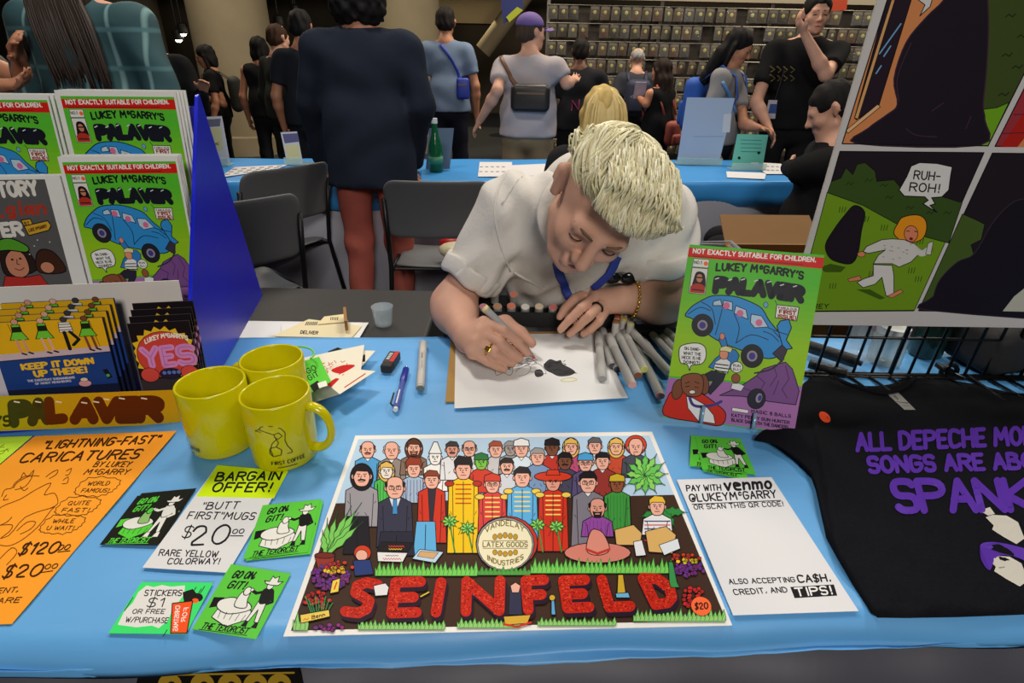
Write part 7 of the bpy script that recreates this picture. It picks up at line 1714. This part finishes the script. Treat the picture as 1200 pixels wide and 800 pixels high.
def person(label, px, y, H=1.72, rz=0.0, top=(40, 40, 44), pants=(36, 38, 46), hair=(30, 24, 22), skin=SKINT, style='short', sleeve='short', legs='long', wide=1.0, sit=False, hands=(None, None), elbows=(None, None), lean=0.0, turn=0.0, nod=0.0, shoe=(28, 28, 30), topmat=None, face=False, vox=.010, py=100, hem=.915):
    wh = 1 + (wide - 1) * .35
    """hands/elbows: world points for the person's (left, right) arm; everything else follows a relaxed stance"""
    s = H / 1.75 if not sit else H / 1.30
    base = np.array([PY(px, py, y)[0], y, 0.0]); R = rotz(rz)
    t = thing('person', base, label, 'person'); dz = -.42 if sit else 0.0
    def L_(x, yy, z): return base + R @ (np.array([x, yy + lean * max(0, z - .9 - dz) * .6, z]) * s)
    neck = L_(0, -.01, 1.47 + dz); hc = L_(0, .035, 1.625 + dz)
    RH_ = R @ rotz(turn) @ rotx(-nod)
    hp_, sb_, li_ = head_prims(hc, RH_, s * 1.02)
    body_p = hp_ + [('c', hc + RH_ @ np.array([0, -.02, -.05]) * s, neck, .052 * s, .058 * s, .02), ('c', neck, L_(0, 0, 1.05 + dz), .07 * s, .08 * s, .03)]
    cloth = [('e', L_(0, .0, 1.30 + dz), np.array([.185 * wide, .118 * wide, .20]) * s, R, .05 * s), ('e', L_(0, .0, 1.10 + dz), np.array([.172 * wide, .118 * wide, .20]) * s, R, .05 * s), ('c', L_(-.15 * wide, 0, 1.40 + dz), L_(.15 * wide, 0, 1.40 + dz), .072 * s, .072 * s, .05 * s), ('c', neck - np.array([0, 0, .03]), L_(0, 0, 1.36 + dz), .066 * s, .10 * s, .05 * s)]
    cuts = [(L_(0, 0, hem + dz), (0, 0, -1), .5)]
    cloth += [('c', L_(k * .075 * wh, 0, hem - .06 + dz), L_(k * .07 * wh, 0, 1.10 + dz), .140 * s * wh, .134 * s * wh, .05) for k in (-1, 0, 1)]
    for i, k in enumerate((-1, 1)):
        S_ = L_(k * .185 * wide, 0, 1.405 + dz); E_ = elbows[i] if elbows[i] is not None else L_(k * (.255 * wide), -.02, 1.13 + dz); W_ = hands[i] if hands[i] is not None else L_(k * .26 * wide, .06, .89 + dz)
        E_, W_ = np.asarray(E_, float), np.asarray(W_, float)
        body_p += [('c', neck, S_, .045 * s, .05 * s, .02), ('c', S_, E_, .046 * s, .040 * s, .02), ('c', E_, E_ + (W_ - E_) * .3, .040 * s, .042 * s, .02), ('c', E_ + (W_ - E_) * .3, W_, .042 * s, .027 * s, .02)]
        fwd_ = R @ np.array([0, 1.0, 0]); body_p += relaxed_hand(W_, W_ - E_, fwd_ + np.array([0, 0, .3]) if abs((W_ - E_)[2]) > .1 else R @ np.array([-k, 0, 0.3]), s, .7)
        if sleeve == 'long': cloth += [('c', S_, E_, .068 * s * wide, .058 * s, .04 * s), ('c', E_, W_, .058 * s, .043 * s, .03 * s)]
        elif sleeve == 'short': cloth += [('c', S_, S_ + (E_ - S_) * .66, .070 * s, .066 * s, .04 * s)]; cuts.append((S_ + (E_ - S_) * .66, E_ - S_, .12 * s))
    hip_z = .92 + dz; pan = [('c', L_(-.075, 0, hip_z), L_(.075, 0, hip_z), .112 * s * wh, .112 * s * wh, .05), ('c', L_(0, 0, hip_z), L_(0, 0, 1.02 + dz), .13 * s * wh, .125 * s * wh, .04)]
    pc = []
    for k in (-1, 1):
        hp = L_(k * .095, 0, hip_z); kn = L_(k * .10, .42, .50) if sit else L_(k * .105, .012, .50); an = L_(k * .11, .40, .09) if sit else L_(k * .115, -.01, .09)
        if legs == 'long': pan += [('c', hp, kn, .095 * s * wh, .072 * s, .03), ('c', kn, an + np.array([0, 0, -.01]), .072 * s, .058 * s, .03)]; body_p += [('c', L_(0, 0, 1.05 + dz), hp, .06, .05, .02), ('c', hp, kn, .05, .045, .02), ('c', kn, an, .045, .03, .02)]
        else:
            pan += [('c', hp, kn, .105 * s, .098 * s, .03)]; pc.append((kn + np.array([0, 0, .02]), (0, 0, -1), .13)); body_p += [('c', L_(0, 0, 1.05 + dz), hp, .06, .06, .02), ('c', hp, kn, .07 * s, .052 * s, .02), ('c', kn, kn + (an - kn) * .35, .052 * s, .055 * s, .02), ('c', kn + (an - kn) * .35, an, .055 * s, .034 * s, .02)]
        f0 = np.array([an[0], an[1], .05 * s]); fd_ = R @ np.array([k * .12, 1, 0]); sm = M(shoe, .55)
        body('shoe', [('c', f0 - fd_ * .03 * s, f0 + fd_ * .15 * s - UP * .012, .046 * s, .036 * s, .03), ('c', f0, f0 + UP * .03 * s, .045 * s, .045 * s, .03)], sm, .012, .02, t, base, (), ((f0 * np.array([1, 1, 0]) + UP * .003, (0, 0, -1), .4),))
    bo_ = body('body', body_p + li_, skin, vox, .02, t, base, sb_)
    tm = topmat or M(top, .9, var=.18, vscale=7, bump=.25, bscale=25, spec=.12)
    to_ = body('top', cloth, tm, .013, .03, t, base, [('c', neck + UP * .02, hc, .056 * s, .05 * s)], cuts, foldnoise(.006, 24, px * .1), 2)
    body('trousers', pan, M(pants, .9, var=.15, vscale=7, bump=.2, bscale=25, spec=.12), .013, .03, t, base, (), pc, foldnoise(.005, 26, px), 2)
    w = lambda x, yy, z: hc + RH_ @ (np.array([x, yy, z]) * s * 1.02)
    hm = M(hair, .75, var=.35, vscale=45, bump=.8, bscale=60, spec=.2, stretch=(1, 1, .25))
    e_ = lambda c, r: ('e', w(*c), np.array(r) * s, RH_, .02)
    cutf = [('e', w(0, .105, -.012), np.array([.088, .060, .078]) * s, RH_)]
    if style == 'short': hs_ = [e_((0, -.015, .040), (.084, .101, .088)), e_((0, -.05, -.01), (.078, .068, .06))]; cutf += [('e', w(k * .09, .012, -.045), np.array([.03, .045, .05]) * s, RH_) for k in (-1, 1)]
    elif style == 'curly': hs_ = [e_((0, -.03, .04), (.135, .125, .12)), e_((0, -.05, -.05), (.125, .09, .10))]
    elif style == 'long': hs_ = [e_((0, -.015, .042), (.088, .106, .090)), e_((0, -.055, -.06), (.090, .066, .12)), ('c', w(-.045, -.075, -.08), w(-.05, -.09, -.30), .050 * s, .038 * s, .03), ('c', w(.045, -.075, -.08), w(.05, -.09, -.30), .050 * s, .038 * s, .03), ('c', w(0, -.085, -.08), w(0, -.10, -.33), .05 * s, .035 * s, .03), ('c', w(-.082, -.01, 0), w(-.085, .0, -.16), .024 * s, .018 * s, .02), ('c', w(.082, -.01, 0), w(.085, .0, -.16), .024 * s, .018 * s, .02)]
    elif style == 'bob': hs_ = [e_((0, -.018, .038), (.092, .110, .092)), e_((0, -.04, -.05), (.098, .082, .105)), ('c', w(-.08, 0, .0), w(-.085, .01, -.12), .026 * s, .02 * s, .02), ('c', w(.08, 0, .0), w(.085, .01, -.12), .026 * s, .02 * s, .02)]
    else: hs_ = [e_((0, -.015, .036), (.082, .100, .080))]
    f_ = 90 if style == 'curly' else 60; am = .012 if style == 'curly' else .003
    nz_ = (lambda g: am * np.sin(g[..., 0] * f_) * np.sin(g[..., 1] * f_ * 1.1) * np.sin(g[..., 2] * f_ * .9)) if style == 'curly' else (lambda g: am * np.sin(g[..., 0] * 130 + 3 * np.sin(g[..., 2] * 20)))
    body('hair', hs_, hm, .007, .02, t, base, cutf, (), nz_, 1)
    if face:
        for k in (-1, 1):
            b = MB(); b.tube([w(k * .014, .094, .020), w(k * .048, .079, .022)], .003 * s, 6); b.build('eyebrow', M((34, 26, 22), .8), t, base)
            b = MB(); b.tube([w(k * (.031 + .014 * math.sin(a)), .076 + .0145 * math.cos(a), -.002) for a in np.linspace(-1.1, 1.1, 7)], .0024 * s, 6); b.build('eye', M((26, 20, 18), .4), t, base)
        b = MB(); b.tube([w(x, .0975 - abs(x) * .25, -.065) for x in np.linspace(-.019, .019, 5)], [.002, .004, .005, .004, .002], 8); b.build('lips', M((160, 74, 66), .5), t, base, smooth=True)
    return dict(t=t, base=base, L=L_, w=w, s=s, R=R, RH=RH_, hc=hc, top=to_, body=bo_, bv=bvh_of(to_, bo_))
# navy sweater, salmon trousers
sw = person('person with big curly black hair in navy sweater and salmon trousers, back turned', 428, 2.78, 1.69, 0.06, (34, 40, 54), (168, 88, 76), (18, 16, 18), SKINT, 'curly', 'long', wide=1.10, hem=.80, hands=(PY(376, 186, 2.96), PY(487, 190, 2.95)), elbows=(PY(362, 120, 2.80), PY(494, 126, 2.76)))
for ch in [c for c in sw['t'].children if c.name.startswith('shoe')]:
    pass
a_ = sw['L'](.115, -.04, .05); b = MB()
for k in range(3): b.tube([sw['L'](.158, .01 + k * .035, .03), sw['L'](.150, .025 + k * .035, .075)], .006, 6)
b.build('shoe_stripes', M((220, 220, 220), .5), sw['t'], sw['base'])
# plaid shirt, long hair
pw_ = person('person with long brown hair in a teal plaid shirt, back turned behind the rack', 116, 2.32, 1.75, -.12, (42, 74, 78), (40, 40, 48), (44, 32, 24), SKIN, 'long', 'long', wide=1.12, topmat=plaid((40, 76, 82), (110, 146, 146), (70, 110, 116)))
b = MB(); r4 = random.Random(4)
for i in range(70):
    x0 = r4.uniform(-.09, .10); p0 = pw_['w'](x0 * .8, -.10, .03); p1 = pw_['w'](x0, -.135, -.12); p2 = pw_['w'](x0 * 1.15 + .03, -.155 - .01 * r4.random(), -.24); p3 = pw_['w'](x0 * 1.1 + .05, -.16, -.36 - .10 * r4.random())
    b.tube(cr([p0, p1, p2, p3], False, 3), [.009, .010, .010, .011, .011, .010, .009, .008, .006, .003][:10], 6, flat=.5)
b.build('hair_strands', M((52, 38, 28), .5), pw_['t'], pw_['base'], smooth=True)
person('person in grey top at the left frame edge holding out both hands', -80, 2.35, 1.66, -1.15, (112, 108, 104), (30, 30, 34), (24, 20, 20), SKINT, 'short', 'short', hands=(PY(22, 66, 2.25), PY(6, 101, 2.1)), elbows=(PY(34, 96, 2.35), PY(-36, 108, 2.15)))
p4 = person('person with dark hair in black top looking at a phone, wearing an olive backpack', 251, 6.2, 1.40, 1.9, (26, 26, 28), (30, 30, 34), (20, 17, 17), SKINT, 'bob', 'short', nod=.25, hands=(None, PY(236, 112, 6.0)), elbows=(None, PY(262, 122, 6.1)), face=True)
def pack(q, label, col, off=-.235, w=(.15, .075, .21), z=1.20):
    c = q['L'](0, off, z); t = thing('backpack', c, label, 'backpack'); m = M(col, .7, var=.2, vscale=12, bump=.3, bscale=30)
    b = MB(); b.rbox(c, np.array(w) * q['s'], .06, q['R'], 5); b.build('main_bag', m, t, c, smooth=True)
    b = MB(); b.rbox(c + q['R'] @ np.array([0, -w[1] * 1.0, -.06]) * q['s'], np.array((w[0] * .75, .03, w[2] * .45)) * q['s'], .025, q['R'], 4); b.build('front_pocket', m, t, c, smooth=True)
    for k in (-1, 1):
        b = MB(); b.tube([q['L'](k * .10, off + .06, z + .18), q['L'](k * .115, -.02, 1.495), q['L'](k * .12, .10, 1.42), q['L'](k * .125, .135, 1.28), q['L'](k * .15, .06, 1.08)], .018 * q['s'], 8, flat=.3, ref=q['R'] @ np.array([1.0, 0, 0])); b.build('strap', m, t, c, smooth=True)
pack(p4, 'olive backpack on the person with the phone at the column', (44, 46, 38))
person('person with black hair and bare arms in black vest left of the olive suit', 310, 6.0, 1.48, .1, (24, 24, 26), (28, 28, 32), (16, 14, 15), SKINT, 'bob', 'none')
person('person with brown hair in a dark olive suit, back turned left of the navy sweater', 331, 5.4, 1.56, -.5, (42, 44, 40), (34, 34, 34), (58, 38, 28), SKIN, 'short', 'long')
person('person in dark tee with bare arm mostly hidden behind the navy sweater', 360, 4.6, 1.62, 0, (34, 38, 46), (30, 32, 38), (20, 18, 18), SKINT, 'short', 'short')
person('person in dark clothes and black hat behind the plaid shirt', 184, 3.9, 1.56, .4, (26, 26, 28), (30, 30, 34), (18, 18, 20), SKINT, 'bald', 'long', hands=(None, PY(238, 108, 3.9)))
# blue shirt with the blue sling bag
bm = person('person with short dark hair in slate blue shirt and navy trousers by the column', 524, 5.5, 1.72, .05, (112, 130, 156), (24, 26, 38), (30, 25, 24), SKIND if False else SKINT, 'short', 'short')
def sling(q, pts, bagc, size, label, scol, bcol, wid=.012, name='sling_bag'):
    c = hit(q['bv'], *bagc, .03); c = q['base'] + UP if c is None else c
    t = thing(name, c, label, 'bag'); p = [hit(q['bv'], x, y_, .008) for x, y_ in cr(pts, False, 5)]; p = [v for v in p if v is not None]
    if len(p) > 1: b = MB(); b.tube(p, wid, 8, flat=.3, ref=CR); b.build('strap', M(scol, .5), t, c, smooth=True)
    b = MB(); b.rbox(c, size, min(size) * .7, q['R'], 4); b.build('pouch', M(bcol, .45, var=.2, vscale=20), t, c, smooth=True)
    b = MB(); b.box(c + np.array([0, -size[1] * 1.0, size[2] * .35]), (size[0] * .7, .004, .006), q['R']); b.build('zip', M((110, 96, 80), .4, .6), t, c)
    return t
sling(bm, [(516, 52), (526, 66), (534, 80), (540, 96)], (541, 104), (.055, .03, .085), 'blue sling bag on the back of the slate blue shirt', (34, 52, 160), (34, 58, 170))
# purple cap
cm = person('person in purple cap, pale tee and khaki shorts with waist bag', 620, 4.25, 1.60, -.10, (176, 168, 172), (134, 118, 94), (70, 56, 46), SKIN, 'short', 'short', 'short', wide=1.12, turn=-.9, hands=(PY(562, 142, 4.2), PY(672, 94, 4.5)), elbows=(PY(583, 106, 4.1), PY(664, 98, 4.2)))
t = thing('baseball_cap', cm['hc'] + UP * .06, 'purple baseball cap on the person in the pale tee', 'cap'); pm_ = M((104, 84, 150), .8)
w_ = cm['w']; body('crown', [('e', w_(0, -.012, .048), np.array([.092, .108, .086]) * cm['s'], cm['RH'], .01)], pm_, .007, .01, t, t.location, (), ((w_(0, 0, .040), cm['RH'] @ np.array([0, 0, -1.0]), .3),))
b = MB(); b.grid([[w_(.075 * math.sin(a) * f, .07 + .095 * math.cos(a) * f + .01, .045 - .012 * f - .02 * math.sin(a) ** 2) for f in np.linspace(.55, 1.15, 6)] for a in np.linspace(-1.35, 1.35, 14)]); b.build('brim', pm_, t, t.location, smooth=True, solid=.004)
sling(cm, [(586, 64), (590, 74), (597, 88), (605, 98), (618, 104)], (622, 116), (.13, .05, .085), 'dark waist bag slung across the back of the pale tee', (110, 72, 44), (34, 28, 26), .013, 'waist_bag')
# dark tee with pink print
dm_ = person('person in long black tee with a pink print on the back, right of the cap', 678, 5.3, 1.50, -.05, (34, 34, 38), (28, 28, 32), (26, 22, 20), SKIND, 'short', 'short', wide=1.15)
pts = [hit(dm_['bv'], *p, .006) for p in ((670, 130), (671, 118), (678, 129), (679, 117))]
if all(p is not None for p in pts): b = MB(); b.tube(pts, .012, 6, flat=.3); b.build('back_print', M((200, 60, 120), .6), dm_['t'], dm_['base'])
gm = person('grey haired person with a navy backpack at the far pin rack', 744, 6.4, 1.46, 0, (60, 62, 70), (40, 42, 50), (150, 148, 146), SKIN, 'bald', 'short')
pack(gm, 'navy backpack on the grey haired person at the rack', (34, 40, 66))
lw = person('person with long brown hair in sleeveless black top browsing pins at the rack', 776, 5.2, 1.36, .7, (24, 24, 26), (36, 36, 44), (40, 28, 22), SKINT, 'long', 'none', elbows=(PY(757, 122, 5.1), None), hands=(PY(748, 114, 5.3), None))
pack(lw, 'small patterned red and tan backpack on the long haired person', (150, 70, 60), -.215, (.10, .06, .13), 1.02)
b = MB(); c = PY(750, 106, 5.28); b.rbox(c, (.05, .004, .07), .003, rotx(.3)); tag(b.build('carded_pin', M((176, 170, 190), .3, var=.3, vscale=30), origin=c), 'pale card held up by the long haired person at the rack', 'card')
# blonde seated, back turned
bl_ = person('person with long blonde hair seated behind the artist, back turned', 707, 2.72, 1.20, .05, (34, 34, 38), (36, 38, 46), (196, 168, 104), SKIN, 'long', 'short', sit=True, py=120)
b = MB()
for i in range(80):
    x0 = r4.uniform(-.095, .095); z1 = -.24 - .06 * r4.random()
    b.tube(cr([bl_['w'](x0 * .25, -.06, .115), bl_['w'](x0 * .9, -.11, .05), bl_['w'](x0 * 1.1, -.13, -.08), bl_['w'](x0 * 1.15, -.135, z1)], False, 3), [.004, .007, .008, .009, .009, .009, .008, .007, .005, .002], 6, flat=.5)
b.build('hair_strands', M((206, 180, 116), .45, var=.2, vscale=40), bl_['t'], bl_['base'], smooth=True)
def stool(q, label, mat=None):
    c = q['base']; t = thing('stool', c, label, 'stool'); zt_ = q['L'](0, 0, .50)[2] - .17
    b = MB(); b.lathe((c[0], c[1], zt_ - .04), [(.15, 0), (.165, .01), (.165, .03), (.15, .04)], 24); b.build('seat', mat or chm, t, c, auto=.7)
    for a in (.8, 2.36, 3.93, 5.5): b = MB(); b.tube([(c[0] + .1 * math.cos(a), c[1] + .1 * math.sin(a), zt_ - .03), (c[0] + .17 * math.cos(a), c[1] + .17 * math.sin(a), 0)], .012, 8); b.build('leg', chl, t, c)
stool(bl_, 'stool under the blonde person at the booth table')
# black hair, grey tee, blue straps
wb = person('person with black hair in grey tee with blue backpack straps behind the booth table', 852, 4.34, 1.54, -2.2, (140, 138, 140), (34, 36, 44), (16, 14, 16), SKINT, 'long', 'short', nod=.45, turn=.15, face=True, hands=(PY(890, 150, 4.1), None), elbows=(PY(872, 146, 4.2), None))
pack(wb, 'blue backpack worn by the black haired person behind the booth table', (30, 84, 176))
t = thing('lanyard', wb['base'] + UP * 1.2, 'pale blue lanyard with badge on the black haired person', 'lanyard')
pts = [hit(wb['bv'], x, y_, .012) for x, y_ in cr([(846, 96), (853, 112), (860, 130), (864, 142)], False)]; pts = [p for p in pts if p is not None]
if len(pts) > 1: b = MB(); b.tube(pts, .010, 6, flat=.3, ref=CR); b.build('strap', M((90, 140, 200), .5), t, t.location, smooth=True); b = MB(); b.box(pts[-1] + np.array([0, -.01, -.07]), (.035, .002, .05)); b.build('badge', M((200, 190, 190), .4), t, t.location)
# black tee, hand over the face
bk_ = person('person in black printed tee holding a hand over the face behind the booth table', 936, 4.36, 1.76, 3.0, (22, 22, 24), (28, 28, 32), (22, 19, 18), SKIN, 'short', 'short', wide=1.12, nod=.1, face=True, elbows=(PY(968, 88, 4.05), PY(886, 120, 4.25)), hands=(PY(944, 42, 4.09), PY(900, 148, 4.15)))
pm2 = M((92, 82, 40), .7)
for y_ in (78, 88):
    for x0 in (902, 910, 918, 926):
        p = [hit(bk_['bv'], *q_, .006) for q_ in ((x0, y_), (x0 + 5, y_ + 4), (x0 + 1, y_ + 7))]
        if all(v is not None for v in p): b = MB(); b.tube(p, .005, 6); b.build('chest_print', pm2, bk_['t'], bk_['base'])
p = hit(bk_['bv'], 907, 128, .012)
if p is not None:
    t = thing('badge', p, 'white pass badge hanging on the black printed tee', 'badge'); b = MB(); b.box(p, (.045, .002, .06)); b.build('card', M((190, 186, 196), .4), t, p); b = MB(); b.box(p + np.array([0, -.003, .005]), (.03, .001, .03)); b.build('picture', M((60, 84, 150), .4), t, p); b = MB(); b.tube([p + UP * .06, p + UP * .26 + np.array([.02, .0, 0])], .004, 6); b.build('cord', M((24, 24, 28), .5), t, p)
st_ = person('person with dark hair in black jacket seated at the booth table by the board', 978, 2.75, 1.24, 1.25, (22, 22, 24), (28, 28, 32), (22, 19, 19), SKIN, 'short', 'long', sit=True, nod=.5, py=150, hands=(PY(926, 196, 2.98), None), elbows=(PY(940, 200, 2.68), None))
stool(st_, 'stool under the person seated by the board')
